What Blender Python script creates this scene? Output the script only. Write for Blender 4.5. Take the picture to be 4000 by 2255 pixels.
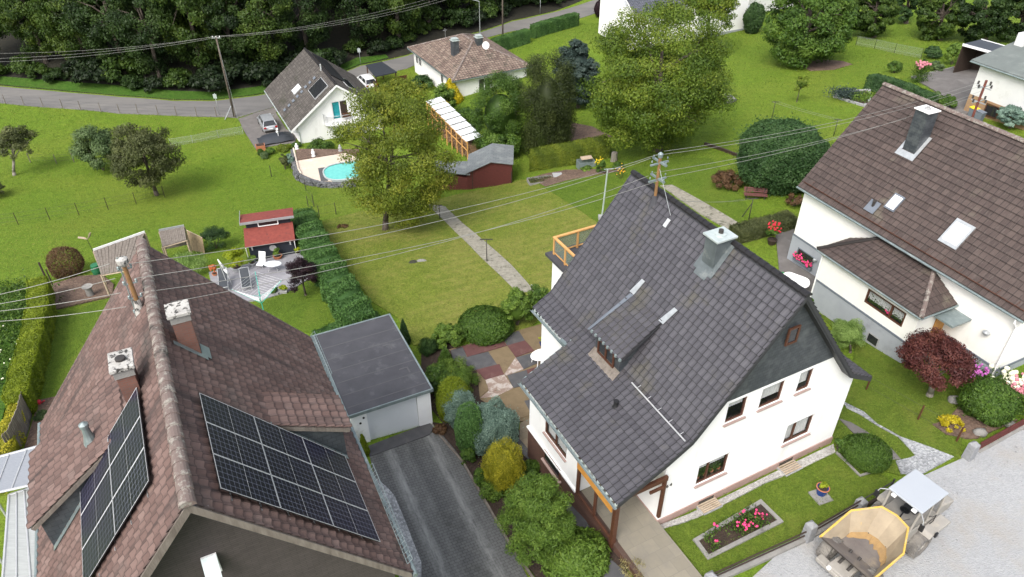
import bpy, bmesh, math, random
import numpy as np
from mathutils import Vector
from mathutils.geometry import tessellate_polygon
R = math.radians
SC = bpy.context.scene
for o in list(bpy.data.objects): bpy.data.objects.remove(o)
# ---------------------------------------------------------------- camera, sky, sun, exposure
CAM_H, CAM_F, CAM_PITCH = 27.0, 2900.0, R(36)
cd = bpy.data.cameras.new("camera"); cam = bpy.data.objects.new("camera", cd)
SC.collection.objects.link(cam); SC.camera = cam
cam.location = (0, 0, CAM_H); cam.rotation_euler = (R(90)-CAM_PITCH, 0, 0)
cd.sensor_width = 36; cd.lens = 36*CAM_F/4000; cd.clip_end = 800; cd.clip_start = .5
SUN_EL, SUN_AZ = 50, 208        # azimuth clockwise from +Y: behind the camera, to its right
w = bpy.data.worlds.new("World"); SC.world = w; w.use_nodes = True
nt = w.node_tree; nt.nodes.clear()
sky = nt.nodes.new('ShaderNodeTexSky'); sky.sky_type = 'NISHITA'; sky.sun_disc = False
sky.sun_elevation = R(SUN_EL); sky.sun_rotation = R(SUN_AZ); sky.air_density = 1.0; sky.dust_density = 4.0; sky.ozone_density = .6
hs = nt.nodes.new('ShaderNodeHueSaturation'); hs.inputs['Saturation'].default_value = .42
bg = nt.nodes.new('ShaderNodeBackground'); bg.inputs[1].default_value = .15
wo = nt.nodes.new('ShaderNodeOutputWorld')
nt.links.new(sky.outputs[0], hs.inputs['Color']); nt.links.new(hs.outputs[0], bg.inputs[0]); nt.links.new(bg.outputs[0], wo.inputs[0])
sd = bpy.data.lights.new("sun", 'SUN'); sd.energy = 1.05; sd.angle = R(26); sd.color = (1, .96, .9)
sun = bpy.data.objects.new("sun", sd); SC.collection.objects.link(sun)
sun.rotation_euler = (R(90-SUN_EL), 0, R(180-SUN_AZ))
SC.view_settings.view_transform = 'Standard'; SC.view_settings.look = 'None'
SC.view_settings.exposure = 1.12; SC.view_settings.gamma = 1
SC.render.engine = 'CYCLES'
SC.cycles.max_bounces = 5; SC.cycles.diffuse_bounces = 3; SC.cycles.transparent_max_bounces = 8

# ---------------------------------------------------------------- pixels of the photograph -> rays -> points on the terrain
CP, SP = math.cos(CAM_PITCH), math.sin(CAM_PITCH)
def px(c, x, y):
    if c == 'D': return x*4000/2576, y*4000/2576
    if c == 'T': return 780+x/3.3, 820+y/3.3                 # terrace close-up
    if c == 'L': return 300+x/4.293, 900+y/4.293             # lean-to close-up
    if c == 'P': return 1560+x/3.3, 1240+y/3.3               # patio close-up
    if c == 'W': return 960+x/4.84, 420+y/4.84               # white house close-up
    if c == 'Y': return 3560+x/3.925, 150+y/3.925            # yard close-up
    if c == 'N': return 2680+x/2.503, 380+y/2.503            # round bush close-up
    if c == 'E': return 2000+x/4.271, 560+y/4.271            # bed close-up
    if c == 'M': return 3500+x/3.3, 1380+y/3.3               # maple close-up
    s = 1.933 if c[0] == 'C' else 1.931
    return int(c[1])*1000+x/s, {'A': 0, 'B': 752, 'C': 1504}[c[0]]+y/s
def ray(c, x, y):
    u, v = px(c, x, y); a, b = (u-2000)/CAM_F, (v-1127.5)/CAM_F
    return np.array([a, CP-b*SP, -SP-b*CP])
O = np.array([0, 0, CAM_H])
def at_z(z, *p):
    r = ray(*p); return O+r*((z-CAM_H)/r[2])
def height_at(xy, *p):                                        # z of the point above xy that shows at the pixel's row
    v = px(*p)[1]; b = (v-1127.5)/CAM_F
    return CAM_H - xy[1]*(SP+b*CP)/(CP-b*SP)
# terrain: thin plate spline through spot heights
SPOT = [('D',2400,1350,0),('D',2570,1200,0),('D',1900,1420,0),('D',1950,1250,0),('C2',1090,1055,0),('C3',485,465,0),('D',1560,1440,0),
 ('D',2250,1010,-.4),('D',2499,948,0),('D',2265,925,-1.0),('D',2060,880,-1.3),('D',1930,640,-1.6),('D',1898,490,-2.0),('D',1950,560,-1.8),
 ('D',1300,1445,-1.0),('D',1345,1155,-2.0),('D',1000,1110,-1.8),('D',1250,930,-2.1),('D',1100,850,-2.3),('D',1320,720,-2.7),('D',1227,660,-3.2),
 ('D',940,640,-3.9),('D',965,580,-5.2),('D',1105,545,-5.5),('D',1150,490,-6.7),('D',1310,455,-6.0),('D',780,480,-9.2),('D',860,440,-10.0),
 ('D',750,370,-9.9),('D',680,350,-10.1),('A1',720,1100,-10.1),('A1',900,1050,-10.1),('D',300,480,-9.2),('D',50,500,-9.0),('D',250,290,-10.3),('D',150,240,-10.5),('D',600,270,-10.5),('D',20,225,-10.5),
 ('D',650,700,-3.8),('D',200,800,-3.8),('D',100,950,-3.3),('D',20,1200,-2.8),('D',600,1100,-1.5),('D',600,1400,-1),
 ('D',1400,90,-8.0),('D',1480,30,-8.5),('D',1300,75,-9.3),('D',1150,240,-9.4),('D',1600,390,-4.2),('D',1750,290,-4.2),('D',2000,250,-3.2),
 ('D',2300,150,-3.2),('D',2400,200,-1.2),('D',2500,300,-.8),('D',2200,60,-4.5),('D',2500,40,-4.0),('D',1850,70,-5.5),('D',950,175,-10.2)]
XYZ = [(*at_z(s[3], *s[:3])[:2], s[3]) for s in SPOT]
XYZ += [(-90,115,-8),(-50,118,-4),(-15,125,-6),(-60,150,4),(0,165,2),(60,160,0),(90,110,-3),(80,60,0),(60,20,0),(30,5,0),(-30,5,-1.5),(-60,30,-4),(-85,60,-8),(0,0,-.5),(120,160,0),(-120,160,4),(-110,40,-8),(40,140,-4)]
XYZ = np.array(XYZ, float); TX = XYZ[:, :2]
def _k(r2): return np.where(r2 > 1e-9, .5*r2*np.log(np.maximum(r2, 1e-9)), 0)
_n = len(TX); _K = _k(((TX[:, None]-TX[None])**2).sum(-1))+np.eye(_n)*12.0
_A = np.zeros((_n+3, _n+3)); _A[:_n, :_n] = _K; _A[:_n, _n] = 1; _A[:_n, _n+1:] = TX; _A[_n:, :_n] = _A[:_n, _n:].T
_W = np.linalg.solve(_A, np.r_[XYZ[:, 2], 0, 0, 0])
def TZ(P):
    P = np.atleast_2d(np.asarray(P, float))[:, :2]; out = np.empty(len(P))
    for i in range(0, len(P), 20000):
        q = P[i:i+20000]
        out[i:i+20000] = _k(((q[:, None]-TX[None])**2).sum(-1))@_W[:_n]+_W[_n]+q@_W[_n+1:]
    return out
def tz(x, y): return float(TZ([(x, y)])[0])
def g(*p, lift=0.0):
    """point on the terrain seen at a pixel (crop code, x, y)"""
    r = ray(*p); t = np.linspace(12, 320, 900); Q = O+t[:, None]*r
    d = Q[:, 2]-TZ(Q)-lift; i = int(np.argmax(d < 0))
    if d[i] >= 0: i = len(t)-1
    f = d[i-1]/(d[i-1]-d[i]+1e-12); q = O+(t[i-1]+f*(t[i]-t[i-1]))*r
    return q
# ---------------------------------------------------------------- scene graph
def put(o, parent=None):
    SC.collection.objects.link(o)
    if parent is not None: o.parent = parent
    return o
def tag(o, label=None, cat=None, group=None, kind=None):
    if label: o['label'] = label
    if cat: o['category'] = cat
    if group: o['group'] = group
    if kind: o['kind'] = kind
    return o
def thing(name, label, cat, loc, rz=0, group=None):
    o = bpy.data.objects.new(name, None); put(o); o.location = tuple(float(v) for v in loc); o.rotation_euler = (0, 0, rz)
    o.empty_display_size = .3
    return tag(o, label, cat, group)
def dup(root, loc, rz=None, label=None, group=None, sc=1):
    r = root.copy(); put(r); r.location = tuple(float(v) for v in loc)
    if rz is not None: r.rotation_euler = (0, 0, rz)
    if not isinstance(sc, (tuple, list)): sc = (sc, sc, sc)
    r.scale = tuple(a*b for a, b in zip(root.scale, sc))
    if label: r['label'] = label
    if group: r['group'] = group
    for ch in list(root.children):
        c = ch.copy(); put(c, r)
        for gch in ch.children: put(gch.copy(), c)
    return r
# ---------------------------------------------------------------- mesh builder
class MB:
    def __init__(s): s.v = []; s.f = []; s.m = []; s.uv = {}; s.big = []
    def poly(s, pts, mi=0, uv=None):
        b = len(s.v); s.v += [tuple(map(float, p)) for p in pts]; s.f.append(tuple(range(b, b+len(pts)))); s.m.append(mi)
        if uv is not None:
            for i, q in enumerate(uv): s.uv[b+i] = q
    def mesh(s, vs, fs, mi=0):
        b = len(s.v); s.v += [tuple(map(float, p)) for p in vs]
        for f in fs: s.f.append(tuple(b+i for i in f)); s.m.append(mi)
    def box(s, a, b, mi=0):
        x0, y0, z0 = np.minimum(a, b); x1, y1, z1 = np.maximum(a, b)
        s.mesh([(x0,y0,z0),(x1,y0,z0),(x1,y1,z0),(x0,y1,z0),(x0,y0,z1),(x1,y0,z1),(x1,y1,z1),(x0,y1,z1)],
               [(0,3,2,1),(4,5,6,7),(0,1,5,4),(1,2,6,5),(2,3,7,6),(3,0,4,7)], mi)
    def pbox(s, P, a0, a1, b0, b1, d0, d1, mi=0):
        c = [P(a, b, d) for d in (d0, d1) for b in (b0, b1) for a in (a0, a1)]
        s.mesh(c, [(0,2,3,1),(4,5,7,6),(0,1,5,4),(2,6,7,3),(0,4,6,2),(1,3,7,5)], mi)
    def prism(s, pts, off, mi=0, mi2=None):
        pts = [np.array(p, float) for p in pts]; off = np.array(off, float); n = len(pts)
        s.mesh(pts+[p+off for p in pts], [tuple(range(n)), tuple(range(2*n-1, n-1, -1))]+[(i, (i+1) % n, (i+1) % n+n, i+n) for i in range(n)], mi)
    def tube(s, a, b, r0, r1=None, n=8, mi=0, cap=True):
        a = np.array(a, float); b = np.array(b, float); r1 = r0 if r1 is None else r1
        d = b-a; L = np.linalg.norm(d)
        if L < 1e-6: return
        d /= L; t = np.cross(d, (0, 0, 1) if abs(d[2]) < .9 else (1, 0, 0)); t /= np.linalg.norm(t); q = np.cross(d, t)
        cs = [(math.cos(2*math.pi*i/n), math.sin(2*math.pi*i/n)) for i in range(n)]
        vs = [a+(t*c+q*k)*r0 for c, k in cs]+[b+(t*c+q*k)*r1 for c, k in cs]
        fs = [(i, (i+1) % n, (i+1) % n+n, i+n) for i in range(n)]
        if cap: fs += [tuple(range(n-1, -1, -1)), tuple(range(n, 2*n))]
        s.mesh(vs, fs, mi)
    def path(s, pts, r, n=6, mi=0):
        for a, b in zip(pts[:-1], pts[1:]): s.tube(a, b, r, r, n, mi)
    def lathe(s, c, prof, n=16, mi=0, sx=1, sy=1):
        c = np.array(c, float); vs = []; m = len(prof)
        for r, z in prof:
            for i in range(n):
                a = 2*math.pi*i/n; vs.append(c+(r*sx*math.cos(a), r*sy*math.sin(a), z))
        fs = [(k*n+i, k*n+(i+1) % n, (k+1)*n+(i+1) % n, (k+1)*n+i) for k in range(m-1) for i in range(n)]
        fs += [tuple(range(n-1, -1, -1)), tuple((m-1)*n+i for i in range(n))]
        s.mesh(vs, fs, mi)
    def ball(s, c, r, n=10, mi=0, sz=1):
        m = max(4, n//2+1); s.lathe(c, [(r*math.sin(math.pi*k/m)+1e-4, -r*sz*math.cos(math.pi*k/m)) for k in range(m+1)], n, mi)
    def tilegrid(s, V, Q, UV, mi): s.big.append((V, Q, UV, mi))
    def build(s, name, mats, parent=None, smooth=False, loc=None, bevel=0):
        V = np.array(s.v, float).reshape(-1, 3); F = list(s.f); M = list(s.m); UV = np.zeros((len(V), 2))
        for i, q in s.uv.items(): UV[i] = q
        for bv, q, uv, mi in s.big:
            b = len(V); V = np.vstack([V, bv]); UV = np.vstack([UV, uv]); F += [tuple(int(k)+b for k in f) for f in q]; M += [mi]*len(q)
        if loc is not None: V = V-np.array(loc)
        me = bpy.data.meshes.new(name); me.from_pydata([tuple(p) for p in V], [], F)
        if not isinstance(mats, (list, tuple)): mats = [mats]
        for m in mats: me.materials.append(m)
        me.polygons.foreach_set('material_index', np.array(M, np.int32))
        if s.uv or s.big:
            l = me.uv_layers.new(name='UVMap'); idx = np.empty(len(me.loops), np.int32); me.loops.foreach_get('vertex_index', idx)
            l.data.foreach_set('uv', UV[idx].astype(np.float32).ravel())
        if smooth: me.polygons.foreach_set('use_smooth', np.ones(len(me.polygons), bool))
        if not s.big:
            bm = bmesh.new(); bm.from_mesh(me); bmesh.ops.recalc_face_normals(bm, faces=bm.faces); bm.to_mesh(me); bm.free()
        me.update()
        o = bpy.data.objects.new(name, me); put(o, parent)
        if loc is not None: o.location = tuple(float(v) for v in loc)
        if bevel:
            b = o.modifiers.new('bevel', 'BEVEL'); b.width = bevel; b.segments = 2; b.limit_method = 'ANGLE'
        return o
# ---------------------------------------------------------------- materials
def _nodes(name):
    m = bpy.data.materials.new(name); m.use_nodes = True; t = m.node_tree; return m, t, t.nodes['Principled BSDF']
def _c(c): return (c[0], c[1], c[2], 1)
def noise(t, co, scale, detail=5, rough=.6):
    n = t.nodes.new('ShaderNodeTexNoise'); n.inputs['Scale'].default_value = scale; n.inputs['Detail'].default_value = detail; n.inputs['Roughness'].default_value = rough
    t.links.new(co, n.inputs['Vector']); return n.outputs['Fac']
def ramp(t, fac, stops):
    n = t.nodes.new('ShaderNodeValToRGB'); e = n.color_ramp.elements
    while len(e) > 1: e.remove(e[-1])
    e[0].position = stops[0][0]; e[0].color = _c(stops[0][1])
    for p, c in stops[1:]:
        q = e.new(p); q.color = _c(c)
    t.links.new(fac, n.inputs[0]); return n.outputs[0]
def mixc(t, fac, a, b, mode='MIX'):
    n = t.nodes.new('ShaderNodeMix'); n.data_type = 'RGBA'; n.blend_type = mode
    for s, v in ((0, fac), (6, a), (7, b)):
        if hasattr(v, 'is_linked'): t.links.new(v, n.inputs[s])
        elif s == 0: n.inputs[0].default_value = v
        else: n.inputs[s].default_value = _c(v)
    return n.outputs[2]
def step(t, fac, a, b):
    n = t.nodes.new('ShaderNodeMapRange'); n.inputs[1].default_value = a; n.inputs[2].default_value = b; n.clamp = True
    t.links.new(fac, n.inputs[0]); return n.outputs[0]
def bump(t, b, h, strength, dist=.05):
    n = t.nodes.new('ShaderNodeBump'); n.inputs['Strength'].default_value = strength; n.inputs['Distance'].default_value = dist
    t.links.new(h, n.inputs['Height']); t.links.new(n.outputs[0], b.inputs['Normal'])
def coord(t, kind='Object', scale=(1, 1, 1), rot=0):
    n = t.nodes.new('ShaderNodeTexCoord'); mp = t.nodes.new('ShaderNodeMapping'); mp.inputs['Scale'].default_value = scale; mp.inputs['Rotation'].default_value = (0, 0, rot)
    t.links.new(n.outputs[kind], mp.inputs[0]); return mp.outputs[0]
def mat(name, c1, c2=None, scale=2.0, rough=.8, bmp=.0, bscale=25, stain=None, sscale=.7, sth=(.55, .7), metal=0, spec=.4, stretch=(1, 1, 1), bdist=.03):
    m, t, b = _nodes(name); co = coord(t, scale=stretch)
    b.inputs['Roughness'].default_value = rough; b.inputs['Metallic'].default_value = metal; b.inputs['Specular IOR Level'].default_value = spec
    if c2 is None: c2 = tuple(min(1, v*.85) for v in c1)
    col = ramp(t, noise(t, co, scale), [(.32, c2), (.68, c1)])
    if stain: col = mixc(t, step(t, noise(t, co, sscale, 8, .7), *sth), col, stain)
    t.links.new(col, b.inputs['Base Color'])
    if bmp: bump(t, b, noise(t, co, bscale, 4), bmp, bdist)
    return m
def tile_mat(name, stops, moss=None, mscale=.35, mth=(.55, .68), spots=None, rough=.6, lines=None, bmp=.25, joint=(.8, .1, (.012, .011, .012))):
    """roof tiles: one random tone per tile (UV cells), lichen spots and weathered patches"""
    m, t, b = _nodes(name); uv = coord(t, 'UV'); ob = coord(t)
    fl = t.nodes.new('ShaderNodeVectorMath'); fl.operation = 'FLOOR'; t.links.new(uv, fl.inputs[0])
    wn = t.nodes.new('ShaderNodeTexWhiteNoise'); wn.noise_dimensions = '2D'; t.links.new(fl.outputs[0], wn.inputs['Vector'])
    ad = t.nodes.new('ShaderNodeMath'); ad.operation = 'MULTIPLY_ADD'; ad.inputs[1].default_value = .55
    t.links.new(wn.outputs['Value'], ad.inputs[0]); sc = t.nodes.new('ShaderNodeMath'); sc.operation = 'MULTIPLY'; sc.inputs[1].default_value = .5
    t.links.new(noise(t, ob, 1.2, 6, .65), sc.inputs[0]); t.links.new(sc.outputs[0], ad.inputs[2])
    col = ramp(t, ad.outputs[0], stops)
    fr = t.nodes.new('ShaderNodeVectorMath'); fr.operation = 'FRACTION'; t.links.new(uv, fr.inputs[0]); sx = t.nodes.new('ShaderNodeSeparateXYZ'); t.links.new(fr.outputs[0], sx.inputs[0])
    if moss: col = mixc(t, step(t, noise(t, ob, mscale, 7, .65), *mth), col, moss)
    if joint:          # dark tile joints, with the shadow gap under each course painted into the colour
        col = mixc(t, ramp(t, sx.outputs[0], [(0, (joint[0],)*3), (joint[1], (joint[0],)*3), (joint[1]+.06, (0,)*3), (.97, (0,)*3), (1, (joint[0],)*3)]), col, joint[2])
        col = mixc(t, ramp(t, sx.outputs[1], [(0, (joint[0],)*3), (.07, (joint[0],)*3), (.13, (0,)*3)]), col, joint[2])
    if lines:
        l2 = coord(t, 'UV', lines[1]); col = mixc(t, step(t, noise(t, l2, 1, 3), .52, .72), col, lines[0])
    if spots: col = mixc(t, step(t, noise(t, ob, spots[1], 5, .75), *spots[2]), col, spots[0])
    t.links.new(col, b.inputs['Base Color']); b.inputs['Roughness'].default_value = rough; b.inputs['Specular IOR Level'].default_value = .35
    bump(t, b, noise(t, ob, 18, 4), bmp, .02)
    return m
def leaf_mat(name, dark, mid, light, trans=.36, rough=.55):
    m, t, b = _nodes(name)
    a = t.nodes.new('ShaderNodeAttribute'); a.attribute_name = 'tint'
    col = ramp(t, a.outputs['Fac'], [(0, dark), (.5, mid), (1, light)])
    t.links.new(col, b.inputs['Base Color']); b.inputs['Roughness'].default_value = rough; b.inputs['Specular IOR Level'].default_value = .3
    tr = t.nodes.new('ShaderNodeBsdfTranslucent'); t.links.new(col, tr.inputs[0])
    mx = t.nodes.new('ShaderNodeMixShader'); mx.inputs[0].default_value = trans
    t.links.new(b.outputs[0], mx.inputs[1]); t.links.new(tr.outputs[0], mx.inputs[2]); t.links.new(mx.outputs[0], t.nodes['Material Output'].inputs[0])
    return m
def grass_mat(name, dark, mid, dry, scale=.25, stripe=None, grain=9, dryth=(.45, .75)):
    m, t, b = _nodes(name); co = coord(t)
    lo = noise(t, co, scale, 6, .6); col = ramp(t, noise(t, co, scale*5, 6, .7), [(.3, dark), (.65, mid)])
    col = mixc(t, step(t, lo, *dryth), col, dry)
    if stripe:
        c2 = coord(t, scale=(1, 1, 1), rot=stripe[0]); wv = t.nodes.new('ShaderNodeTexWave'); wv.inputs['Scale'].default_value = stripe[1]; wv.inputs['Distortion'].default_value = 1.2
        t.links.new(c2, wv.inputs[0]); col = mixc(t, step(t, wv.outputs['Fac'], .2, .8), col, mixc(t, .4, col, dark))
    col = mixc(t, .5, col, ramp(t, noise(t, co, 1.3, 5, .75), [(.36, tuple(v*.62 for v in dark)), (.5, mid), (.66, tuple(min(1, .5*v+.75*d_) for v, d_ in zip(mid, dry)))]))
    gr = noise(t, co, grain, 3, .8)
    col = mixc(t, .42, col, ramp(t, gr, [(.33, tuple(v*.35 for v in dark)), (.5, mid), (.68, tuple(min(1, v*1.9) for v in mid))]))
    fine = noise(t, co, grain*3.2, 2, .8)
    col = mixc(t, .3, col, ramp(t, fine, [(.35, tuple(v*.4 for v in dark)), (.65, tuple(v*1.6 for v in mid))]))
    t.links.new(col, b.inputs['Base Color']); b.inputs['Roughness'].default_value = .9; b.inputs['Specular IOR Level'].default_value = .15
    bump(t, b, gr, .9, .12)
    return m
def stone_mat(name, stops, vscale=18, rough=.85, bmp=.6, soil=None, sscale=.5, sth=(.5, .65), dist=.04):
    m, t, b = _nodes(name); co = coord(t)
    v = t.nodes.new('ShaderNodeTexVoronoi'); v.inputs['Scale'].default_value = vscale; t.links.new(co, v.inputs['Vector'])
    sp = t.nodes.new('ShaderNodeSeparateColor'); t.links.new(v.outputs['Color'], sp.inputs[0])
    col = ramp(t, sp.outputs[0], stops)
    col = mixc(t, .5, col, ramp(t, noise(t, co, .6, 7, .7), [(.3, stops[0][1]), (.7, stops[-1][1])]))
    if soil: col = mixc(t, step(t, noise(t, co, sscale, 8, .7), *sth), col, soil)
    t.links.new(col, b.inputs['Base Color']); b.inputs['Roughness'].default_value = rough
    bump(t, b, v.outputs['Distance'], bmp, dist); return m
def brick_mat(name, c1, c2, mortar, bw, bh, rough=.85, axis='XY', stain=None, sscale=.6, msize=.02, bmp=.4, sth=(.5, .72)):
    m, t, b = _nodes(name); co = coord(t)
    if axis != 'XY':
        se = t.nodes.new('ShaderNodeSeparateXYZ'); t.links.new(co, se.inputs[0]); cb = t.nodes.new('ShaderNodeCombineXYZ')
        t.links.new(se.outputs['XYZ'.index(axis[0])], cb.inputs[0]); t.links.new(se.outputs['XYZ'.index(axis[1])], cb.inputs[1]); v = cb.outputs[0]
    else: v = co
    n = t.nodes.new('ShaderNodeTexBrick'); n.inputs['Scale'].default_value = 1; n.inputs['Brick Width'].default_value = bw; n.inputs['Row Height'].default_value = bh
    n.inputs['Mortar Size'].default_value = msize; n.inputs['Color1'].default_value = _c(c1); n.inputs['Color2'].default_value = _c(c2); n.inputs['Mortar'].default_value = _c(mortar)
    t.links.new(v, n.inputs['Vector'])
    col = mixc(t, .35, n.outputs['Color'], ramp(t, noise(t, co, 3, 6), [(.3, tuple(k*.6 for k in c1)), (.7, c2)]))
    if stain: col = mixc(t, step(t, noise(t, co, sscale, 7, .65), *sth), col, stain)
    t.links.new(col, b.inputs['Base Color']); b.inputs['Roughness'].default_value = rough
    bump(t, b, n.outputs['Fac'], -bmp, .02); return m
def glass_mat(name, tint=(.02, .025, .03), trans=.55):
    m, t, b = _nodes(name); b.inputs['Base Color'].default_value = _c(tint); b.inputs['Roughness'].default_value = .04; b.inputs['Specular IOR Level'].default_value = .8
    tr = t.nodes.new('ShaderNodeBsdfTransparent'); mx = t.nodes.new('ShaderNodeMixShader'); mx.inputs[0].default_value = trans
    t.links.new(b.outputs[0], mx.inputs[1]); t.links.new(tr.outputs[0], mx.inputs[2]); t.links.new(mx.outputs[0], t.nodes['Material Output'].inputs[0]); return m
def panel_mat(name, nx, ny):
    """photovoltaic module: dark cells with thin pale lines, UV 0..1 over one module"""
    m, t, b = _nodes(name); uv = coord(t, 'UV', (nx, ny, 1))
    n = t.nodes.new('ShaderNodeTexBrick'); n.offset = 0; n.inputs['Scale'].default_value = 1; n.inputs['Brick Width'].default_value = 1; n.inputs['Row Height'].default_value = 1; n.inputs['Mortar Size'].default_value = .035
    n.inputs['Color1'].default_value = (.007, .006, .016, 1); n.inputs['Color2'].default_value = (.009, .008, .02, 1); n.inputs['Mortar'].default_value = (.15, .16, .215, 1)
    t.links.new(uv, n.inputs['Vector']); t.links.new(n.outputs[0], b.inputs['Base Color']); b.inputs['Roughness'].default_value = .3; b.inputs['Specular IOR Level'].default_value = .22
    return m
K = {}
K['white'] = mat('white_render', (.81, .81, .80), (.77, .77, .76), 1.5, .9, .15, 60, stain=(.60, .595, .57), sscale=.8, sth=(.56, .85), stretch=(1, 1, .3))
K['chimney_zinc'] = mat('weathered_zinc_cladding', (.125, .145, .150), (.085, .10, .105), 2.5, .5, .2, 14, metal=.2, stain=(.20, .22, .215), sscale=1.5)
K['cream'] = mat('cream_render', (.80, .79, .75), (.76, .75, .71), 1.2, .9, .15, 60, stain=(.68, .67, .62), sscale=.4, sth=(.6, .8))
K['dull_white'] = mat('dull_white_render', (.62, .62, .61), (.57, .57, .57), 1.2, .9, .15, 60, stain=(.48, .48, .46), sscale=.6)
K['garage_white'] = mat('garage_render', (.78, .79, .80), (.72, .73, .74), 1.2, .9, .15, 60, stain=(.40, .39, .36), sscale=.7, sth=(.58, .8))
K['grey_base'] = mat('grey_plinth', (.33, .35, .38), (.29, .31, .34), 1.0, .9, .2, 50, stain=(.24, .25, .27), sscale=.6)
K['base_line'] = mat('plinth_band', (.14, .16, .19), None, 2, .7)
K['pink_base'] = mat('pink_brown_plinth', (.36, .25, .22), (.30, .20, .17), 2, .85, .2, 40)
K['brown_base'] = brick_mat('brown_plinth_tiles', (.085, .04, .028), (.11, .052, .036), (.06, .04, .03), .3, .15, axis='YZ', msize=.01, bmp=.2)
K['brown_wood'] = mat('brown_stained_wood', (.10, .040, .022), (.065, .026, .015), 4, .5, .3, 20, stretch=(1, 1, 6))
K['dark_wood'] = mat('dark_wood', (.045, .028, .02), (.03, .02, .014), 5, .7, .3, 20)
K['ochre_wood'] = mat('ochre_wood', (.55, .27, .06), (.46, .21, .045), 4, .5, .2, 20)
K['rail_wood'] = mat('honey_wood_rail', (.60, .33, .12), (.50, .26, .09), 5, .5, .2, 20)
K['grey_wood'] = mat('weathered_boards', (.20, .175, .15), (.12, .10, .085), 6, .85, .5, 14, stretch=(1, 1, .2))
K['tan_wood'] = mat('tan_boards', (.36, .27, .17), (.22, .16, .10), 5, .8, .4, 14)
K['pale_wood'] = mat('pale_wood', (.42, .34, .25), (.30, .23, .16), 5, .8, .4, 14)
K['sill'] = mat('pink_stone_sill', (.36, .265, .24), (.31, .225, .20), 5, .6, .1, 50)
K['zinc'] = mat('zinc_sheet', (.24, .29, .29), (.17, .21, .215), 3, .42, .1, 20, metal=.35, stain=(.32, .36, .35), sscale=1.5)
K['zinc_pale'] = mat('pale_zinc', (.50, .55, .54), (.40, .46, .45), 4, .42, .1, 20, metal=.3)
K['steel'] = mat('galvanised_steel', (.45, .47, .48), (.36, .38, .39), 5, .4, 0, 20, metal=.5)
K['alu'] = mat('bare_aluminium', (.50, .51, .52), (.44, .45, .46), 5, .4, 0, 20, metal=.3)
K['iron'] = mat('dark_iron', (.045, .04, .037), (.03, .027, .025), 6, .6, .2, 30)
K['rust'] = mat('rusty_painted_steel', (.27, .15, .06), (.18, .10, .045), 6, .6, .3, 25, stain=(.12, .06, .03), sscale=4)
K['slate'] = brick_mat('slate_shingles', (.040, .048, .056), (.062, .070, .080), (.022, .026, .03), .26, .16, rough=.5, axis='XZ', stain=(.085, .095, .10), sscale=1.5, msize=.012, bmp=.5)
K['slate_y'] = brick_mat('slate_shingles_side', (.038, .046, .054), (.062, .070, .078), (.022, .026, .03), .26, .16, rough=.5, axis='YZ', stain=(.09, .10, .10), sscale=1.5, msize=.012, bmp=.5)
K['brown_shingle'] = brick_mat('brown_gable_shingles', (.056, .046, .045), (.072, .060, .058), (.036, .03, .03), .3, .07, rough=.8, axis='XZ', msize=.008, bmp=.6)
K['brick'] = brick_mat('brown_red_bricks', (.155, .066, .048), (.20, .09, .066), (.12, .10, .09), .24, .075, axis='XZ', msize=.009, stain=(.10, .06, .05), sscale=1.5)
K['brick_y'] = brick_mat('brown_red_bricks_side', (.155, .066, .048), (.20, .09, .066), (.12, .10, .09), .24, .075, axis='YZ', msize=.009, stain=(.10, .06, .05), sscale=1.5)
K['tan_brick'] = brick_mat('tan_brick_base', (.36, .22, .11), (.30, .18, .09), (.28, .22, .16), .26, .085, axis='YZ', msize=.01)
K['concrete'] = mat('concrete', (0.259, 0.252, 0.238), (0.194, 0.187, 0.176), 3, .9, .4, 30, stain=(0.122, 0.119, 0.108), sscale=1.5)
K['pale_concrete'] = mat('pale_concrete', (0.331, 0.331, 0.331), (0.274, 0.274, 0.277), 3, .85, .3, 30, stain=(0.194, 0.198, 0.202), sscale=2)
K['granite'] = mat('grey_granite', (.27, .275, .285), (.20, .205, .215), 5, .85, .3, 30, stain=(.15, .15, .15), sscale=3)
K['lichen_slab'] = mat('lichen_covered_slab', (.46, .45, .42), (.33, .32, .30), 4, .9, .6, 25, stain=(.035, .033, .03), sscale=6, sth=(.52, .58))
K['bitumen'] = mat('bitumen_felt', (.060, .060, .068), (.045, .045, .052), 1.2, .75, .3, 25, stain=(.12, .125, .13), sscale=.8, sth=(.56, .8))
K['rubber'] = mat('black_rubber', (.035, .034, .033), (.025, .024, .023), 6, .8, .3, 30)
K['black'] = mat('black_plastic', (.018, .018, .02), None, 5, .5)
K['dark_void'] = mat('dark_interior', (.02, .018, .016), None, 2, .9)
K['curtain'] = mat('net_curtain', (.72, .73, .72), (.48, .50, .50), 14, .9, .3, 10, stretch=(3, 3, .15))
K['glass'] = glass_mat('window_glass', trans=.78)
K['glass_dark'] = glass_mat('dark_window_glass', (.02, .022, .025), .12)
K['glass_pale'] = glass_mat('balcony_glass', (.22, .26, .22), .55)
K['skylight'] = mat('skylight_blind', (.86, .87, .88), (.82, .83, .85), 2, .25, 0, 20)
K['white_paint'] = mat('white_paint', (.80, .80, .80), (.75, .75, .75), 3, .5)
K['pv'] = panel_mat('solar_cells', 12, 6)
K['turquoise'] = mat('turquoise_cloth', (.03, .50, .55), (.02, .40, .46), 5, .7)
K['teal_metal'] = mat('teal_painted_metal', (.05, .45, .36), None, 5, .4)
K['soil'] = mat('dark_soil', (.055, .036, .026), (.03, .02, .015), 5, .95, .9, 14, bdist=.08)
K['bark_mulch'] = stone_mat('bark_mulch', [(0, (.05, .03, .022)), (.5, (.11, .066, .045)), (1, (.19, .13, .095))], 9, .95, .8)
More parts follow.
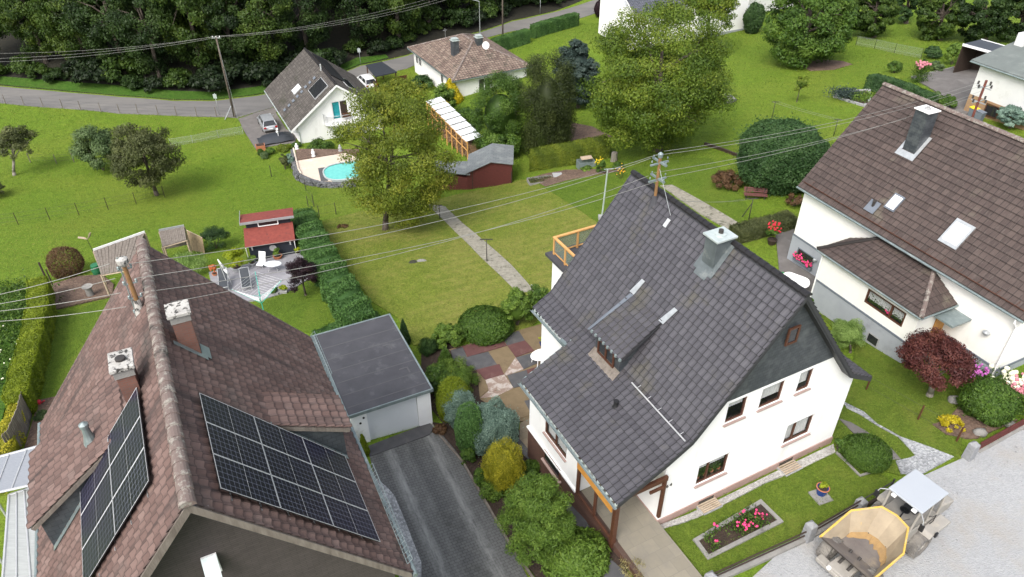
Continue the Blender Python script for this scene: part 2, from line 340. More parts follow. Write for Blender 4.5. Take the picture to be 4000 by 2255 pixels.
K['bark'] = mat('tree_bark', (.13, .105, .085), (.065, .052, .042), 6, .95, .9, 14, stretch=(1, 1, .3), bdist=.05)
K['pale_bark'] = mat('pale_bark', (.26, .24, .20), (.15, .135, .11), 6, .95, .8, 14, stretch=(1, 1, .3))
K['terracotta'] = mat('terracotta', (.42, .16, .08), (.35, .13, .06), 5, .8)
K['blue_glaze'] = mat('blue_glazed_pot', (.015, .05, .22), (.01, .035, .16), 4, .2)
K['pot_grey'] = mat('grey_planter', (.30, .31, .32), None, 5, .7)
K['red_roof'] = mat('red_felt_roof', (.22, .050, .038), (.16, .036, .028), 4, .9, .5, 40, stain=(.10, .035, .03), sscale=3)
K['dark_board'] = mat('dark_blue_boards', (.022, .027, .038), (.015, .019, .027), 4, .6, .3, 16)
K['shed_red'] = mat('red_brown_boards', (.105, .024, .02), (.07, .017, .015), 3, .7, .4, 14, stretch=(1, 1, 5))
K['shed_roof'] = brick_mat('grey_shingle_felt', (.13, .145, .15), (.165, .18, .185), (.085, .095, .10), .5, .3, rough=.8, stain=(.22, .235, .23), sscale=.8, msize=.02)
K['beige_stone'] = mat('beige_paving', (.56, .47, .39), (.50, .42, .34), 2, .8, .2, 20, stain=(.62, .55, .48), sscale=.8)
K['gabion'] = stone_mat('grey_wall_stones', [(0, (.035, .037, .04)), (.5, (.085, .088, .092)), (1, (.18, .185, .19))], 4.5, .9, 1.0, dist=.12)
K['pebbles'] = stone_mat('pale_pebbles', [(0, (.20, .19, .175)), (.5, (.34, .33, .31)), (1, (.52, .51, .49))], 16, .9, .8)
K['grey_pebbles'] = stone_mat('grey_pebbles', [(0, (.10, .105, .11)), (.5, (.24, .25, .26)), (1, (.48, .49, .50))], 11, .85, 1.0)
K['water'] = mat('pool_water', (.13, .47, .42), (.09, .39, .36), 2.5, .06, .25, 6)
K['pink_flower'] = mat('pink_petals', (.75, .07, .22), (.62, .04, .16), 8, .7)
K['white_flower'] = mat('white_petals', (.80, .78, .66), (.66, .66, .46), 8, .8)
K['red_flower'] = mat('red_petals', (.55, .03, .05), (.42, .02, .035), 8, .7)
K['orange_leaf'] = mat('orange_leaves', (.42, .11, .03), (.28, .07, .02), 8, .7)
K['cloth_white'] = mat('white_cloth', (.80, .80, .80), (.70, .71, .72), 4, .8)
K['cloth_dark'] = mat('dark_grey_mesh_fabric', (.05, .056, .064), (.04, .045, .052), 6, .8)
K['tarp'] = mat('dark_grey_tarpaulin', (.032, .037, .045), (.025, .029, .036), 2, .6, .3, 6)
# foliage
def LM(n, a, b, c, **k): K[n] = leaf_mat(n, a, b, c, **k)
LM('leaf_walnut', (0.059, 0.092, 0.011), (0.135, 0.178, 0.017), (0.259, 0.270, 0.032))
LM('leaf_big', (0.044, 0.083, 0.009), (0.105, 0.165, 0.015), (0.204, 0.248, 0.028))
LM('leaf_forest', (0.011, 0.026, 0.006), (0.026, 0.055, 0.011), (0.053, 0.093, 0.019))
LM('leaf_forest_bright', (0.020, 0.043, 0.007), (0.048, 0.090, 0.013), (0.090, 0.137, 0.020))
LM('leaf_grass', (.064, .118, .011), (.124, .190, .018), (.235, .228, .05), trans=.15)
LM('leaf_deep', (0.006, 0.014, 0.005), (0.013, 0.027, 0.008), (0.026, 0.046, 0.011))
LM('leaf_mid', (.028, .062, .010), (.062, .125, .016), (.115, .19, .028))
LM('leaf_dark', (0.019, 0.043, 0.014), (0.038, 0.084, 0.022), (0.074, 0.135, 0.035))
LM('leaf_yew', (0.023, 0.034, 0.009), (0.044, 0.063, 0.015), (0.075, 0.098, 0.023))
LM('leaf_willow', (.05, .085, .03), (.095, .15, .055), (.15, .21, .08))
LM('leaf_olive', (.05, .062, .02), (.092, .108, .038), (.15, .165, .06))
LM('needle_blue', (0.025, 0.042, 0.036), (0.046, 0.074, 0.062), (0.081, 0.112, 0.096))
LM('needle_silver', (0.092, 0.149, 0.121), (0.161, 0.247, 0.196), (0.265, 0.368, 0.299), rough=.7)
LM('leaf_bright', (0.055, 0.104, 0.015), (0.104, 0.183, 0.024), (0.177, 0.262, 0.041))
LM('leaf_lime', (.12, .18, .008), (.24, .30, .012), (.36, .40, .02))
LM('leaf_gold', (0.150, 0.163, 0.013), (0.312, 0.300, 0.020), (0.525, 0.463, 0.037))
LM('leaf_yellow', (.36, .30, .01), (.58, .48, .02), (.72, .62, .05))
LM('leaf_hedge', (.036, .088, .022), (.070, .155, .036), (.11, .215, .05))
LM('leaf_hedge_yellow', (.10, .145, .006), (.17, .225, .010), (.24, .29, .016))
LM('leaf_hedge_olive', (0.063, 0.098, 0.009), (0.127, 0.172, 0.014), (0.207, 0.241, 0.023))
LM('leaf_hedge_dark', (0.022, 0.056, 0.018), (0.048, 0.106, 0.033), (0.088, 0.163, 0.050))
LM('leaf_maple', (.058, .017, .016), (.105, .031, .027), (.17, .064, .045))
LM('leaf_purple', (.012, .006, .010), (.026, .012, .018), (.06, .028, .035))
LM('leaf_russet', (.075, .040, .022), (.125, .07, .035), (.18, .105, .05))
LM('leaf_reed', (0.125, 0.213, 0.050), (0.225, 0.338, 0.088), (0.350, 0.475, 0.150))
LM('leaf_straw', (.30, .26, .10), (.42, .37, .16), (.52, .48, .24))
# ground covers
K['field'] = grass_mat('field_grass', (0.065, 0.122, 0.011), (0.118, 0.190, 0.017), (0.207, 0.190, 0.036), .085, grain=6, dryth=(.44, .60))
K['lawn'] = grass_mat('dry_lawn_grass', (0.087, 0.123, 0.016), (0.148, 0.185, 0.027), (0.325, 0.237, 0.100), .16, stripe=(R(62), .35), grain=7, dryth=(.42, .60))
K['lawn_green'] = grass_mat('garden_grass', (0.052, 0.100, 0.011), (0.099, 0.157, 0.016), (0.157, 0.157, 0.032), .28, grain=8, dryth=(.56, .72))
K['lawn_front'] = grass_mat('front_lawn_grass', (0.058, 0.100, 0.012), (0.105, 0.152, 0.018), (0.179, 0.166, 0.041), .35, grain=9, dryth=(.5, .66))
K['lawn_up'] = grass_mat('upper_lawn_grass', (0.067, 0.123, 0.011), (0.121, 0.190, 0.017), (0.196, 0.185, 0.036), .14, grain=6, dryth=(.48, .68))
K['verge_grass'] = grass_mat('verge_plants', (.018, .05, .006), (.045, .105, .012), (.085, .085, .03), .5, grain=4)
K['forest_floor'] = mat('forest_floor', (.022, .020, .012), (.012, .012, .008), 2, 1, .8, 6)
K['asphalt'] = mat('grey_asphalt', (.15, .145, .14), (.115, .112, .11), .8, .9, .3, 40, stain=(.17, .162, .15), sscale=.2, sth=(.45, .7), stretch=(.25, 1, 1))
K['apron'] = mat('patchy_paving', (.150, .140, .132), (.115, .105, .10), 1.2, .9, .4, 30, stain=(.20, .19, .18), sscale=.5)
K['street'] = stone_mat('pale_crushed_gravel', [(0, (.25, .255, .26)), (.5, (.30, .307, .315)), (1, (.35, .355, .36))], 14, .9, .5, soil=(.27, .25, .22), sscale=.3, sth=(.48, .72))
K['path_slab'] = mat('mossy_path_slabs', (.30, .28, .235), (.185, .175, .135), 4, .9, .5, 22, stain=(.085, .085, .055), sscale=1.8, sth=(.54, .66))
K['walk'] = brick_mat('sandstone_walk_tiles', (.25, .225, .175), (.20, .18, .14), (.15, .14, .12), .6, .6, stain=(.17, .155, .13), sscale=.7, msize=.008, bmp=.15)
K['terrace_grey'] = brick_mat('grey_terrace_slabs', (.235, .23, .25), (.265, .26, .28), (.18, .178, .19), .6, .4, stain=(.29, .285, .30), sscale=.7, msize=.008, bmp=.15)
K['tan_pavers'] = brick_mat('tan_pavers', (.24, .19, .13), (.20, .16, .11), (.14, .115, .08), .4, .4, stain=(.14, .12, .085), sscale=1.2, msize=.012)
# ---------------------------------------------------------------- ground and everything laid on it
def ground():
    xs = np.concatenate([np.arange(-150, -60, 2.5), np.arange(-60, 60, .8), np.arange(60, 151, 2.5)])
    ys = np.concatenate([np.arange(-10, 12, 2), np.arange(12, 110, .8), np.arange(110, 260, 2.5)])
    X, Y = np.meshgrid(xs, ys); Z = TZ(np.c_[X.ravel(), Y.ravel()])
    nx, ny = len(xs), len(ys); i = (np.arange(ny-1)[:, None]*nx+np.arange(nx-1)).ravel()
    q = np.c_[i, i+1, i+nx+1, i+nx]
    me = bpy.data.meshes.new('ground'); me.from_pydata(np.c_[X.ravel(), Y.ravel(), Z].tolist(), [], q.tolist()); me.materials.append(K['field'])
    me.polygons.foreach_set('use_smooth', np.ones(len(q), bool))
    tag(put(bpy.data.objects.new('ground', me)), kind='structure')
ground()
SHEETS = []
def drape(name, pts, mtl, lift=.03, cell=.9, kind='structure', skirt=.25, label=None, cat=None, rz=0, pix=True, flat=None, parent=None):
    """sheet following the terrain inside an outline of pixels (or of x,y points)"""
    P = [g(*p)[:2] for p in pts] if pix else [np.array(p[:2], float) for p in pts]
    SHEETS.append((np.array(P), name))
    bm = bmesh.new(); f = bm.faces.new([bm.verts.new((p[0], p[1], 0)) for p in P])
    bmesh.ops.triangulate(bm, faces=[f])
    A = np.array(P); lo, hi = A.min(0), A.max(0)
    for ax in (0, 1):
        for c in np.arange(math.floor(lo[ax]/cell)*cell+cell, hi[ax], cell):
            no = (1, 0, 0) if ax == 0 else (0, 1, 0); co = (c, 0, 0) if ax == 0 else (0, c, 0)
            bmesh.ops.bisect_plane(bm, geom=bm.verts[:]+bm.edges[:]+bm.faces[:], plane_co=co, plane_no=no)
    bmesh.ops.recalc_face_normals(bm, faces=bm.faces)
    V = np.array([v.co[:] for v in bm.verts]); Z = TZ(V)+lift if flat is None else np.full(len(V), flat)
    if bm.faces[:] and sum(fc.normal.z for fc in bm.faces) < 0: bmesh.ops.reverse_faces(bm, faces=bm.faces)
    for v, z in zip(bm.verts, Z): v.co.z = z
    bnd = [e for e in bm.edges if e.is_boundary]
    ex = bmesh.ops.extrude_edge_only(bm, edges=bnd)
    for v in [q for q in ex['geom'] if isinstance(q, bmesh.types.BMVert)]: v.co.z -= skirt
    c = A.mean(0); cz = float(np.mean(Z)); cs, sn = math.cos(-rz), math.sin(-rz)
    for v in bm.verts:
        x, y = v.co.x-c[0], v.co.y-c[1]; v.co = (cs*x-sn*y, sn*x+cs*y, v.co.z-cz)
    me = bpy.data.meshes.new(name); bm.to_mesh(me); bm.free(); me.materials.append(mtl)
    o = bpy.data.objects.new(name, me); put(o, parent); o.location = (c[0], c[1], cz); o.rotation_euler = (0, 0, rz)
    if label: tag(o, label, cat)
    else: tag(o, kind=kind)
    return o
PHI = R(27.58)
def ring(c, rx, ry, n=18, rz=0, jit=.12, seed=1):
    rr = random.Random(seed); out = []
    for i in range(n):
        a = 2*math.pi*i/n; k = 1+rr.uniform(-jit, jit); x, y = rx*k*math.cos(a), ry*k*math.sin(a)
        out.append((c[0]+x*math.cos(rz)-y*math.sin(rz), c[1]+x*math.sin(rz)+y*math.cos(rz)))
    return out
drape('road', [('A0',-150,640),('A0',0,655),('A0',400,690),('A0',900,735),('A0',1300,765),('A0',1600,767),('A0',1931,728),('A1',200,690),('A1',560,590),('A1',790,500),('A1',1140,425),('A1',1500,300),('A1',1700,245),('A2',0,165),('A2',330,92),('A2',600,8),('D',1700,-40),('D',1760,-20),('A2',830,62),('A2',640,100),('A2',495,145),('A2',0,238),('A1',1600,330),('A1',1140,520),('A1',770,590),('A1',300,760),('A1',0,850),('A0',1790,892),('A0',1700,886),('A0',1400,880),('A0',900,860),('A0',500,822),('A0',0,780),('A0',-150,765)], K['asphalt'], .05, 1.6)
drape('paved_apron', [('A0',1800,900),('A0',1840,990),('A0',1931,1130),('A1',40,1120),('A1',250,1085),('A1',290,1085),('A1',330,1000),('A1',230,980),('A1',150,850),('A1',300,765),('A1',0,855)], K['apron'], .08, 1.2)
drape('forest_floor', [('A0',-200,630),('A0',0,645),('A0',400,680),('A0',900,725),('A0',1300,755),('A0',1600,757),('A0',1931,718),('A1',200,680),('A1',560,580),('A1',790,490),('A1',1140,415),('A1',1500,290),('A1',1700,235),('A2',0,155),('A2',330,82),('A2',560,-8),('D',1500,-120),('D',900,-120),('D',0,-60),('D',-120,100)], K['forest_floor'], .04, 3)
drape('verge', [('A0',0,640),('A0',400,676),('A0',900,722),('A0',1300,752),('A0',1600,755),('A0',1931,716),('A1',200,676),('A1',560,576),('A1',790,486),('A1',1000,440),('A1',980,415),('A1',760,440),('A1',560,530),('A1',0,660),('A0',1600,700),('A0',1300,690),('A0',900,650),('A0',400,610),('A0',0,580)], K['verge_grass'], .10, 1.5)
drape('upper_lawn', [('A2',0,330),('A2',500,160),('A2',650,125),('A2',900,120),('A2',1400,150),('A2',1800,230),('A3',300,110),('A3',900,160),('A3',1300,200),('A3',1460,330),('A3',1200,560),('A3',1050,590),('A3',740,620),('A3',700,850),('D',2180,420),('D',2080,470),('D',2040,560),('D',1900,600),('D',1700,560),('D',1480,560),('D',1440,520),('D',1320,450),('D',1310,420),('D',1300,300),('D',1280,190)], K['lawn_up'], .03, 1.5)
drape('garden_lawn', [('D',800,560),('D',880,540),('D',960,520),('D',1095,505),('D',1150,490),('D',1310,455),('D',1330,452),('D',1500,560),('D',1560,620),('D',1420,740),('D',1330,830),('D',1200,850),('D',1040,870),('D',1000,800),('D',935,760),('D',830,620)], K['lawn'], .06, .9)
drape('side_lawn', [('D',1330,452),('D',1480,450),('D',1560,430),('D',1700,400),('D',1790,400),('D',1880,520),('D',1870,575),('D',1700,490),('D',1560,600),('D',1500,560)], K['lawn_green'], .09, .9)
drape('garden_path', [('B1',1290,95),('B1',1420,110),('B1',1560,240),('B1',1710,365),('B1',1931,560),('D',1345,735),('D',1300,740),('B1',1931,722),('B1',1700,500),('B1',1500,300)], K['path_slab'], .10, .6)
drape('side_path', [('D',1660,470),('D',1690,468),('D',1870,572),('D',1850,590),('D',1760,540)], K['path_slab'], .13, .6)
drape('left_garden_lawn', [('D',120,810),('D',285,748),('D',330,800),('D',330,1000),('D',100,1010),('D',95,900)], K['lawn_green'], .08, .9)
drape('mulch_bed', [('B0',390,700),('B0',600,640),('B0',770,625),('B0',860,700),('B0',850,790),('B0',420,890)], K['bark_mulch'], .12, .8)
drape('shrub_bed', [('D',100,1010),('D',190,990),('D',200,1130),('D',60,1140)], K['bark_mulch'], .12, .8)
drape('rotary_lawn', [('D',640,770),('D',790,690),('D',830,640),('D',860,760),('D',870,850),('D',800,840),('D',700,830)], K['lawn_green'], .07, .9)
drape('garden_terrace', [('T',120,820),('T',560,730),('T',1120,580),('T',1320,560),('T',1420,900),('T',1150,1070),('T',850,1160),('T',560,1200),('T',380,1080),('T',150,950)], K['terrace_grey'], .13, .8, rz=R(12))
drape('wild_patch', [('D',-40,740),('D',60,730),('D',80,760),('D',60,860),('D',20,1000),('D',-10,1130),('D',-60,1120)], K['verge_grass'], .08, 1)
DRV = drape('driveway', [('C1',860,545),('C1',1310,380),('C1',1380,330),('C1',1560,570),('C1',1931,1230),('C2',140,1500),('D',1360,1490),('D',1060,1500),('C1',1250,1350),('C1',1130,1040),('C1',1000,790),('C1',900,720)], None or K['asphalt'], .06, .8, rz=R(24))
drape('gravel_strip', [('C1',880,700),('C1',930,730),('C1',1000,790),('C1',1050,850),('C1',1130,1040),('C1',1250,1350),('D',1060,1500),('D',1000,1500),('C1',1100,1300)], K['grey_pebbles'], .10, .8)
drape('planting_strip', [('C1',1330,290),('C1',1420,300),('D',1060,1000),('D',1060,880),('D',1140,860),('D',1250,1010),('D',1350,1140),('D',1420,1230),('D',1560,1400),('D',1590,1470),('D',1360,1470),('C1',1931,1210),('C1',1560,560)], K['soil'], .09, .8)
drape('gravel_street', [('C3',-320,1640),('C3',40,1310),('C3',400,1130),('C3',700,980),('C3',960,800),('C3',1170,690),('C3',1460,560),('C3',1931,340),('D',2950,925),('D',3300,900),('D',3300,1800),('D',1800,1650)], K['street'], .05, 1.2)
drape('front_garden', [('C2',1110,1100),('C2',1300,1050),('C3',-20,760),('C3',500,520),('C3',690,690),('C3',820,650),('C3',960,760),('C3',640,930),('C3',200,1150),('C3',-110,1290),('C2',1560,1430),('C2',1350,1450)], K['lawn_front'], .05, .7)
drape('side_garden', [('C3',490,400),('C3',560,190),('C3',610,50),('D',2150,880),('D',2060,790),('D',2260,900),('D',2300,930),('D',2400,960),('D',2440,1000),('D',2420,1110),('C3',1440,560),('C3',1380,560),('C3',1010,690),('C3',820,640)], K['lawn_front'], .05, .8)
drape('house_gravel', [('C2',1090,1075),('C2',1120,1100),('C2',1400,1010),('C3',-20,745),('C3',250,640),('C3',505,515),('C3',490,455),('C3',0,690),('C2',1330,985)], K['pebbles'], .09, .6)
drape('wheel_track', [('C3',560,130),('C3',720,210),('C3',820,300),('C3',1000,400),('C3',1200,470),('C3',1400,550),('C3',1160,680),('C3',1000,680),('C3',960,580),('C3',1060,560),('C3',1110,540),('C3',980,400),('C3',830,320),('C3',690,230),('C3',590,180)], K['grey_pebbles'], .09, .6)
drape('wheel_track', [('C3',530,260),('C3',620,290),('C3',725,350),('C3',930,490),('C3',1000,570),('C3',930,570),('C3',850,480),('C3',640,370)], K['apron'], .09, .6)
drape('planting_bed', [('M',460,930),('M',640,880),('M',800,700),('M',1400,700),('M',1560,880),('M',1360,960),('M',1040,1110),('M',900,1110),('M',640,1060)], K['bark_mulch'], .09, .6)
drape('yard', [('Y',0,620),('Y',230,550),('Y',480,500),('Y',660,450),('Y',800,440),('Y',1100,400),('Y',1400,900),('Y',1000,1250),('Y',600,1100),('Y',440,870)], K['apron'], .10, 1)
drape('side_yard', [('D',1950,585),('D',1990,570),('D',2050,640),('D',2060,760),('D',2030,760),('D',1960,690)], K['apron'], .08, .8)
drape('red_bed', [('D',1420,350),('D',1440,310),('D',1490,320),('D',1540,345),('D',1440,370),('D',1410,385)], K['bark_mulch'], .08, .8)
drape('tree_bed', [('A3',200,480),('A3',320,540),('A3',500,530),('A3',640,490),('A3',560,465),('A3',350,450)], K['bark_mulch'], .08, .8)
def patio():
    """coloured concrete slabs around an irregular patch of worn ones"""
    cols = {'r': K['patio_red'], 'g': K['patio_grey'], 't': K['patio_tan'], 'p': K['patio_worn']}
    q = {'g': [[(665,440),(820,400),(870,530),(690,560)], [(690,560),(870,530),(1150,460),(1290,640),(985,700),(880,640)], [(1320,250),(1540,195),(1620,320),(1390,385)], [(1500,540),(1740,470),(1800,600),(1600,690)], [(1390,770),(1640,700),(1690,880),(1470,930)], [(1610,1100),(1760,1060),(1800,1240),(1700,1270)]],
         'r': [[(810,390),(1310,280),(1385,385),(880,530)], [(1390,385),(1620,320),(1735,450),(1500,535)], [(985,700),(1290,625),(1350,760),(1110,830)], [(1620,700),(1800,650),(1850,760),(1680,800)]],
         't': [[(1540,195),(1900,90),(1980,330),(1740,455)], [(1145,460),(1400,390),(1500,540),(1350,760)], [(1000,700),(1110,830),(1160,940),(1040,1060),(1030,900)], [(1240,1040),(1610,900),(1720,1270),(1500,1340)], [(1600,900),(1690,880),(1800,1060),(1610,1100)], [(1735,450),(1980,330),(1990,500),(1790,560)]],
         'p': [[(1110,830),(1350,760),(1470,930),(1160,980)], [(1350,760),(1500,540),(1600,690),(1390,770)], [(1040,1060),(1160,960),(1470,930),(1240,1040)]]}
    nm = {'r': 'red_slab', 'g': 'grey_slab', 't': 'tan_slab', 'p': 'worn_slab'}
    i = 0
    for k in q:
        for poly in q[k]:
            drape('patio_'+nm[k], [('P', x, y) for x, y in poly], cols[k], .115+.0045*(i % 9), .9, skirt=.1); i += 1
    drape('patio', [('P',640,430),('P',1000,330),('P',1900,80),('P',2000,500),('P',2100,1300),('P',1500,1360),('P',1040,1070),('P',1000,720)], K['patio_tan'], .10, .9)
    drape('side_walk', [('C2',60,300),('C2',180,240),('C2',330,420),('C2',180,560),('C2',55,420)], K['tan_pavers'], .12, .5, rz=R(27))
K['patio_red'] = mat('red_concrete_slabs', (.118, .050, .046), (.09, .04, .038), 2, .85, .3, 20, stain=(.14, .085, .075), sscale=1.2)
K['patio_grey'] = mat('dark_grey_slabs', (.085, .085, .088), (.062, .062, .066), 2, .85, .3, 20, stain=(.11, .105, .10), sscale=1.2)
K['patio_tan'] = mat('tan_concrete_slabs', (.19, .14, .08), (.145, .107, .06), 2, .85, .3, 20, stain=(.12, .085, .05), sscale=.9)
K['patio_worn'] = mat('worn_flaked_slabs', (.30, .23, .195), (.22, .155, .12), 2.5, .9, .5, 14, stain=(.40, .355, .32), sscale=1.8, sth=(.48, .56))
def drive_material():
    """grey concrete pavers, paler where the wheels run"""
    m, t, b = _nodes('driveway_pavers'); co = coord(t)
    n = t.nodes.new('ShaderNodeTexBrick'); n.inputs['Scale'].default_value = 1; n.inputs['Brick Width'].default_value = .24; n.inputs['Row Height'].default_value = .16; n.inputs['Mortar Size'].default_value = .012
    n.inputs['Color1'].default_value = (.082, .083, .084, 1); n.inputs['Color2'].default_value = (.104, .105, .104, 1); n.inputs['Mortar'].default_value = (.04, .042, .036, 1); t.links.new(co, n.inputs['Vector'])
    se = t.nodes.new('ShaderNodeSeparateXYZ'); t.links.new(co, se.inputs[0])
    wob = t.nodes.new('ShaderNodeMath'); wob.operation = 'MULTIPLY_ADD'; wob.inputs[1].default_value = .5; t.links.new(noise(t, co, .5, 3), wob.inputs[0]); t.links.new(se.outputs[0], wob.inputs[2])
    mr = t.nodes.new('ShaderNodeMapRange'); mr.inputs[1].default_value = -2.2; mr.inputs[2].default_value = 2.6; t.links.new(wob.outputs[0], mr.inputs[0])
    k = ramp(t, mr.outputs[0], [(0, (.1,)*3), (.20, (0,)*3), (.30, (.9,)*3), (.37, (.15,)*3), (.46, (.3,)*3), (.52, (0,)*3), (.66, (.15,)*3), (.74, (.8,)*3), (.82, (.25,)*3), (.95, (.05,)*3)])
    mu = t.nodes.new('ShaderNodeMath'); mu.operation = 'MULTIPLY'; t.links.new(k, mu.inputs[0]); t.links.new(step(t, noise(t, coord(t, scale=(2, .35, 1)), 2.5, 6, .7), .3, .62), mu.inputs[1])
    col = mixc(t, mu.outputs[0], n.outputs['Color'], (.26, .265, .255))
    col = mixc(t, step(t, noise(t, co, .45, 6, .7), .55, .75), col, (.05, .052, .046))
    t.links.new(col, b.inputs['Base Color']); b.inputs['Roughness'].default_value = .85; bump(t, b, n.outputs['Fac'], -.4, .02); return m
DRV.data.materials[0] = drive_material()
drape('garage_forecourt', [('C1',850,470),('C1',1310,290),('C1',1345,335),('C1',1310,385),('C1',860,548)], K['patio_grey'], .10, .6)
drape('side_path', [('C2',40,400),('C2',180,560),('C2',280,700),('C2',470,780),('C2',520,960),('C2',660,1250),('C2',900,1480),('C2',700,1480),('C2',630,1300),('C2',440,1000),('C2',280,720),('C2',50,500)], K['patio_grey'], .13, .6)
patio()
# ---------------------------------------------------------------- foliage
RNG = np.random.default_rng(7)
def unit(n, rng=None):
    v = (rng or RNG).normal(size=(n, 3)); return v/np.linalg.norm(v, axis=1)[:, None]
def leaf_mesh(name, C, N, size, tint, mtl, aspect=.55, jit=.7, droop=.0, rng=None, core=None):
    """many small folded leaves as one mesh; core = (verts, faces) joined in"""
    rng = rng or RNG; n = len(C)
    N = N+unit(n, rng)*jit; N /= np.linalg.norm(N, axis=1)[:, None]
    T = np.cross(N, unit(n, rng)); T /= np.linalg.norm(T, axis=1)[:, None]+1e-9
    T[:, 2] -= droop; T /= np.linalg.norm(T, axis=1)[:, None]+1e-9
    B = np.cross(N, T); s = (size*rng.uniform(.6, 1.35, n))[:, None]
    V = np.empty((n, 4, 3)); V[:, 0] = C-T*s; V[:, 1] = C+B*s*aspect-N*s*.18; V[:, 2] = C+T*s; V[:, 3] = C-B*s*aspect-N*s*.18
    V = V.reshape(-1, 3); tn = np.repeat(tint, 4); loops = np.arange(4*n); lt = np.full(n, 4)
    if core is not None:
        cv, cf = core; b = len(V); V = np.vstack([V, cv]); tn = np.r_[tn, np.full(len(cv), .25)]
        loops = np.r_[loops, (np.array(cf)+b).ravel()]; lt = np.r_[lt, np.full(len(cf), 4)]
    me = bpy.data.meshes.new(name); me.vertices.add(len(V)); me.vertices.foreach_set('co', V.astype(np.float32).ravel())
    me.loops.add(len(loops)); me.loops.foreach_set('vertex_index', loops.astype(np.int32)); me.polygons.add(len(lt))
    me.polygons.foreach_set('loop_start', np.r_[0, np.cumsum(lt)[:-1]].astype(np.int32)); me.update(calc_edges=True)
    a = me.attributes.new('tint', 'FLOAT', 'POINT'); a.data.foreach_set('value', np.clip(tn, 0, 1).astype(np.float32)); me.materials.append(mtl)
    return me
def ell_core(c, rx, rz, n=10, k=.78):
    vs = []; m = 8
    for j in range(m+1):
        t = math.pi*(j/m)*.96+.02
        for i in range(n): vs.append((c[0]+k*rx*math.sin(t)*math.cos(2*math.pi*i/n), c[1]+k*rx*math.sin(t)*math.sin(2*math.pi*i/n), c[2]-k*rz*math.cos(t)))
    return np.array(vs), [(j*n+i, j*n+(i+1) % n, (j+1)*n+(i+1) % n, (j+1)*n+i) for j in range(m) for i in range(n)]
def crown(name, c, rx, rz, n, size, mtl, K_=40, cr=.30, shape='ell', shell=.55, droop=.3, flat=.7, seed=1, jit=.7, aspect=.55, core=False, ry=None, tvar=.5, low=False):
    rng = np.random.default_rng(seed); ry = ry or rx
    D = unit(K_, rng); D[:, 2] = np.where((D[:, 2] < -.5) & (not low), -D[:, 2]*.5, D[:, 2])
    rad = shell+(1-shell)*rng.random(K_)**.5; P = D*rad[:, None]*(1-cr*.6)
    if shape == 'cone': h = rng.random(K_)**.8*2-1; w = (1-h)/2*.95+.08; a = rng.uniform(0, 6.283, K_); q = np.sqrt(rng.random(K_))*.3+.62; P = np.c_[np.cos(a)*w*q, np.sin(a)*w*q, h*.95]
    if shape == 'col': h = rng.random(K_)*2-1; w = np.where(h > .35, np.sqrt(np.clip(1-((h-.35)/.66)**2, 0, 1)), .8+.2*np.clip(h+1, 0, 1)); a = rng.uniform(0, 6.283, K_); q = np.sqrt(rng.random(K_))*.3+.60; P = np.c_[np.cos(a)*w*q, np.sin(a)*w*q, h*.93]
    P = P*np.array([rx, ry, rz])+np.array(c)
    r = cr*min(rx, (rx+rz)/2)*rng.uniform(.65, 1.3, K_)
    if shape in ('cone', 'col'): r = cr*rx*rng.uniform(.65, 1.3, K_)
    ck = rng.choice(K_, n, p=r**2/np.sum(r**2)); d = unit(n, rng); q = rng.random(n)**.45
    C = P[ck]+d*(r[ck]*q)[:, None]*np.array([1, 1, flat]); out = d*np.array([1, 1, 1/flat])
    rel = (C-np.array(c))/np.array([rx, ry, rz]); Nn = out*.6+rel*.5+np.array([0, 0, .35])
    ct = rng.normal(.5, .20*tvar*2, K_); tint = ct[ck]+rng.normal(0, .16, n)
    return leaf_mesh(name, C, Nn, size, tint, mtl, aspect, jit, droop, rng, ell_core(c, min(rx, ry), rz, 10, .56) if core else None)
def ball_mesh(name, c, rx, rz, n, size, mtl, seed=1, lump=.08, jit=.8, shape='ell', aspect=.5, core=True, droop=0., ry=None, tvar=.2, freq=2.5):
    """dense clipped or tight shrub: leaves on a lumpy surface round a leafy core"""
    rng = np.random.default_rng(seed); d = unit(n, rng); ry = ry or rx
    ph = rng.uniform(0, 6.28, (6, 3)); fr = rng.normal(size=(6, 3))*freq; lum = sum(np.sin(d@fr[i]*2+ph[i, 0]) for i in range(6))/6
    k = 1+lump*2.4*lum-np.abs(rng.normal(0, lump*.8, n))+(rng.random(n) < .10)*rng.exponential(.05, n)
    if shape == 'cone': h = d[:, 2]; w = np.sqrt(np.clip(1-h*h, 1e-4, 1)); tgt = np.clip((1-h)/2, 0, 1)**.75*1.06; d = np.c_[d[:, 0]/w*tgt, d[:, 1]/w*tgt, h]
    if shape == 'box': d = np.sign(d)*np.abs(d)**.85*.96
    C = d*k[:, None]*np.array([rx, ry, rz])+np.array(c)
    tint = .5+.9*tvar*lum+rng.normal(0, .18, n)
    cr = None
    if core:
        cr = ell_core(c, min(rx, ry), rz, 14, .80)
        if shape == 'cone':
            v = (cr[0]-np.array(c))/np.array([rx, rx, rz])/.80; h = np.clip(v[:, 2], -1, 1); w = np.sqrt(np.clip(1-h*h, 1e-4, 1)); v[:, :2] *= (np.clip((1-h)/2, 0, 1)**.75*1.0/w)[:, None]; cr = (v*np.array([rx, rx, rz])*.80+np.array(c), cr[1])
    return leaf_mesh(name, C, d+np.array([0, 0, .25]), size, tint, mtl, aspect, jit, droop, rng, cr)
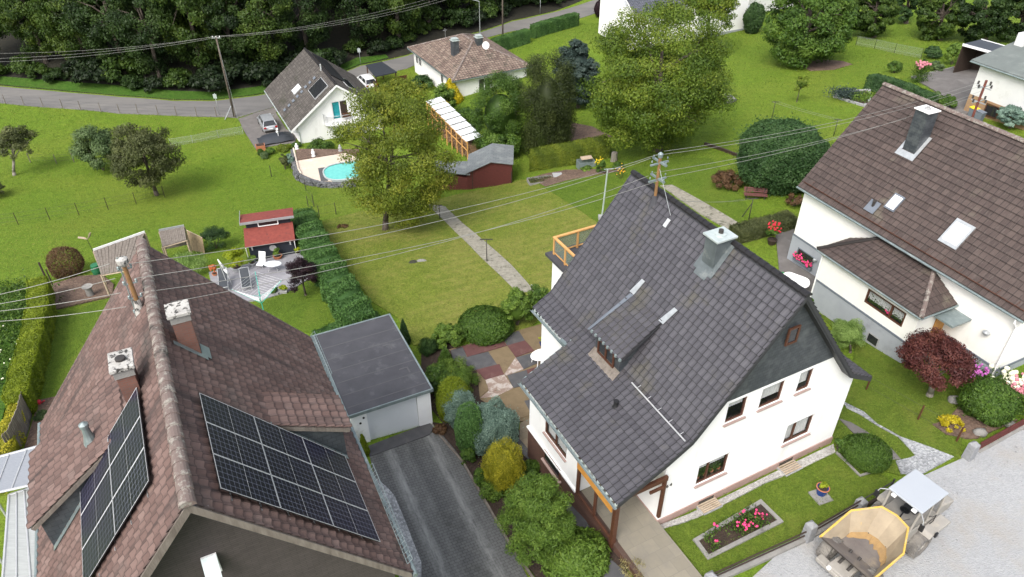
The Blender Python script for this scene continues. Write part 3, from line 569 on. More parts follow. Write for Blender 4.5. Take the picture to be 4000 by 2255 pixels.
def limbs(base, top, c, rx, rz, r, seed=1, n=9, split=.45):
    mb = MB(); rr = random.Random(seed); b = np.array(base, float); t = np.array(top, float)
    m = b+(t-b)*split+np.array((rr.uniform(-.1, .1), rr.uniform(-.1, .1), 0))*r*3
    mb.tube(b+np.array((0, 0, -.3)), b+(m-b)*.25, r*1.35, r, 9); mb.tube(b+(m-b)*.25, m, r, r*.78, 9); mb.tube(m, t, r*.75, r*.3, 7)
    for i in range(n):
        a = 6.283*i/n+rr.uniform(-.3, .3); s = m+(t-m)*rr.uniform(0, .7); e = np.array(c)+np.array((math.cos(a)*rx*rr.uniform(.5, .85), math.sin(a)*rx*rr.uniform(.5, .85), rz*rr.uniform(-.35, .6)))
        mid = (s+e)/2+np.array((0, 0, .08*rx)); mb.tube(s, mid, r*.42, r*.26, 6, cap=False); mb.tube(mid, e, r*.26, r*.06, 5, cap=False)
        for k in range(2):
            e2 = mid+(e-mid)*.3+np.array((rr.uniform(-1, 1), rr.uniform(-1, 1), rr.uniform(-.2, .6)))*rx*.3; mb.tube(mid, e2, r*.15, r*.04, 4, cap=False)
    return mb
def bbox_blob(code, x0, y0, x1, y1, lift=.9, base=None):
    """centre, horizontal and vertical radius of the ellipsoid that fills a pixel box and stands on the terrain"""
    rm = ray(code, (x0+x1)/2, (y0+y1)/2); rt = ray(code, (x0+x1)/2, y0); rb = ray(code, (x0+x1)/2, y1); rl = ray(code, x0, (y0+y1)/2); rr = ray(code, x1, (y0+y1)/2)
    hor = math.hypot(rm[0], rm[1]); e = math.atan2(-rm[2], hor)
    def rad(t):
        Rx = abs(rr[0]-rl[0])/2*t; nm = lambda v: v/np.linalg.norm(v)
        E = math.acos(np.clip(np.dot(nm(rt), nm(rb)), -1, 1))/2*t*np.linalg.norm(rm)
        q = E*E-(Rx*math.sin(e))**2; rz = math.sqrt(q)/math.cos(e) if q > 0 else 0
        return Rx, max(rz, .35*Rx)
    if base is not None:
        b = g(*base); t = math.hypot(b[0], b[1])/hor; Rx, rz = rad(t); return O+rm*t, Rx, rz, b
    best = None
    for t in np.linspace(15, 220, 1600):
        p = O+rm*t; Rx, rz = rad(t)
        if p[2]-tz(p[0], p[1]) <= rz*lift: best = (p, Rx, rz); break
    p, Rx, rz = best or (p, Rx, rz); return p, Rx, rz, np.array([p[0], p[1], tz(p[0], p[1])])
def plant(name, label, cat, box, mtl, n, size, base=None, kind='crown', lift=.9, trunk=None, group=None, bark='bark', seed=None, **kw):
    c, rx, rz, b = bbox_blob(*box, lift=lift, base=base); seed = seed or (abs(hash((box[1], box[2]))) % 9999 if False else int(box[1]*7+box[2]*3) % 9973)
    t = thing(name, label, cat, b, group=group); cl = c-b
    fn = crown if kind == 'crown' else ball_mesh
    me = fn('crown' if trunk else 'foliage', cl, rx, rz, n, size, K[mtl], seed=seed, **kw)
    put(bpy.data.objects.new('crown' if trunk else 'foliage', me), t)
    if trunk: limbs((0, 0, 0), cl+np.array((0, 0, rz*.35)), cl, rx, rz, trunk, seed, split=.4 if cl[2]-rz < 1.5 else .5).build('trunk', K[bark], t, smooth=True)
    else:
        mb = MB(); rr = random.Random(seed)
        for i in range(5):
            a = 6.283*i/5+rr.random(); mb.tube((0, 0, -.1), cl+np.array((math.cos(a)*rx*.5, math.sin(a)*rx*.5, rz*.2)), .035, .012, 5)
        mb.build('stems', K[bark], t)
    return t
def hedge(name, label, pts, width, height, mtl, n, size, pix=True, group=None, cat='hedge', lump=.05, seed=3, end=.15, core_k=.88, jit=.8, aspect=.45, wtop=1.0):
    """clipped hedge along ground points: a leafy skin on a long box"""
    rng = np.random.default_rng(seed)
    P = np.array([g(*p)[:2] if pix else p[:2] for p in pts], float); seg = np.linalg.norm(np.diff(P, axis=0), axis=1); L = np.r_[0, np.cumsum(seg)]
    o0 = np.array([P[0][0], P[0][1], tz(*P[0])])
    def at(l):
        l = np.atleast_1d(l); x = np.interp(l, L, P[:, 0]); y = np.interp(l, L, P[:, 1]); e = .3
        dx = np.interp(np.minimum(l+e, L[-1]), L, P[:, 0])-np.interp(np.maximum(l-e, 0), L, P[:, 0]); dy = np.interp(np.minimum(l+e, L[-1]), L, P[:, 1])-np.interp(np.maximum(l-e, 0), L, P[:, 1])
        m = np.hypot(dx, dy)+1e-9; return np.c_[x, y], np.c_[-dy/m, dx/m], np.c_[dx/m, dy/m]
    per = np.array([height, width, height]); tot = per.sum()*L[-1]; endA = width*height
    n_end = int(n*2*endA/(tot+2*endA)); nn = n-n_end
    l = rng.uniform(0, L[-1], nn); s = rng.choice(3, nn, p=per/per.sum()); u = rng.random(nn)
    xy, no, tg = at(l); side = np.where(s == 0, -1, np.where(s == 2, 1, u*2-1)); hz = np.where(s == 1, 1, u)
    wv = lump*np.sin(l*2.1+hz*3+side)+lump*.7*np.sin(l*5.3+side*2+1)-np.abs(rng.normal(0, lump*.6, nn))
    sc = width/2*np.where(s == 1, 1, 1)*(1-(1-wtop)*hz); edge = np.where(s == 1, 1-.10*np.abs(side)**6, 1)
    C = np.c_[xy+no*(side*(sc+np.where(s == 1, 0, wv)))[:, None], TZ(xy)+hz*height*edge+np.where(s == 1, wv, 0)]
    N = np.c_[no*np.where(s == 1, 0, side)[:, None], np.where(s == 1, 1, .25)]
    le = np.where(rng.random(n_end) < .5, 0, L[-1]); xy, no, tg = at(le); q = rng.uniform(-1, 1, n_end); h = rng.random(n_end); sg = np.where(le == 0, -1, 1)
    ce = np.c_[xy+no*(q*width/2)[:, None]+tg*(sg*(np.abs(rng.normal(0, lump, n_end))))[:, None], TZ(xy)+h*height]; ne = np.c_[tg*sg[:, None], np.full(n_end, .2)]
    C = np.vstack([C, ce])-o0; N = np.vstack([N, ne]); tint = .5+.35*np.r_[wv, np.zeros(n_end)]/max(lump, .01)*.5+rng.normal(0, .17, n)
    m = max(2, int(L[-1]/.8)+1); ls = np.linspace(0, L[-1], m); xy, no, tg = at(ls); z = TZ(xy); cv = []
    for i in range(m):
        for sd, hh in ((-1, 0), (1, 0), (1, 1), (-1, 1)): cv.append((*(xy[i]+no[i]*sd*width/2*core_k*(1-(1-wtop)*hh)), z[i]-.1+hh*(height*.95+.05)))
    cf = [(i*4+k, i*4+(k+1) % 4, (i+1)*4+(k+1) % 4, (i+1)*4+k) for i in range(m-1) for k in range(4)]+[(0, 1, 2, 3), ((m-1)*4, (m-1)*4+1, (m-1)*4+2, (m-1)*4+3)]
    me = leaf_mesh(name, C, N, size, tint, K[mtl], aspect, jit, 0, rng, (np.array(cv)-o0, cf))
    o = bpy.data.objects.new(name, me); put(o); o.location = tuple(o0); return tag(o, label, cat, group)
# ---------------------------------------------------------------- buildings: local frames, walls, roofs, windows
class Frame:
    def __init__(s, x, y, phi, z=0.0):
        s.o = np.array([x, y, z]); s.phi = phi; s.X = np.array([math.cos(phi), math.sin(phi), 0]); s.Y = np.array([-math.sin(phi), math.cos(phi), 0])
    def loc(s, p): d = np.asarray(p)-s.o; return np.array([d@s.X, d@s.Y, d[2]])
    def wor(s, p): return s.o+s.X*p[0]+s.Y*p[1]+np.array([0, 0, p[2]])
    def hit(s, pix, p0, n):
        r = ray(*pix); rl = np.array([r@s.X, r@s.Y, r[2]]); ol = s.loc(O); n = np.array(n, float)
        return ol+rl*(((np.array(p0)-ol)@n)/(rl@n))
    def x(s, v, *pix): return s.hit(pix, (v, 0, 0), (1, 0, 0))
    def y(s, v, *pix): return s.hit(pix, (0, v, 0), (0, 1, 0))
    def z(s, v, *pix): return s.hit(pix, (0, 0, v), (0, 0, 1))
    def above(s, p, *pix): w_ = s.wor(p); return height_at(w_[:2], *pix)-s.o[2]
def wall(mb, P, outline, holes=(), reveal=.14, mi=0, mr=0):
    loops = [[Vector((a, b, 0)) for a, b in outline]]+[[Vector(q) for q in ((a0, b0, 0), (a0, b1, 0), (a1, b1, 0), (a1, b0, 0))] for a0, a1, b0, b1 in holes]
    flat = [v for l in loops for v in l]; base = len(mb.v); mb.v += [tuple(map(float, P(v.x, v.y, 0))) for v in flat]
    for t in tessellate_polygon(loops): mb.f.append(tuple(base+i for i in t)); mb.m.append(mi)
    for a0, a1, b0, b1 in holes:
        for q in (((a0, b0), (a1, b0)), ((a1, b0), (a1, b1)), ((a1, b1), (a0, b1)), ((a0, b1), (a0, b0))):
            mb.poly([P(*q[0], 0), P(*q[1], 0), P(*q[1], -reveal), P(*q[0], -reveal)], mr)
def window(parent, P, rect, cols=(.5,), fr='brown_wood', sill='sill', curtain=True, depth=.14, fw=.075, ct=None, cfrac=1.0, rows=(), glass='glass', dark=True, so=.16):
    a0, a1, b0, b1 = rect; d0, d1 = -depth+.02, -depth+.09; m = MB()
    for q in ((a0, a1, b0, b0+fw), (a0, a1, b1-fw, b1), (a0, a0+fw, b0+fw, b1-fw), (a1-fw, a1, b0+fw, b1-fw)): m.pbox(P, *q, d0, d1)
    for c in cols:
        x = a0+(a1-a0)*c; m.pbox(P, x-fw*.55, x+fw*.55, b0+fw, b1-fw, d0, d1+.004)
    for c in rows:
        y = b0+(b1-b0)*c; m.pbox(P, a0+fw, a1-fw, y-.025, y+.025, d0+.01, d1-.01)
    w_ = m.build('window', K[fr], parent)
    m = MB(); m.poly([P(a0+fw*.6, b0+fw*.6, d0+.035), P(a1-fw*.6, b0+fw*.6, d0+.035), P(a1-fw*.6, b1-fw*.6, d0+.035), P(a0+fw*.6, b1-fw*.6, d0+.035)]); m.build('pane', K[glass], w_)
    if curtain:
        m = MB(); k = max(6, int((a1-a0)/.06)); zb = b1-(b1-b0)*cfrac
        for i in range(k):
            x0 = a0+(a1-a0)*i/k; x1 = a0+(a1-a0)*(i+1)/k; e0, e1 = (.03 if i % 2 else 0), (0 if i % 2 else .03)
            m.poly([P(x0, zb, d0-.08-e0), P(x1, zb, d0-.08-e1), P(x1, b1, d0-.08-e1), P(x0, b1, d0-.08-e0)])
        m.build('curtain', K[ct or 'curtain'], w_)
    if sill:
        m = MB(); m.pbox(P, a0-.06, a1+.06, b0-.07, b0-.012, -depth+.02, so-.06); m.build('sill', K[sill], w_)
    return w_
def interior(mb, a, b, mi=0): mb.box(a, b, mi)
def tiles(mb, o, S, T, edges, w, h, style='double', mi=0, lift=.045, nseg=6, uvo=(0, 0), t_from=None):
    """courses of overlapping profiled tiles on a slope; edges = [(t, s_left, s_right), ...] upwards"""
    o = np.array(o, float); S = np.array(S, float); T = np.array(T, float); S /= np.linalg.norm(S); T /= np.linalg.norm(T); N = np.cross(S, T)
    if N[2] < 0: N = -N
    E = np.array(edges, float); tm0, tm = E[0, 0], E[-1, 0]; rows = int(math.ceil((tm-tm0)/h-1e-6)); VS = []; QS = []; US = []; b = 0
    smin, smax = E[:, 1].min(), E[:, 2].max(); grid = np.arange(math.floor(smin/w)*w, smax+w, w/nseg)
    def prof(s):
        f = (s/w) % 1
        if style == 'double': return np.where(f < .15, -.022, np.where(f < .32, .028, np.where(f < .65, .020, .030)))
        if style == 'roll': return .022*np.cos(f*2*math.pi)
        if style == 'flat': return np.where(f < .1, -.016, .006*np.sin(f*6*math.pi))
        if style == 'wave': return .03*np.sin(f*2*math.pi)
        return 0*f
    for k in range(rows):
        t0 = tm0+k*h; t1 = min(t0+h, tm)
        l0, r0 = np.interp(t0, E[:, 0], E[:, 1]), np.interp(t0, E[:, 0], E[:, 2]); l1, r1 = np.interp(t1, E[:, 0], E[:, 1]), np.interp(t1, E[:, 0], E[:, 2])
        s = grid[(grid >= min(l0, l1)-w/nseg) & (grid <= max(r0, r1)+w/nseg)]
        if len(s) < 2: continue
        s0 = np.clip(s, l0, r0); s1 = np.clip(s, l1, r1); p = prof(s); n = len(s)
        L = [o+S*s0[:, None]+T*(t0+.05)+N*(p*.5-.02)[:, None], o+S*s0[:, None]+T*(t0-.012)+N*(p+lift)[:, None], o+S*s1[:, None]+T*t1+N*(p*.7+.004)[:, None]]
        U = [np.c_[s/w, np.full(n, k+.02)], np.c_[s/w, np.full(n, k+.05)], np.c_[s/w, np.full(n, k+.98)]]
        VS += L; US += [u+np.array(uvo) for u in U]; i = np.arange(n-1); ok = ((s0[1:]-s0[:-1])+(s1[1:]-s1[:-1])) > 1e-4; i = i[ok]
        QS.append(np.c_[b+i, b+i+1, b+n+i+1, b+n+i]); QS.append(np.c_[b+n+i, b+n+i+1, b+2*n+i+1, b+2*n+i]); b += 3*n
    mb.tilegrid(np.vstack(VS), np.vstack(QS), np.vstack(US), mi)
def slab(mb, pts, th=.14, mi=1, gap=.06):
    """solid board under a roof plane"""
    p = [np.array(q, float) for q in pts]; n = np.cross(p[1]-p[0], p[2]-p[0]); n /= np.linalg.norm(n)
    if n[2] < 0: n = -n
    mb.prism([q-n*gap for q in p], -n*th, mi)
def ridge_caps(a, b, r, mtl, parent, name='ridge', step_=.36, seed=1):
    a = np.array(a, float); b = np.array(b, float); L = np.linalg.norm(b-a); d = (b-a)/L; n = int(L/step_)+1; mb = MB(); side = np.cross(d, (0, 0, 1)); side /= np.linalg.norm(side); up = np.cross(side, d)
    for i in range(n):
        p = a+d*(i*L/n-.03); q = a+d*((i+1)*L/n+.02); rr = [(r*1.12, p), (r*.96, q)]; vs = []
        for k, c in rr:
            for j in range(9): t = math.pi*j/8; vs.append(c+side*math.cos(t)*k+up*(math.sin(t)*k*.85-.03))
        mb.mesh(vs, [(j, j+1, j+10, j+9) for j in range(8)]+[tuple(range(9)), tuple(range(17, 8, -1))])
    return mb.build(name, mtl, parent)
# ================================================================ houses
def bendroof(parent, name, F, x_pts, z_pts, y_edges, tilemat, w, h, style, under, lift=.045, sgn=1):
    """one side of a gable roof made of planes (main pitch, then the flatter foot); x_pts from ridge outwards, y_edges = (y0, y1) per plane"""
    mb = MB()
    for i in range(len(x_pts)-1):
        a = np.array((x_pts[i+1], 0, z_pts[i+1])); b = np.array((x_pts[i], 0, z_pts[i])); T = b-a; L = np.linalg.norm(T); (ya0, ya1), (yb0, yb1) = y_edges[i]
        tiles(mb, a, (0, 1, 0), T, [(0, ya0, ya1), (L, yb0, yb1)], w, h, style, 0, lift, uvo=(0, 40*i))
        slab(mb, [(a[0], ya0, a[2]), (a[0], ya1, a[2]), (b[0], yb1, b[2]), (b[0], yb0, b[2])], .13, 1)
    return mb.build(name, [tilemat, under], parent)
def chimney(parent, F, base, caps, top, mats, capmat='pale_concrete', inset=.1, capth=.09, name='chimney', zfoot=None, flash=None, cowl=None, over=None):
    """base = pixel of the foot of the corner that stands under cap pixel 0, base plane already resolved to local point"""
    z = top; q = np.array([F.z(z, *c) for c in caps]); x0, x1 = np.sort(q[:, 0])[[0, -1]]; y0, y1 = np.sort(q[:, 1])[[0, -1]]
    x0, x1 = np.mean(np.sort(q[:, 0])[:len(q)//2]), np.mean(np.sort(q[:, 0])[len(q)//2:]); y0, y1 = np.mean(np.sort(q[:, 1])[:len(q)//2]), np.mean(np.sort(q[:, 1])[len(q)//2:])
    m = MB(); zf = base[2]-1.6 if zfoot is None else zfoot
    X0, X1, Y0, Y1 = x0+inset, x1-inset, y0+inset, y1-inset
    m.mesh([(X0,Y0,zf),(X1,Y0,zf),(X1,Y1,zf),(X0,Y1,zf),(X0,Y0,z-capth),(X1,Y0,z-capth),(X1,Y1,z-capth),(X0,Y1,z-capth)], [(0,1,5,4),(2,3,7,6)], 0)
    m.mesh([(X0,Y0,zf),(X1,Y0,zf),(X1,Y1,zf),(X0,Y1,zf),(X0,Y0,z-capth),(X1,Y0,z-capth),(X1,Y1,z-capth),(X0,Y1,z-capth)], [(1,2,6,5),(3,0,4,7),(4,5,6,7)], 1)
    c = m.build(name, mats, parent)
    m = MB(); m.box((x0, y0, z-capth+.002), (x1, y1, z)); m.build('chimney_cap', K[capmat], c, bevel=.012)
    return c, (X0, X1, Y0, Y1)
# ---------------------------------------------------------------- white house with the dark roof
F = Frame(10.64, 22.18, R(27.58))
H1 = thing('white_house', 'white house with steep dark grey tiled roof, slate gable and wooden front porch', 'house', F.o, F.phi)
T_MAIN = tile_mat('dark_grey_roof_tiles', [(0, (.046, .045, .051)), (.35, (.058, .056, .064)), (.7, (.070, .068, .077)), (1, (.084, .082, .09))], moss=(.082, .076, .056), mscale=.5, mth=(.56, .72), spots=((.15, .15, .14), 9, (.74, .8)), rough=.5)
K['soffit_dark'] = mat('dark_verge', (.035, .036, .040), None, 3, .6)
ZR, O1, L1 = 10.83, .415, 10.22
LX, LZ = [0, -4.265, -5.272], [ZR, 5.275, 4.642]
RX, RZ = [0, 4.45, 5.95], [ZR, 5.05, 4.2]
yl0, yl1, UE = -O1, L1+O1, 7.43
def zl(x): return float(np.interp(-x, [0, 4.265, 5.272, 7.63], [ZR, 5.275, 4.642, 3.363])) if x <= 0 else float(np.interp(x, RX, RZ))
K['T_MAIN'] = T_MAIN
r = bendroof(H1, 'roof', F, LX, LZ, [((yl0, yl1), (yl0, yl1)), ((yl0, yl1), (yl0, yl1))], T_MAIN, .31, .345, 'double', K['soffit_dark'], .06)
bendroof(H1, 'roof', F, [-5.272, -7.63], [4.642, 3.363], [((yl0, UE+.02), (yl0, UE+.02))], T_MAIN, .31, .345, 'double', K['soffit_dark'], .06)
bendroof(H1, 'roof', F, RX, RZ, [((yl0, yl1), (yl0, yl1)), ((yl0, yl1), (yl0, yl1))], T_MAIN, .31, .345, 'double', K['soffit_dark'], .06)
ridge_caps((0, yl0-.02, ZR+.03), (0, yl1, ZR+.03), .15, T_MAIN, r, step_=.38)
# verge strips along the gable edges
m = MB()
for y in (yl0-.03, yl1+.005):
    for pts in ([(0, ZR), (-4.265, 5.275), (-5.272, 4.642)]+([(-7.63, 3.363)] if y < 0 else []), [(0, ZR), (4.45, 5.05), (5.95, 4.2)]):
        m = MB(); m.prism([(a[0], y, a[1]-.20) for a in pts]+[(a[0], y, a[1]+.045) for a in pts[::-1]], (0, .025, 0)); m.build('verge_board', K['soffit_dark'], H1)
# walls
ZS = float(np.mean([F.y(0, 'B3', 20, 1412)[2], F.y(0, 'B3', 525, 1225)[2]])); XL, XR = -4.99, 5.31
PF = lambda a, b, d: (a, -d, b)
def under(x, k=.17): return zl(x)-k
def rect_y(y, *pix):
    q = np.array([F.y(y, *p) for p in pix]); return (q[:, 0].min(), q[:, 0].max(), q[:, 2].min(), q[:, 2].max())
WIN = {'up_l': rect_y(0, ('C2',1607,280),('C2',1770,82),('C2',1640,130),('C2',1750,225)), 'up_m': rect_y(0, ('C2',1868,180),('D',1970,960),('D',1962,1008),('D',1918,985)),
       'up_r': rect_y(0, ('C3',200,70),('C3',300,-40),('D',2050,925),('D',2000,990)), 'lo_l': rect_y(0, ('C2',1392,745),('C2',1635,515),('C2',1612,640),('C2',1415,610)), 'lo_r': rect_y(0, ('C3',105,455),('C3',330,235),('C3',300,375),('C3',150,310))}
FW = dict(WIN)
# the two rows share their heights
for ks in (('up_l', 'up_m', 'up_r'), ('lo_l', 'lo_r')):
    b0 = np.mean([FW[k][2] for k in ks]); b1 = np.mean([FW[k][3] for k in ks])
    for k in ks: FW[k] = (FW[k][0], FW[k][1], b0, b1)
m = MB(); xs_l = np.interp(ZS+.17, [4.642, 5.275, ZR], [-5.272, -4.265, 0]); xs_r = np.interp(ZS+.17, [4.2, 5.05, ZR], [5.95, 4.45, 0])
zc = .32
wall(m, PF, [(XL, zc), (XR, zc), (XR, under(XR)), (4.45, under(4.45)), (xs_r, ZS), (xs_l, ZS), (-4.265, under(-4.265)), (XL, under(XL))], [FW[k] for k in FW], .16)
PL = lambda a, b, d: (XL-d, a, b); PR = lambda a, b, d: (XR+d, a, b); PB = lambda a, b, d: (a, L1+d, b)
wall(m, PL, [(UE, -2.8), (L1, -2.8), (L1, under(XL)), (UE, under(XL))]); wall(m, PL, [(0, zc), (UE, zc), (UE, under(XL)), (0, under(XL))])
wall(m, PR, [(0, zc), (L1, zc), (L1, under(XR)), (0, under(XR))])
wall(m, PB, [(XL, -3.5), (XR, -3.5), (XR, under(XR)), (4.45, under(4.45)), (0, ZR-.2), (-4.265, under(-4.265)), (XL, under(XL))])
ys = F.x(-7.25, 'C2', 500, 690)[1]
PE = lambda a, b, d: (-7.25-d, a, b); ZE = under(-7.25)
we = [F.x(-7.25, 'C2', 250, 290), F.x(-7.25, 'C2', 410, 515)]; wy = sorted((we[0][1], we[1][1])); wz = (1.35, 2.75)
wall(m, PE, [(ys, .3), (UE-.15, .3), (UE-.15, ZE), (ys, ZE)], [(wy[0], wy[1], wz[0], ZE-.35)], .14)
m.poly([(-7.25, UE-.15, -2.9), (XL, UE-.15, -2.9), (XL, UE-.15, under(XL)), (-5.272, UE-.15, 4.5), (-7.25, UE-.15, ZE)])
m.poly([(-7.25, ys, .3), (XL, ys, .3), (XL, ys, under(XL)), (-7.25, ys, ZE)])
m.build('wall', K['white'], H1)
m = MB(); m.prism([(xs_l-.12, -.05, ZS-.08), (xs_r+.12, -.05, ZS-.08), (0, -.05, ZR-.28)], (0, .05, 0)); sg = m.build('slate_gable', K['slate'], H1)
aw = rect_y(-.05, ('B3', 130, 1140), ('B3', 210, 1000), ('B3', 165, 1040), ('B3', 185, 1110))
ax = (aw[0]+aw[1])/2; az = (aw[2]+aw[3])/2
window(H1, lambda a, b, d: (a, -.05-d, b), (ax-.3, ax+.3, az-.42, az+.42), cols=(), sill=None, depth=-.04, fw=.08, curtain=True, glass='glass_dark')
window(H1, PF, FW['up_l'], cols=(.0,), cfrac=.45, depth=.15); window(H1, PF, FW['up_m'], cols=(), cfrac=.75, depth=.15); window(H1, PF, FW['up_r'], cols=(), cfrac=.8, depth=.15)
window(H1, PF, FW['lo_l'], cols=(.36,), cfrac=.42, depth=.15); window(H1, PF, FW['lo_r'], cols=(.36,), cfrac=1, depth=.15)
window(H1, PE, (wy[0], wy[1], wz[0], ZE-.35), cols=(.5,), depth=.12)
m = MB()
for k in FW:                                                   # smooth bright surrounds
    a0, a1, b0, b1 = FW[k]
    m = MB(); q = [(a0-.12, b0-.02), (a0-.12, b1+.1), (a1+.12, b1+.1), (a1+.12, b0-.02), (a1+.002, b0-.02), (a1+.002, b1+.002), (a0-.002, b1+.002), (a0-.002, b0-.02)]; m.prism([PF(a, b, -.02) for a, b in q], (0, -.038, 0)); m.build('window_surround', K['white_paint'], H1)
m = MB(); m.box((XL-.04, -.045, -.5), (XR+.04, .1, zc)); m.box((XR-.1, .1, -2.5), (XR+.04, L1, zc)); m.box((XL-.045, .1, .0), (XL+.05, ys, zc-.01))
m.build('plinth', K['pink_base'], H1)
m = MB(); m.box((-7.30, -5.2, -3.2), (-7.08, -.05, .30)); m.box((-7.31, -.05, -3.4), (-7.05, UE-.12, .30)); bw = F.x(-7.31, 'C2', 305, 600); m.build('basement_wall', K['brown_base'], H1)
m = MB(); m.box((-7.38, ys, .302), (-7.25, UE-.1, .40)); m.build('wall_ledge', K['white_paint'], H1)
m = MB(); m.pbox(PE, bw[1]-.75, bw[1]+.75, bw[2]-.35, bw[2]+.35, .062, .10); bwo = m.build('basement_window', K['brown_wood'], H1); m = MB(); m.pbox(PE, bw[1]-.65, bw[1]+.65, bw[2]-.26, bw[2]+.26, .08, .104); m.build('pane', K['glass_dark'], bwo)
m = MB(); m.pbox(PE, bw[1]-.85, bw[1]+.85, bw[2]-.43, bw[2]-.36, .06, .2); m.build('sill', K['sill'], bwo)
# porch
m = MB(); m.box((-7.07, -5.2, -.3), (-5.0, ys, .285)); m.box((-7.07, -5.2, -.3), (-5.0, -5.0, .28)); m.build('porch_floor', K['walk'], H1)
m = MB()
m.box((-7.40, -.10, .05), (-7.20, .10, ZE)); m.box((-7.34, ys-.14, .3), (-7.2, ys-.002, ZE)); m.box((-7.34, ys*.5-.06, .3), (-7.22, ys*.5+.06, ZE)); m.box((-7.34, .1, .3), (-7.22, ys-.14, .42)); m.box((-7.34, .1, ZE-.5), (-7.22, ys-.14, ZE-.42))
m.box((-7.33, -.20, ZE-.30), (XL, -.06, ZE-.06)); m.box((XL-.17, -.19, .75), (XL-.03, -.05, ZE-.30)); m.box((-5.8, -.18, ZE-.75), (-5.1, -.08, ZE-.62))
m.build('porch_frame', K['brown_wood'], H1, bevel=.01)
m = MB(); m.box((-7.46, .11, ZE-1.2), (-7.41, ys-.15, ZE-.7)); m.build('porch_fascia', K['ochre_wood'], H1)
m = MB(); m.poly([(-7.29, .1, .42), (-7.29, ys-.14, .42), (-7.29, ys-.14, ZE-.5), (-7.29, .1, ZE-.5)]); m.build('porch_glazing', K['glass'], H1)
m = MB(); m.box((-6.2, ys-.05, .3), (-5.3, ys-.01, 2.3)); m.build('front_door', K['brown_wood'], H1)
# gutters with pale tile ends, back and front
for (x, z, y0, y1) in ((-7.63, 3.363, yl0-.05, UE+.05), (-5.272, 4.642, UE+.05, yl1)):
    m = MB()
    for i in range(9):
        a = math.pi*i/8; b = math.pi*(i+1)/8
        if i < 8: m.poly([(x-.10-.07*math.cos(a), y0, z-.09-.07*math.sin(a)), (x-.10-.07*math.cos(b), y0, z-.09-.07*math.sin(b)), (x-.10-.07*math.cos(b), y1, z-.09-.07*math.sin(b)), (x-.10-.07*math.cos(a), y1, z-.09-.07*math.sin(a))])
    m.tube((x-.17, y0, z-.09), (x-.17, y1, z-.09), .012, n=6); gut = m.build('gutter', K['zinc'], H1)
    m = MB(); yy = y0+.12
    while yy < y1-.1: m.lathe((x-.0, yy, z-.01), [(.075, -.05), (.075, .03), (.055, .075), (.02, .09)], 8); yy += .31
    m.build('tile_end_caps', K['zinc_pale'], gut)
# step flashing where the lower roof starts
m = MB(); m.prism([(-5.0, UE+.0, 4.86), (-5.27, UE+.0, 4.70), (-7.63, UE+.0, 3.42), (-7.63, UE+.0, 3.24), (-5.2, UE+.0, 4.5)], (0, .04, 0)); m.box((-5.42, UE-.05, 4.60), (-5.0, UE+.38, 4.74)); m.build('flashing', K['zinc'], H1)
# dormer
n1 = np.array([-(ZR-5.275), 0, 4.265]); n1 = n1/np.linalg.norm(n1); S0 = (0, 0, ZR)
def slope(*p): return F.hit(p, S0, n1)
db = slope('B2', 790, 1385); XD = db[0]; e1 = F.x(XD-.25, 'B2', 800, 1270); e0 = F.x(XD-.25, 'B2', 585, 1045); t1 = slope('B2', 1150, 985); t0 = slope('B2', 960, 745)
ze = (e0[2]+e1[2])/2; y0, y1 = e1[1], e0[1]; xt = (t0[0]+t1[0])/2; zt = zl(xt)+.03
D1 = MB(); a = np.array((XD-.16, 0, ze)); T = np.array((xt, 0, zt))-a; Ld = np.linalg.norm(T)
yt0, yt1 = t1[1], t0[1]
tiles(D1, a, (0, 1, 0), T, [(0, y0-.05, y1+.05), (Ld, y0-.02, y1+.02)], .31, .345, 'double', 0, .06); slab(D1, [(a[0], y0-.05, ze), (a[0], y1+.05, ze), (xt, y1+.02, zt), (xt, y0-.02, zt)], .12, 1)
dm = D1.build('dormer', [T_MAIN, K['soffit_dark']], H1)
m = MB(); zb = zl(XD); yi0, yi1 = y0+.18, y1-.18
m.mesh([(XD, yi0, zb-.3), (XD, yi1, zb-.3), (XD, yi1, ze+.02), (XD, yi0, ze+.02)], [(0, 1, 2, 3)])
for y in (yi0, yi1): m.poly([(XD, y, zb-.3), (XD, y, ze+.05), (xt-.05, y, zt-.05), (xt+.1, y, zt-.4)])
m.build('dormer_cheek', K['slate_y'], dm)
PD = lambda a, b, d: (XD-d, a, b)
window(dm, PD, (yi0+.3, yi1-.35, zb+.14, ze-.05), cols=(.5,), sill=None, depth=-.05, fw=.07, cfrac=.9, glass='glass')
m = MB(); m.prism([(XD-.02, yi0-.1, zb+.14), (XD-.40, yi0-.1, zb-.22), (XD-.40, yi1-.0, zb-.22), (XD-.02, yi1-.0, zb+.14)], (0, 0, .04)); m.build('dormer_sill', K['grey_wood'], dm)
m = MB(); yy = y0
while yy < y1: m.lathe((XD-.16, yy, ze-.0), [(.075, -.05), (.075, .03), (.055, .075), (.02, .09)], 8); yy += .31
m.build('dormer_gutter', K['zinc'], dm)
nd = np.cross((0, 1, 0), T/Ld); nd = nd if nd[2] > 0 else -nd
for (p0, p1) in ((('B2', 1135, 985), ('B2', 1250, 885)), (('B2', 915, 765), ('B2', 1005, 668))):
    a0, b0 = slope(*p0), slope(*p1); m = MB(); d = np.array(b0)-a0; sv = np.array((0, .11, 0))
    m.prism([a0-sv*1.4+n1*.12, a0+sv*1.4+n1*.12, b0+sv+n1*.12, b0-sv+n1*.12], n1*.02); m.build('dormer_flashing', K['steel'], dm)
# dark lead strip on the far side of the dormer
m = MB(); m.prism([(xt, yt1+.02, zt+.02), (XD-.25, y1+.03, ze+.03), (XD-.25, y1+.16, ze-.02), (xt, yt1+.22, zt+.02)], (0, 0, .05)); m.build('dormer_lead', K['base_line'], dm)
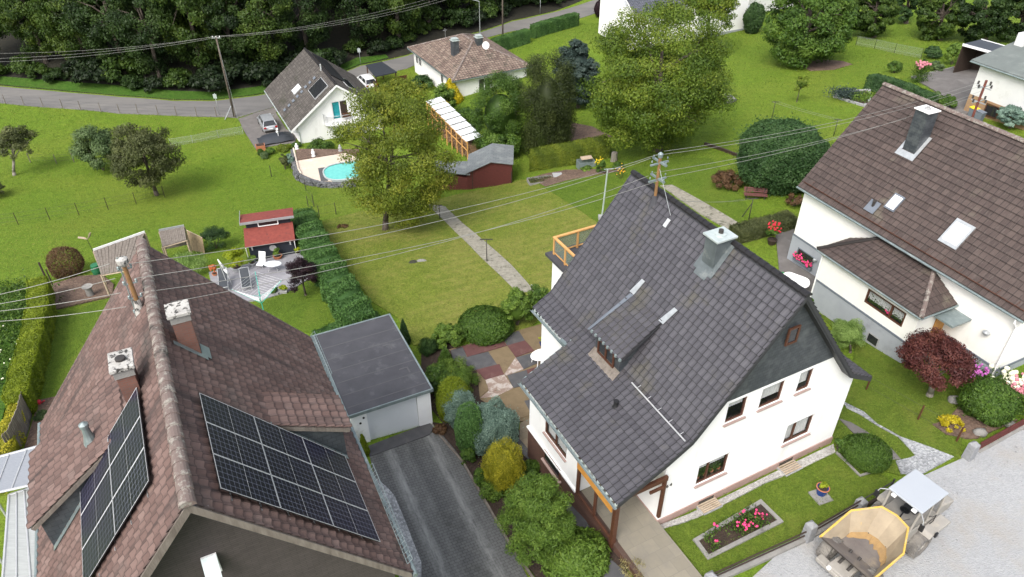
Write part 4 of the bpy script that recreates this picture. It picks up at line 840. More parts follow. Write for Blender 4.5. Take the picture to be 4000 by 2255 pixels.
# chimney
cb = slope('B2', 1515, 635); zt_ = F.above(cb, 'B2', 1550, 385)
chm, (X0, X1, Y0, Y1) = chimney(H1, F, cb, [('B2', 1550, 385), ('B2', 1450, 302), ('B2', 1592, 250), ('B2', 1703, 328)], zt_, [K['chimney_zinc'], K['chimney_zinc']], 'zinc_pale', zfoot=7)
m = MB(); cxy = ((X0+X1)/2, (Y0+Y1)/2); m.lathe((*cxy, zt_), [(.24, 0), (.24, .05), (.12, .07)], 14); m.build('flue_collar', K['zinc_pale'], chm)
m = MB(); m.lathe((*cxy, zt_), [(.1, .06), (.1, .22)], 12); m.build('flue', K['iron'], chm)
m = MB(); q = .22
for (xa, xb, ya, yb) in ((X0-q, X1, Y0-q, Y0), (X0-q, X1, Y1, Y1+q), (X0-q*1.6, X0, Y0, Y1)):
    m.mesh([(xa, ya, zl(xa)+.15), (xb, ya, zl(min(xb, 0))+.15), (xb, yb, zl(min(xb, 0))+.15), (xa, yb, zl(xa)+.15)], [(0, 1, 2, 3)])
m.build('lead_apron', K['chimney_zinc'], chm)
# snow rail, vents
a0, b0 = slope('C2', 915, 12), slope('C2', 1315, 458); a0 = np.array((a0[0], a0[1], zl(a0[0]))); b0 = np.array((b0[0], b0[1], zl(b0[0])))
m = MB(); up = np.array((-.1, 0, .16)); m.tube(a0+up, b0+up, .032, n=8)
for i in range(5):
    p = a0+(b0-a0)*(.1+.2*i); m.tube(p+up, p+np.array((.1, 0, .22)), .012, n=5); m.tube(p+up, p+np.array((.0, 0, .02)), .014, n=5)
m.build('snow_rail', K['alu'], H1)
vp = slope('C2', 770, 270); vp[2] = zl(vp[0]); m = MB(); m.lathe(vp, [(.16, 0), (.11, .1), (.08, .28), (.12, .3), (.12, .36)], 10); m.build('roof_vent', K['black'], H1)
vp = slope('B2', 1175, 235); m = MB(); m.prism([vp+n1*.07+np.array(q) for q in ((-.12, -.1, -.16), (-.12, .1, -.16), (.12, .1, .16), (.12, -.1, .16))], n1*.03); m.build('roof_patch', K['alu'], H1)
# balcony on the garden side
zb = 5.0; cn = F.z(zb, 'B2', 250, 455); xb, yb = cn[0], cn[1]
m = MB(); m.box((xb, L1+.0, zb-.16), (XR-.5, yb, zb)); bal = m.build('balcony', K['bitumen'], H1)
m = MB(); m.box((xb+.3, L1, -5), (XR-.8, yb-.3, zb-.162)); m.build('balcony_base', K['white'], bal)
m = MB()
pp = [(xb+.35, yb-.35)]+[(xb+.35, yb-.35-1.15*i) for i in range(1, 4)]+[(xb+.35+1.45*i, yb-.35) for i in range(1, 4)]
for p in pp:
    if p[1] > L1: m.box((p[0]-.05, p[1]-.05, zb), (p[0]+.05, p[1]+.05, zb+1.02))
m.box((xb+.27, L1+.1, zb+1.02), (xb+.42, yb-.27, zb+1.09)); m.box((xb+.42, yb-.42, zb+1.021), (xb+5, yb-.27, zb+1.089)); m.box((xb+.32, L1+.1, zb+.1), (xb+.38, yb-.4, zb+.17)); m.box((xb+.4, yb-.38, zb+.1), (xb+5, yb-.32, zb+.17))
m.build('railing', K['rail_wood'], bal)
m = MB(); m.box((xb+.34, L1+.1, zb+.17), (xb+.36, yb-.4, zb+1.02)); m.box((xb+.4, yb-.36, zb+.17), (xb+4.9, yb-.34, zb+1.02)); m.build('railing_glass', K['glass_pale'], bal)
# mast on the roof, window well covers, house number
mp = slope('B2', 1075, 75); zt2 = F.above(mp, 'A2', 1120, 1180)
MAST = F.wor((mp[0], mp[1], zt2))
m = MB(); m.tube(mp-np.array((0, 0, .3)), (mp[0], mp[1], zt2), .075, .07, 10)
mast = m.build('roof_mast', K['rust'], H1)
m = MB(); m.lathe((mp[0], mp[1], mp[2]-.1), [(.3, -.25), (.2, .1), (.1, .45)], 12); m.build('mast_boot', K['bitumen'], mast)
m = MB()
for dz in (.25, 1.05):
    m.box((mp[0]-.05, mp[1]-.48, zt2-dz-.05), (mp[0]+.05, mp[1]+.48, zt2-dz+.03)); m.box((mp[0]-.48, mp[1]-.04, zt2-dz-.12), (mp[0]+.48, mp[1]+.04, zt2-dz-.051))
m.lathe((mp[0], mp[1], zt2), [(.1, -.05), (.12, .12), (.03, .2)], 10); m.build('crossarm', K['zinc'], mast)
m = MB()
for dz in (.25, 1.05):
    for sx, sy in ((0, -.42), (0, .42), (-.42, 0), (.42, 0)): m.lathe((mp[0]+sx, mp[1]+sy, zt2-dz+.03), [(.02, 0), (.035, .03), (.03, .06), (.035, .09), (.015, .11)], 8)
m.build('insulator', K['zinc'], mast)
sb = slope('B2', 1200, 190); m = MB(); m.tube((mp[0], mp[1], zt2-.5), sb, .012, n=5); m.build('stay_wire', K['steel'], mast)
for pts in ((('C2', 1405, 940), ('C2', 1450, 975), ('C2', 1590, 900), ('C2', 1545, 865)), (('C3', 80, 640), ('C3', 125, 685), ('C3', 265, 620), ('C3', 215, 590))):
    q = np.array([F.z(.05, *p) for p in pts]); x0, x1, y0_, y1_ = q[:, 0].min(), q[:, 0].max(), q[:, 1].min(), q[:, 1].max(); y1_ = -.05; x0 += .1; x1 -= .1
    m = MB(); m.box((x0-.05, y0_-.05, -.2), (x1+.05, y0_, .06)); m.box((x0-.05, y0_, -.2), (x0, y1_, .06)); m.box((x1, y0_, -.2), (x1+.05, y1_, .06)); m.box((x0, y0_, -.2), (x1, y1_, -.1), 1); wl = m.build('window_well', [K['pale_concrete'], K['dark_void']], H1)
    m = MB()
    for i in range(5): yy = y0_+(y1_-y0_)*(i+.5)/5; m.box((x0-.03, yy-.035, .062), (x1+.03, yy+.035, .09))
    m.build('well_grate', K['pale_wood'], wl)
    m = MB(); m.box((x0+.05, -.052, -.02), (x1-.05, -.046, .26)); m.build('basement_window', K['glass_dark'], H1)
cu = bpy.data.curves.new('number', 'FONT'); cu.body = '64'; cu.size = .26; cu.extrude = .008; cu.space_character = 1.35
to = bpy.data.objects.new('tmp', cu); put(to); bpy.context.view_layer.update(); me = bpy.data.meshes.new_from_object(to.evaluated_get(bpy.context.evaluated_depsgraph_get())); bpy.data.objects.remove(to)
np_ = F.y(0, 'C2', 1160, 778); no = bpy.data.objects.new('house_number', me); me.materials.append(K['iron']); put(no, H1); no.location = (np_[0], -.022, np_[2]); no.rotation_euler = (R(90), 0, 0)
m = MB()
for i in range(4): m.lathe((FW['lo_l'][0]+.35+.38*i, .28, FW['lo_l'][2]), [(.07, .02), (.09, .15)], 8)
m.build('window_sill_pots', K['terracotta'], H1)
rng = np.random.default_rng(3); C = np.c_[rng.uniform(FW['lo_l'][0]+.1, FW['lo_l'][1]-.1, 500), rng.uniform(.2, .36, 500), FW['lo_l'][2]+.15+rng.random(500)**1.5*.5]
put(bpy.data.objects.new('window_plants', leaf_mesh('window_plants', C, unit(500), .05, rng.random(500), K['leaf_mid'])), H1)

# ---------------------------------------------------------------- brown house with solar panels
G2 = Frame(-6.731, 9.831, R(26.504))
H2 = thing('brown_roof_house', 'house under lichen spotted brown tiles with solar panels and two brick chimneys', 'house', G2.o, G2.phi)
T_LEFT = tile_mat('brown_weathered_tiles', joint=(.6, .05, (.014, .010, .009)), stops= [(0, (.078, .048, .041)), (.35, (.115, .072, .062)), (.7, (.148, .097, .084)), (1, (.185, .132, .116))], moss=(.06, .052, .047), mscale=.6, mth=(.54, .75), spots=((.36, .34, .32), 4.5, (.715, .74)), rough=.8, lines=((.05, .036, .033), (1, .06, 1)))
T_LICHEN = tile_mat('lichen_covered_ridge_tiles', [(0, (.10, .075, .068)), (1, (.17, .13, .115))], spots=((.26, .24, .21), 4.5, (.52, .60)), moss=(.06, .055, .05), mscale=1.5, rough=.9, joint=None)
ZR2, ZE2, W2, L2 = 14.322, 8.8, 4.464, 11.276
SL2 = math.hypot(W2, ZR2-ZE2); BR = K['brown_shingle']
rf = bendroof(H2, 'roof', G2, [0, W2], [ZR2, ZE2], [((0, L2), (0, L2))], T_LEFT, .30, .27, 'roll', K['soffit_dark'], .05)
bendroof(H2, 'roof', G2, [0, -W2-.3], [ZR2, ZE2-.37], [((0, L2), (0, L2))], T_LEFT, .30, .27, 'roll', K['soffit_dark'], .05)
ridge_caps((0, -.05, ZR2+.04), (0, L2+.03, ZR2+.04), .165, T_LICHEN, rf, step_=.42)
m = MB(); zf = 0
m.mesh([(-W2+.35, .55, -2), (W2-.35, .55, -2), (W2-.35, .55, ZE2+.1), (0, .55, ZR2-.25), (-W2+.35, .55, ZE2+.1)], [(0, 1, 2, 3, 4)])
m.build('gable_wall', BR, H2)
m = MB()
m.box((-W2+.35, .6, -3), (W2-.35, L2-.5, ZE2)); m.prism([(-W2+.4, L2-.5, ZE2), (W2-.4, L2-.5, ZE2), (0, L2-.5, ZR2-.3)], (0, .05, 0)); m.build('wall', K['dull_white'], H2)
m = MB()
for s in (-1, 1):
    for y in (-.03, L2-.03): m = MB(); m.prism([(0, y, ZR2-.25), (s*W2, y, ZE2-.25), (s*W2, y, ZE2+.03), (0, y, ZR2+.03)], (0, .06, 0)); m.build('verge_board', K['grey_wood'], H2)
nr = np.array([ZR2-ZE2, 0, W2]); nr = nr/np.linalg.norm(nr); nl = nr*np.array([-1, 1, 1])
def sr(*p): return G2.hit(p, (0, 0, ZR2), nr)
def sl_(*p): return G2.hit(p, (0, 0, ZR2), nl)
def z2(x): return ZR2-abs(x)*(ZR2-ZE2)/W2
# solar panels
def array(sgn, y0, t0, nrow, ncol, pw, ph, gap=.022):
    n = nr if sgn > 0 else nl; td = np.array((sgn*W2, 0, ZE2-ZR2))/SL2
    for i in range(ncol):
        for j in range(nrow):
            if sgn < 0 and False: continue
            o = np.array((0, y0+j*(ph+gap), ZR2))+td*(t0+i*(pw+gap))+n*.16; a, b = td*pw, np.array((0, ph, 0)); m = MB()
            m.prism([o, o+a, o+a+b, o+b], n*.035); pn = m.build('solar_panel', K['alu'] if False else K['black'], H2)
            m = MB(); e = .012; q = [o+td*e+np.array((0, e, 0)), o+a-td*e+np.array((0, e, 0)), o+a+b-td*e-np.array((0, e, 0)), o+b+td*e-np.array((0, e, 0))]
            m.poly([v+n*.038 for v in q], uv=[(0, 0), (1, 0), (1, 1), (0, 1)]); m.build('cell_sheet', K['pv'], pn)
            m = MB()
            for u, v in ((o, o+a), (o+b, o+a+b), (o, o+b), (o+a, o+a+b)): m.tube(u+n*.036, v+n*.036, .007, n=4)
            m.tube(o+a*.5+n*.038, o+a*.5+b+n*.038, .004, n=4); m.build('panel_frame', K['alu'], pn)
    m = MB()
    for k in range(ncol*2):
        p = np.array((0, y0-.06, ZR2))+td*(t0+(k+.5)*pw/2)+n*.02; m.tube(p, p+np.array((0, nrow*(ph+gap)+.1, 0)), .018, n=4)
    m.build('panel_rail', K['steel'], H2)
pa = [sr('C0', 1465, 85), sr('C1', 645, 580), sr('C1', 910, 1235), sr('C0', 1620, 810)]

tR = np.mean([abs(pa[0][0]), abs(pa[3][0])])/W2*SL2; tR1 = np.mean([abs(pa[1][0]), abs(pa[2][0])])/W2*SL2; yR = np.mean([pa[2][1], pa[3][1]]); yR1 = np.mean([pa[0][1], pa[1][1]])
array(1, yR, tR, 3, 3, (tR1-tR)/3-.022, (yR1-yR)/3-.022)
pl = [sl_('C0', 1090, 25), sl_('C0', 1185, 735), sl_('C0', 805, 1440), sl_('C0', 700, 770)]

tL = np.mean([abs(pl[0][0]), abs(pl[1][0])])/W2*SL2
yL1 = pl[0][1]; yL = pl[1][1]
array(-1, yL, tL, 3, 2, (tR1-tR)/3-.022, (yL1-yL)/3-.022)
# chimneys
cb = sr('B0', 1545, 1262); zc_ = G2.above(cb, 'B0', 1440, 905)
ch, q = chimney(H2, G2, cb, [('B0', 1438, 905), ('B0', 1250, 940), ('B0', 1238, 845), ('B0', 1418, 800)], zc_, [K['brick'], K['brick_y']], 'lichen_slab', .07, .1, zfoot=cb[2]-1)
m = MB(); m.box((q[0]-.02, q[2]-.02, zc_-.32), (q[1]+.02, q[3]+.02, zc_-.102)); m.build('chimney_collar', K['concrete'], ch)
m = MB()
m.prism([(q[0]-.1, q[2]-.14, z2(q[0]-.1)+.09), (q[1]+.12, q[2]-.14, z2(q[1]+.12)+.09), (q[1]+.12, q[2], z2(q[1]+.12)+.09), (q[0]-.1, q[2], z2(q[0]-.1)+.09)], nr*.02)
m.prism([(q[1], q[2], z2(q[1])+.09), (q[1]+.2, q[2], z2(q[1]+.2)+.09), (q[1]+.2, q[3], z2(q[1]+.2)+.09), (q[1], q[3], z2(q[1])+.09)], nr*.02); m.build('lead_flashing', K['zinc'], ch)
cbl = sl_('C0', 985, 215); zc_ = G2.above(cbl, 'B0', 845, 1355)
ch, q = chimney(H2, G2, cbl, [('B0', 835, 1340), ('B0', 1018, 1318), ('B0', 990, 1190), ('B0', 790, 1195)], zc_, [K['brick'], K['brick_y']], 'lichen_slab', .08, .1, zfoot=cbl[2]-1.2)
m = MB(); m.box((q[0]-.03, q[2]-.03, zc_-.34), (q[1]+.03, q[3]+.03, zc_-.102)); m.build('chimney_collar', K['concrete'], ch)
m = MB(); m.lathe(((q[0]+q[1])/2, (q[2]+q[3])/2, zc_), [(.13, 0), (.13, .06), (.09, .07)], 10); m.build('flue', K['iron'], ch)
# shed dormers on both slopes
def sheddormer(sgn, y0, y1, xt, xe, zeave, th=.12):
    zt = z2(xt)+.05; m = MB(); a = np.array((sgn*xe, 0, zeave)); T = np.array((sgn*xt, 0, zt))-a; L = np.linalg.norm(T)
    tiles(m, a, (0, 1, 0), T, [(0, y0-.12, y1+.1), (L, y0-.12, y1+.1)], .30, .27, 'roll', 0, .05, uvo=(9, 60)); slab(m, [(a[0], y0-.12, a[2]), (a[0], y1+.1, a[2]), (sgn*xt, y1+.1, zt), (sgn*xt, y0-.12, zt)], th, 1)
    d = m.build('dormer', [T_LEFT, K['grey_wood']], H2); m = MB(); xi = xe-.25; zi = np.interp(xi, [xt, xe], [zt, zeave])-.1
    for y in (y0, y1): m.poly([(sgn*xi, y, z2(xi)-.3), (sgn*xi, y, zi), (sgn*xt, y, zt-.1), (sgn*xt, y, zt-.5)])
    m.build('dormer_cheek', K['slate'], d); m = MB(); m.poly([(sgn*xi, y0, z2(xi)-.3), (sgn*xi, y1, z2(xi)-.3), (sgn*xi, y1, zi), (sgn*xi, y0, zi)]); m.build('dormer_front', K['slate_y'], d)
    m = MB(); m.prism([(sgn*xi, y0-.16, z2(xi)+.07), (sgn*xt, y0-.16, z2(xt)+.07), (sgn*xt, y0, z2(xt)+.07), (sgn*xi, y0, z2(xi)+.07)], (0, 0, .03)); m.build('dormer_flashing', K['zinc'], d)
    return d
XE = 4.25; ef = G2.x(XE, 'C1', 735, 405); eb = G2.x(XE, 'B1', 600, 1450); tb = sr('B1', 0, 1320); tf = sr('C1', 130, 350)
sheddormer(1, ef[1]+.1, eb[1]-.1, min(abs(tb[0]), abs(tf[0])), XE, (ef[2]+eb[2])/2)
ef = G2.x(-XE, 'C0', 250, 1075); eb = G2.x(-XE, 'C0', 265, 500); tf = sl_('C0', 830, 500); tb = sl_('C0', 800, 0)
sheddormer(-1, ef[1]+.1, eb[1]-.1, 1.35, XE+.1, (ef[2]+eb[2])/2)
# gutters, snow guard, vent, awning window
m = MB()
for s, wx in ((1, W2), (-1, W2+.3)):
    z = z2(wx)
    m.tube((s*(wx+.09), -.05, z-.08), (s*(wx+.09), L2+.05, z-.08), .07, n=10); m.box((s*(wx+.02), -.03, z-.26), (s*(wx-.12), L2, z-.15))
m.build('gutter', K['zinc'], H2)
for (a0, b0) in ((sr('C1', 830, 640), sr('C1', 1125, 1370)), (sr('B1', 400, 1090), sr('B1', 530, 1410))):
    a0 = np.array((a0[0], a0[1], z2(a0[0])))+nr*.1; b0 = np.array((b0[0], b0[1], z2(b0[0])))+nr*.1; up = nr*.2; m = MB()
    for k in (0, 1): m.tube(a0+up*k, b0+up*k, .014, n=5)
    n = int(np.linalg.norm(b0-a0)/.16)
    for i in range(n+1): p = a0+(b0-a0)*i/n; m.tube(p, p+up, .009, n=4)
    m.build('snow_guard', K['zinc'], H2)
vp = sl_('C0', 735, 520); m = MB(); m.lathe(vp+nl*.9*0+np.array((0, 0, .75)), [(.2, -.3), (.12, 0), (.09, .28), (.12, .3), (.12, .4), (.03, .46)], 10); m.build('roof_vent', K['zinc'], H2)
aw = rect_ = [G2.y(.55, 'C0', *p) for p in ((1470, 1295), (1650, 1235), (1715, 1385), (1530, 1440))]
q = np.array(aw); x0, x1, zz0, zz1 = q[:, 0].min()+.1, q[:, 0].max()-.1, q[:, 2].min()+.1, q[:, 2].max()-.1
m = MB(); m.box((x0, .45, zz0), (x1, .53, zz1)); wn_ = m.build('window', K['white_paint'], H2); m = MB(); m.box((x0+.08, .42, zz0+.55*(zz1-zz0)), (x1-.08, .449, zz1-.08)); m.build('pane', K['glass_dark'], wn_)
m = MB(); m.prism([(x0, .44, zz1), (x1, .44, zz1), (x1, .05, zz0+.45*(zz1-zz0)), (x0, .05, zz0+.45*(zz1-zz0))], (0, .02, .03)); m.build('shutter', K['zinc_pale'], wn_)
# roof mast with insulators
mp = sl_('B0', 1060, 890); zt2 = G2.above(mp, 'B0', 915, 520); MAST2 = G2.wor((mp[0], mp[1], zt2))
m = MB(); m.tube(mp-np.array((0, 0, .2)), (mp[0], mp[1], zt2-.1), .07, .06, 10); ms = m.build('roof_mast', K['rust'], H2)
m = MB(); m.lathe(mp, [(.22, -.3), (.14, .1), (.09, .4)], 10); m.build('mast_boot', K['lichen_slab'], ms)
m = MB()
for k in range(4):
    zz = zt2-.25-.5*k; m.box((mp[0]-.18, mp[1]-.02, zz-.02), (mp[0]+.18, mp[1]+.02, zz+.01))
    for s in (-1, 1): m.lathe((mp[0]+s*.16, mp[1], zz), [(.02, 0), (.04, .03), (.03, .06), (.04, .09), (.015, .12)], 8)
m.tube((mp[0]-.14, mp[1], zt2-2.1), (mp[0]-.1, mp[1], zt2+.15), .02, n=6); m.build('crossarm', K['zinc'], ms)
m = MB(); m.lathe((mp[0], mp[1], zt2), [(.08, -.15), (.15, -.05), (.16, .08), (.05, .14)], 10); m.build('mast_cap', K['lichen_slab'], ms)

# ---------------------------------------------------------------- brown roofed house on the right
G3 = Frame(25.6, 29.18, R(25.9)); ZB3 = -3
H3 = thing('right_brown_roof_house', 'cream house with brown ribbed tile roof, grey plinth and a hipped bay', 'house', G3.o, G3.phi)
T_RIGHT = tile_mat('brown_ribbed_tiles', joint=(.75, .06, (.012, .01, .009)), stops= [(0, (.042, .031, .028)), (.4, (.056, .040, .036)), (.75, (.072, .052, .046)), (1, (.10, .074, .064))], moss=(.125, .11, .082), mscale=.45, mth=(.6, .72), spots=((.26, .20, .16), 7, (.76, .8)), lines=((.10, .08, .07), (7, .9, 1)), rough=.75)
XE3, ZE3, XR3, ZR3, Y0, L3 = -.36, 4.08, 4.95, 10.0, -.25, 15.4
rf = MB(); a = np.array((XE3, 0, ZE3)); T = np.array((XR3-XE3, 0, ZR3-ZE3)); LT = np.linalg.norm(T)
tiles(rf, a, (0, 1, 0), T, [(0, Y0, L3), (LT, Y0, L3)], .33, .40, 'flat', 0, .055, uvo=(0, 0)); slab(rf, [(XE3, Y0, ZE3), (XE3, L3, ZE3), (XR3, L3, ZR3), (XR3, Y0, ZR3)], .12, 1)
rf3 = rf.build('roof', [T_RIGHT, K['grey_wood']], H3)
rf = MB(); a2 = np.array((2*XR3-XE3, 0, ZE3)); T2 = np.array((XE3-XR3, 0, ZR3-ZE3)); tiles(rf, a2, (0, 1, 0), T2, [(0, Y0, L3), (LT, Y0, L3)], .33, .40, 'flat', 0, .055); slab(rf, [(a2[0], Y0, ZE3), (a2[0], L3, ZE3), (XR3, L3, ZR3), (XR3, Y0, ZR3)], .12, 1); rf.build('roof', [T_RIGHT, K['grey_wood']], H3)
ridge_caps((XR3, Y0, ZR3+.03), (XR3, L3, ZR3+.03), .17, T_LICHEN, rf3, step_=.42)
n3 = np.cross((0, 1, 0), T/LT); n3 = n3 if n3[2] > 0 else -n3
def s3(*p): return G3.hit(p, (XE3, 0, ZE3), n3)
def z3(x): return ZE3+(x-XE3)*(ZR3-ZE3)/(XR3-XE3)
BL = float(np.mean([G3.x(0, 'B3', 190, 330)[2]]))
zb3 = .55
PW3 = lambda a, b, d: (-d, a, b); PF3 = lambda a, b, d: (a, -d, b); YB = L3-.35
m = MB(); wall(m, PW3, [(0, zb3), (YB, zb3), (YB, ZE3+.25), (0, ZE3+.25)]); wall(m, PF3, [(0, zb3), (2*XR3, zb3), (2*XR3, ZE3+.3), (XR3, ZR3-.2), (0, ZE3+.3)]); m.poly([(0, YB, ZB3), (2*XR3, YB, ZB3), (2*XR3, YB, ZE3+.3), (XR3, YB, ZR3-.2), (0, YB, ZE3+.3)]); m.poly([(2*XR3, 0, ZB3), (2*XR3, YB, ZB3), (2*XR3, YB, ZE3), (2*XR3, 0, ZE3)])
m.build('wall', K['cream'], H3)
m = MB(); m.box((-.04, -.04, ZB3), (.2, YB+.02, zb3)); m.box((.2, -.04, ZB3), (2*XR3, .2, zb3)); m.build('plinth', K['grey_base'], H3)
m = MB(); m.box((-.055, -.055, zb3-.10), (.1, YB+.03, zb3+.02)); m.box((.1, -.055, zb3-.1), (2*XR3, .1, zb3+.02)); m.build('plinth_band', K['base_line'], H3)
# bay
zbe = 2.65; c1 = G3.z(zbe, 'B3', 1165, 945); c0 = G3.z(zbe, 'B3', 365, 428)
XB = (c0[0]+c1[0])/2; yb0, yb1 = c1[1], c0[1]; xw = XB+.28; ya, yb = yb0+.25, yb1-.28; zbt = ZE3-.35; hipd = min(1.9, (yb1-yb0)*.3)
m = MB(); a = np.array((XB, 0, zbe)); T3 = np.array((-.04-XB, 0, zbt-zbe)); LB = np.linalg.norm(T3)
tiles(m, a, (0, 1, 0), T3, [(0, yb0, yb1), (LB, yb0+hipd, yb1-hipd)], .33, .40, 'flat', 0, .05, uvo=(3, 70)); slab(m, [(XB, yb0, zbe), (XB, yb1, zbe), (-.04, yb1-hipd, zbt), (-.04, yb0+hipd, zbt)], .1, 1)
for yo, yi, s in ((yb0, yb0+hipd, 1), (yb1, yb1-hipd, -1)):
    a = np.array((-.04, yo, zbe)); T4 = np.array((0, yi-yo, zbt-zbe)); L4 = np.linalg.norm(T4); w_ = -.04-XB
    tiles(m, a, (-1, 0, 0), T4, [(0, 0, w_), (L4, 0, .02)], .33, .40, 'flat', 0, .05, uvo=(3, 80)); slab(m, [(-.04, yo, zbe), (XB, yo, zbe), (-.04, yi, zbt)], .1, 1)
bay = m.build('bay_roof', [T_RIGHT, K['grey_wood']], H3)
for yo, yi in ((yb0, yb0+hipd), (yb1, yb1-hipd)): ridge_caps((XB-.02, yo, zbe+.06), (-.05, yi, zbt+.06), .12, T_LICHEN if yo == yb0 else T_RIGHT, bay, 'hip_caps', .4)
PBy = lambda a, b, d: (xw-d, a, b)
wq = np.array([G3.x(xw, 'B3', *p) for p in ((755, 715), (722, 830), (1010, 1025), (1052, 912))]); wr = (wq[:, 1].min(), wq[:, 1].max(), wq[:, 2].min(), wq[:, 2].max())
wr = (wr[0]+.05, wr[1]-.05, wr[2]+.05, min(wr[3]-.05, zbe-.2))
m = MB(); wall(m, PBy, [(ya, zb3), (yb, zb3), (yb, zbe), (ya, zbe)], [wr], .12); m.poly([(xw, ya, zb3), (0, ya, zb3), (0, ya, zbe+.12), (xw, ya, zbe)]); m.poly([(xw, yb, ZB3), (0, yb, ZB3), (0, yb, zbe+.12), (xw, yb, zbe)])
m.build('bay_wall', K['cream'], H3)
m = MB(); m.box((xw-.03, ya-.03, ZB3), (0, yb+.03, zb3)); m.build('bay_plinth', K['grey_base'], H3); m = MB(); m.box((xw-.05, ya-.05, zb3-.1), (-.02, yb+.05, zb3+.02)); m.build('plinth_band', K['base_line'], H3)
window(H3, PBy, wr, cols=(.34,), depth=.1, sill=None, fw=.1, cfrac=.72)
rng = np.random.default_rng(5); nf = 900; C = np.c_[np.full(nf, xw+.22)+rng.normal(0, .05, nf), rng.uniform(wr[0]+.15, wr[1]-.1, nf), wr[2]+.12+np.abs(rng.normal(0, .2, nf))]; put(bpy.data.objects.new('window_plants', leaf_mesh('wp', C, unit(nf), .05, rng.random(nf), K['leaf_mid'])), H3)
m = MB(); p = wr[0]+.42*(wr[1]-wr[0])
for i in range(14): m.ball((xw+.18, p+rng.normal(0, .14), wr[2]+.22+rng.normal(0, .08)), .06, 7)
m.build('window_flowers', K['pink_flower'], H3)
bq = G3.x(xw-.03, 'B3', 790, 1110); m = MB(); m.pbox(lambda a, b, d: (xw-.03-d, a, b), bq[1]-.4, bq[1]+.4, bq[2]-.32, bq[2]+.32, 0, .03); bw_ = m.build('basement_window', K['pale_concrete'], H3); m = MB(); m.pbox(lambda a, b, d: (xw-.03-d, a, b), bq[1]-.33, bq[1]+.33, bq[2]-.26, bq[2]+.26, .02, .034); m.build('pane', K['glass_dark'], bw_)
# entrance canopy and door beside the bay
cq = G3.z(2.35, 'B3', 1490, 905); m = MB(); m.box((-1.5, ya-1.25, 2.2), (-.02, ya-.05, 2.32)); cnp = m.build('door_canopy', K['zinc'], H3); m = MB(); m.box((-1.0, ya-.06, .5), (-.1, ya-.02, 2.15)); m.build('front_door', K['ochre_wood'], H3)
m = MB(); m.box((-1.35, ya-1.2, -.6), (-.05, ya-.1, .3)); m.build('doorstep', K['concrete'], H3)
# flowers under the window, dark door and lamp on the white gable-side wall
fq = G3.x(-.04, 'B3', 275, 510); m = MB(); m.pbox(PW3, fq[1]-.75, fq[1]+.75, fq[2]-.15, fq[2]+.6, .04, .07); wn_ = m.build('window', K['base_line'], H3); m = MB(); m.pbox(PW3, fq[1]-.66, fq[1]+.66, fq[2]-.08, fq[2]+.54, .06, .075); m.build('pane', K['glass_dark'], wn_)
m = MB(); m.pbox(PW3, fq[1]-.8, fq[1]+.8, fq[2]-.35, fq[2]-.16, .04, .26); fb = m.build('flower_box', K['base_line'], H3); rng = np.random.default_rng(8); m = MB()
for i in range(46): m.ball((-.2+rng.normal(0, .09), fq[1]+rng.uniform(-.75, .75), fq[2]-.1+abs(rng.normal(0, .16))), .075, 6)
m.build('flowers', K['pink_flower'], fb)
C = np.c_[-.17+rng.normal(0, .08, 300), fq[1]+rng.uniform(-.78, .78, 300), fq[2]-.1+np.abs(rng.normal(0, .16, 300))]; put(bpy.data.objects.new('leaves', leaf_mesh('fl', C, unit(300), .06, rng.random(300), K['leaf_mid'])), fb)
dq = G3.x(-.04, 'B3', 375, 640); m = MB(); m.pbox(PW3, yb+.2, yb+1.15, dq[2]-1.1, dq[2]+.95, .04, .09); m.build('side_door', K['base_line'], H3)
lq = G3.x(-.04, 'B3', 362, 508); m = MB(); m.ball((-.14, lq[1], lq[2]), .14, 10); m.build('wall_lamp', K['steel'], H3)
lq = G3.x(0, 'B3', 1662, 1060); m = MB(); m.lathe((-.2, lq[1], lq[2]-.1), [(.05, 0), (.16, .1), (.2, .22), (.05, .32)], 10); m.tube((-.2, lq[1], lq[2]+.1), (0, lq[1], lq[2]-.05), .025, n=6); m.build('wall_lamp', K['steel'], H3)
# gutters, pipe, skylights, snow guard, vent, chimney
m = MB(); m.tube((XE3-.07, Y0, ZE3-.07), (XE3-.07, L3, ZE3-.07), .07, n=10); m.tube((XB-.06, yb0, zbe-.06), (XB-.06, yb1, zbe-.06), .055, n=8); m.tube((XB, yb0-.05, zbe-.06), (0, yb0-.05, zbe-.06), .05, n=8); m.build('gutter', K['zinc'], H3)
m = MB(); m.path([(XE3-.07, .1, ZE3-.1), (XE3-.07, .1, ZE3-.35), (-.1, .06, ZE3-.75), (-.1, .06, 0)], .05, 8); m.path([(xw-.08, yb-.05, zbe-.15), (xw-.08, yb-.05, -1.2)], .045, 8); m.build('downpipe', K['white_paint'], H3)
def skylight(parent, plane, n, pix, frame, inner, fw=.13, name='skylight'):
    q = np.array([plane(*p) for p in pix]); ya_, yb_ = np.mean(np.sort(q[:, 1])[:2]), np.mean(np.sort(q[:, 1])[2:]); xa_, xb_ = np.mean(np.sort(q[:, 0])[:2]), np.mean(np.sort(q[:, 0])[2:])
    P = lambda x, y: plane.__call__ and np.array((x, y, float(q[:, 2].mean()+(x-q[:, 0].mean())*(-n[0]/n[2]))))
    m = MB(); m.prism([P(xa_-fw, ya_-fw)+n*.02, P(xb_+fw, ya_-fw)+n*.02, P(xb_+fw, yb_+fw)+n*.02, P(xa_-fw, yb_+fw)+n*.02], n*.11); s = m.build(name, K[frame], parent)
    m = MB(); m.poly([P(xa_, ya_)+n*.135, P(xb_, ya_)+n*.135, P(xb_, yb_)+n*.135, P(xa_, yb_)+n*.135]); m.build('pane', K[inner], s); return s
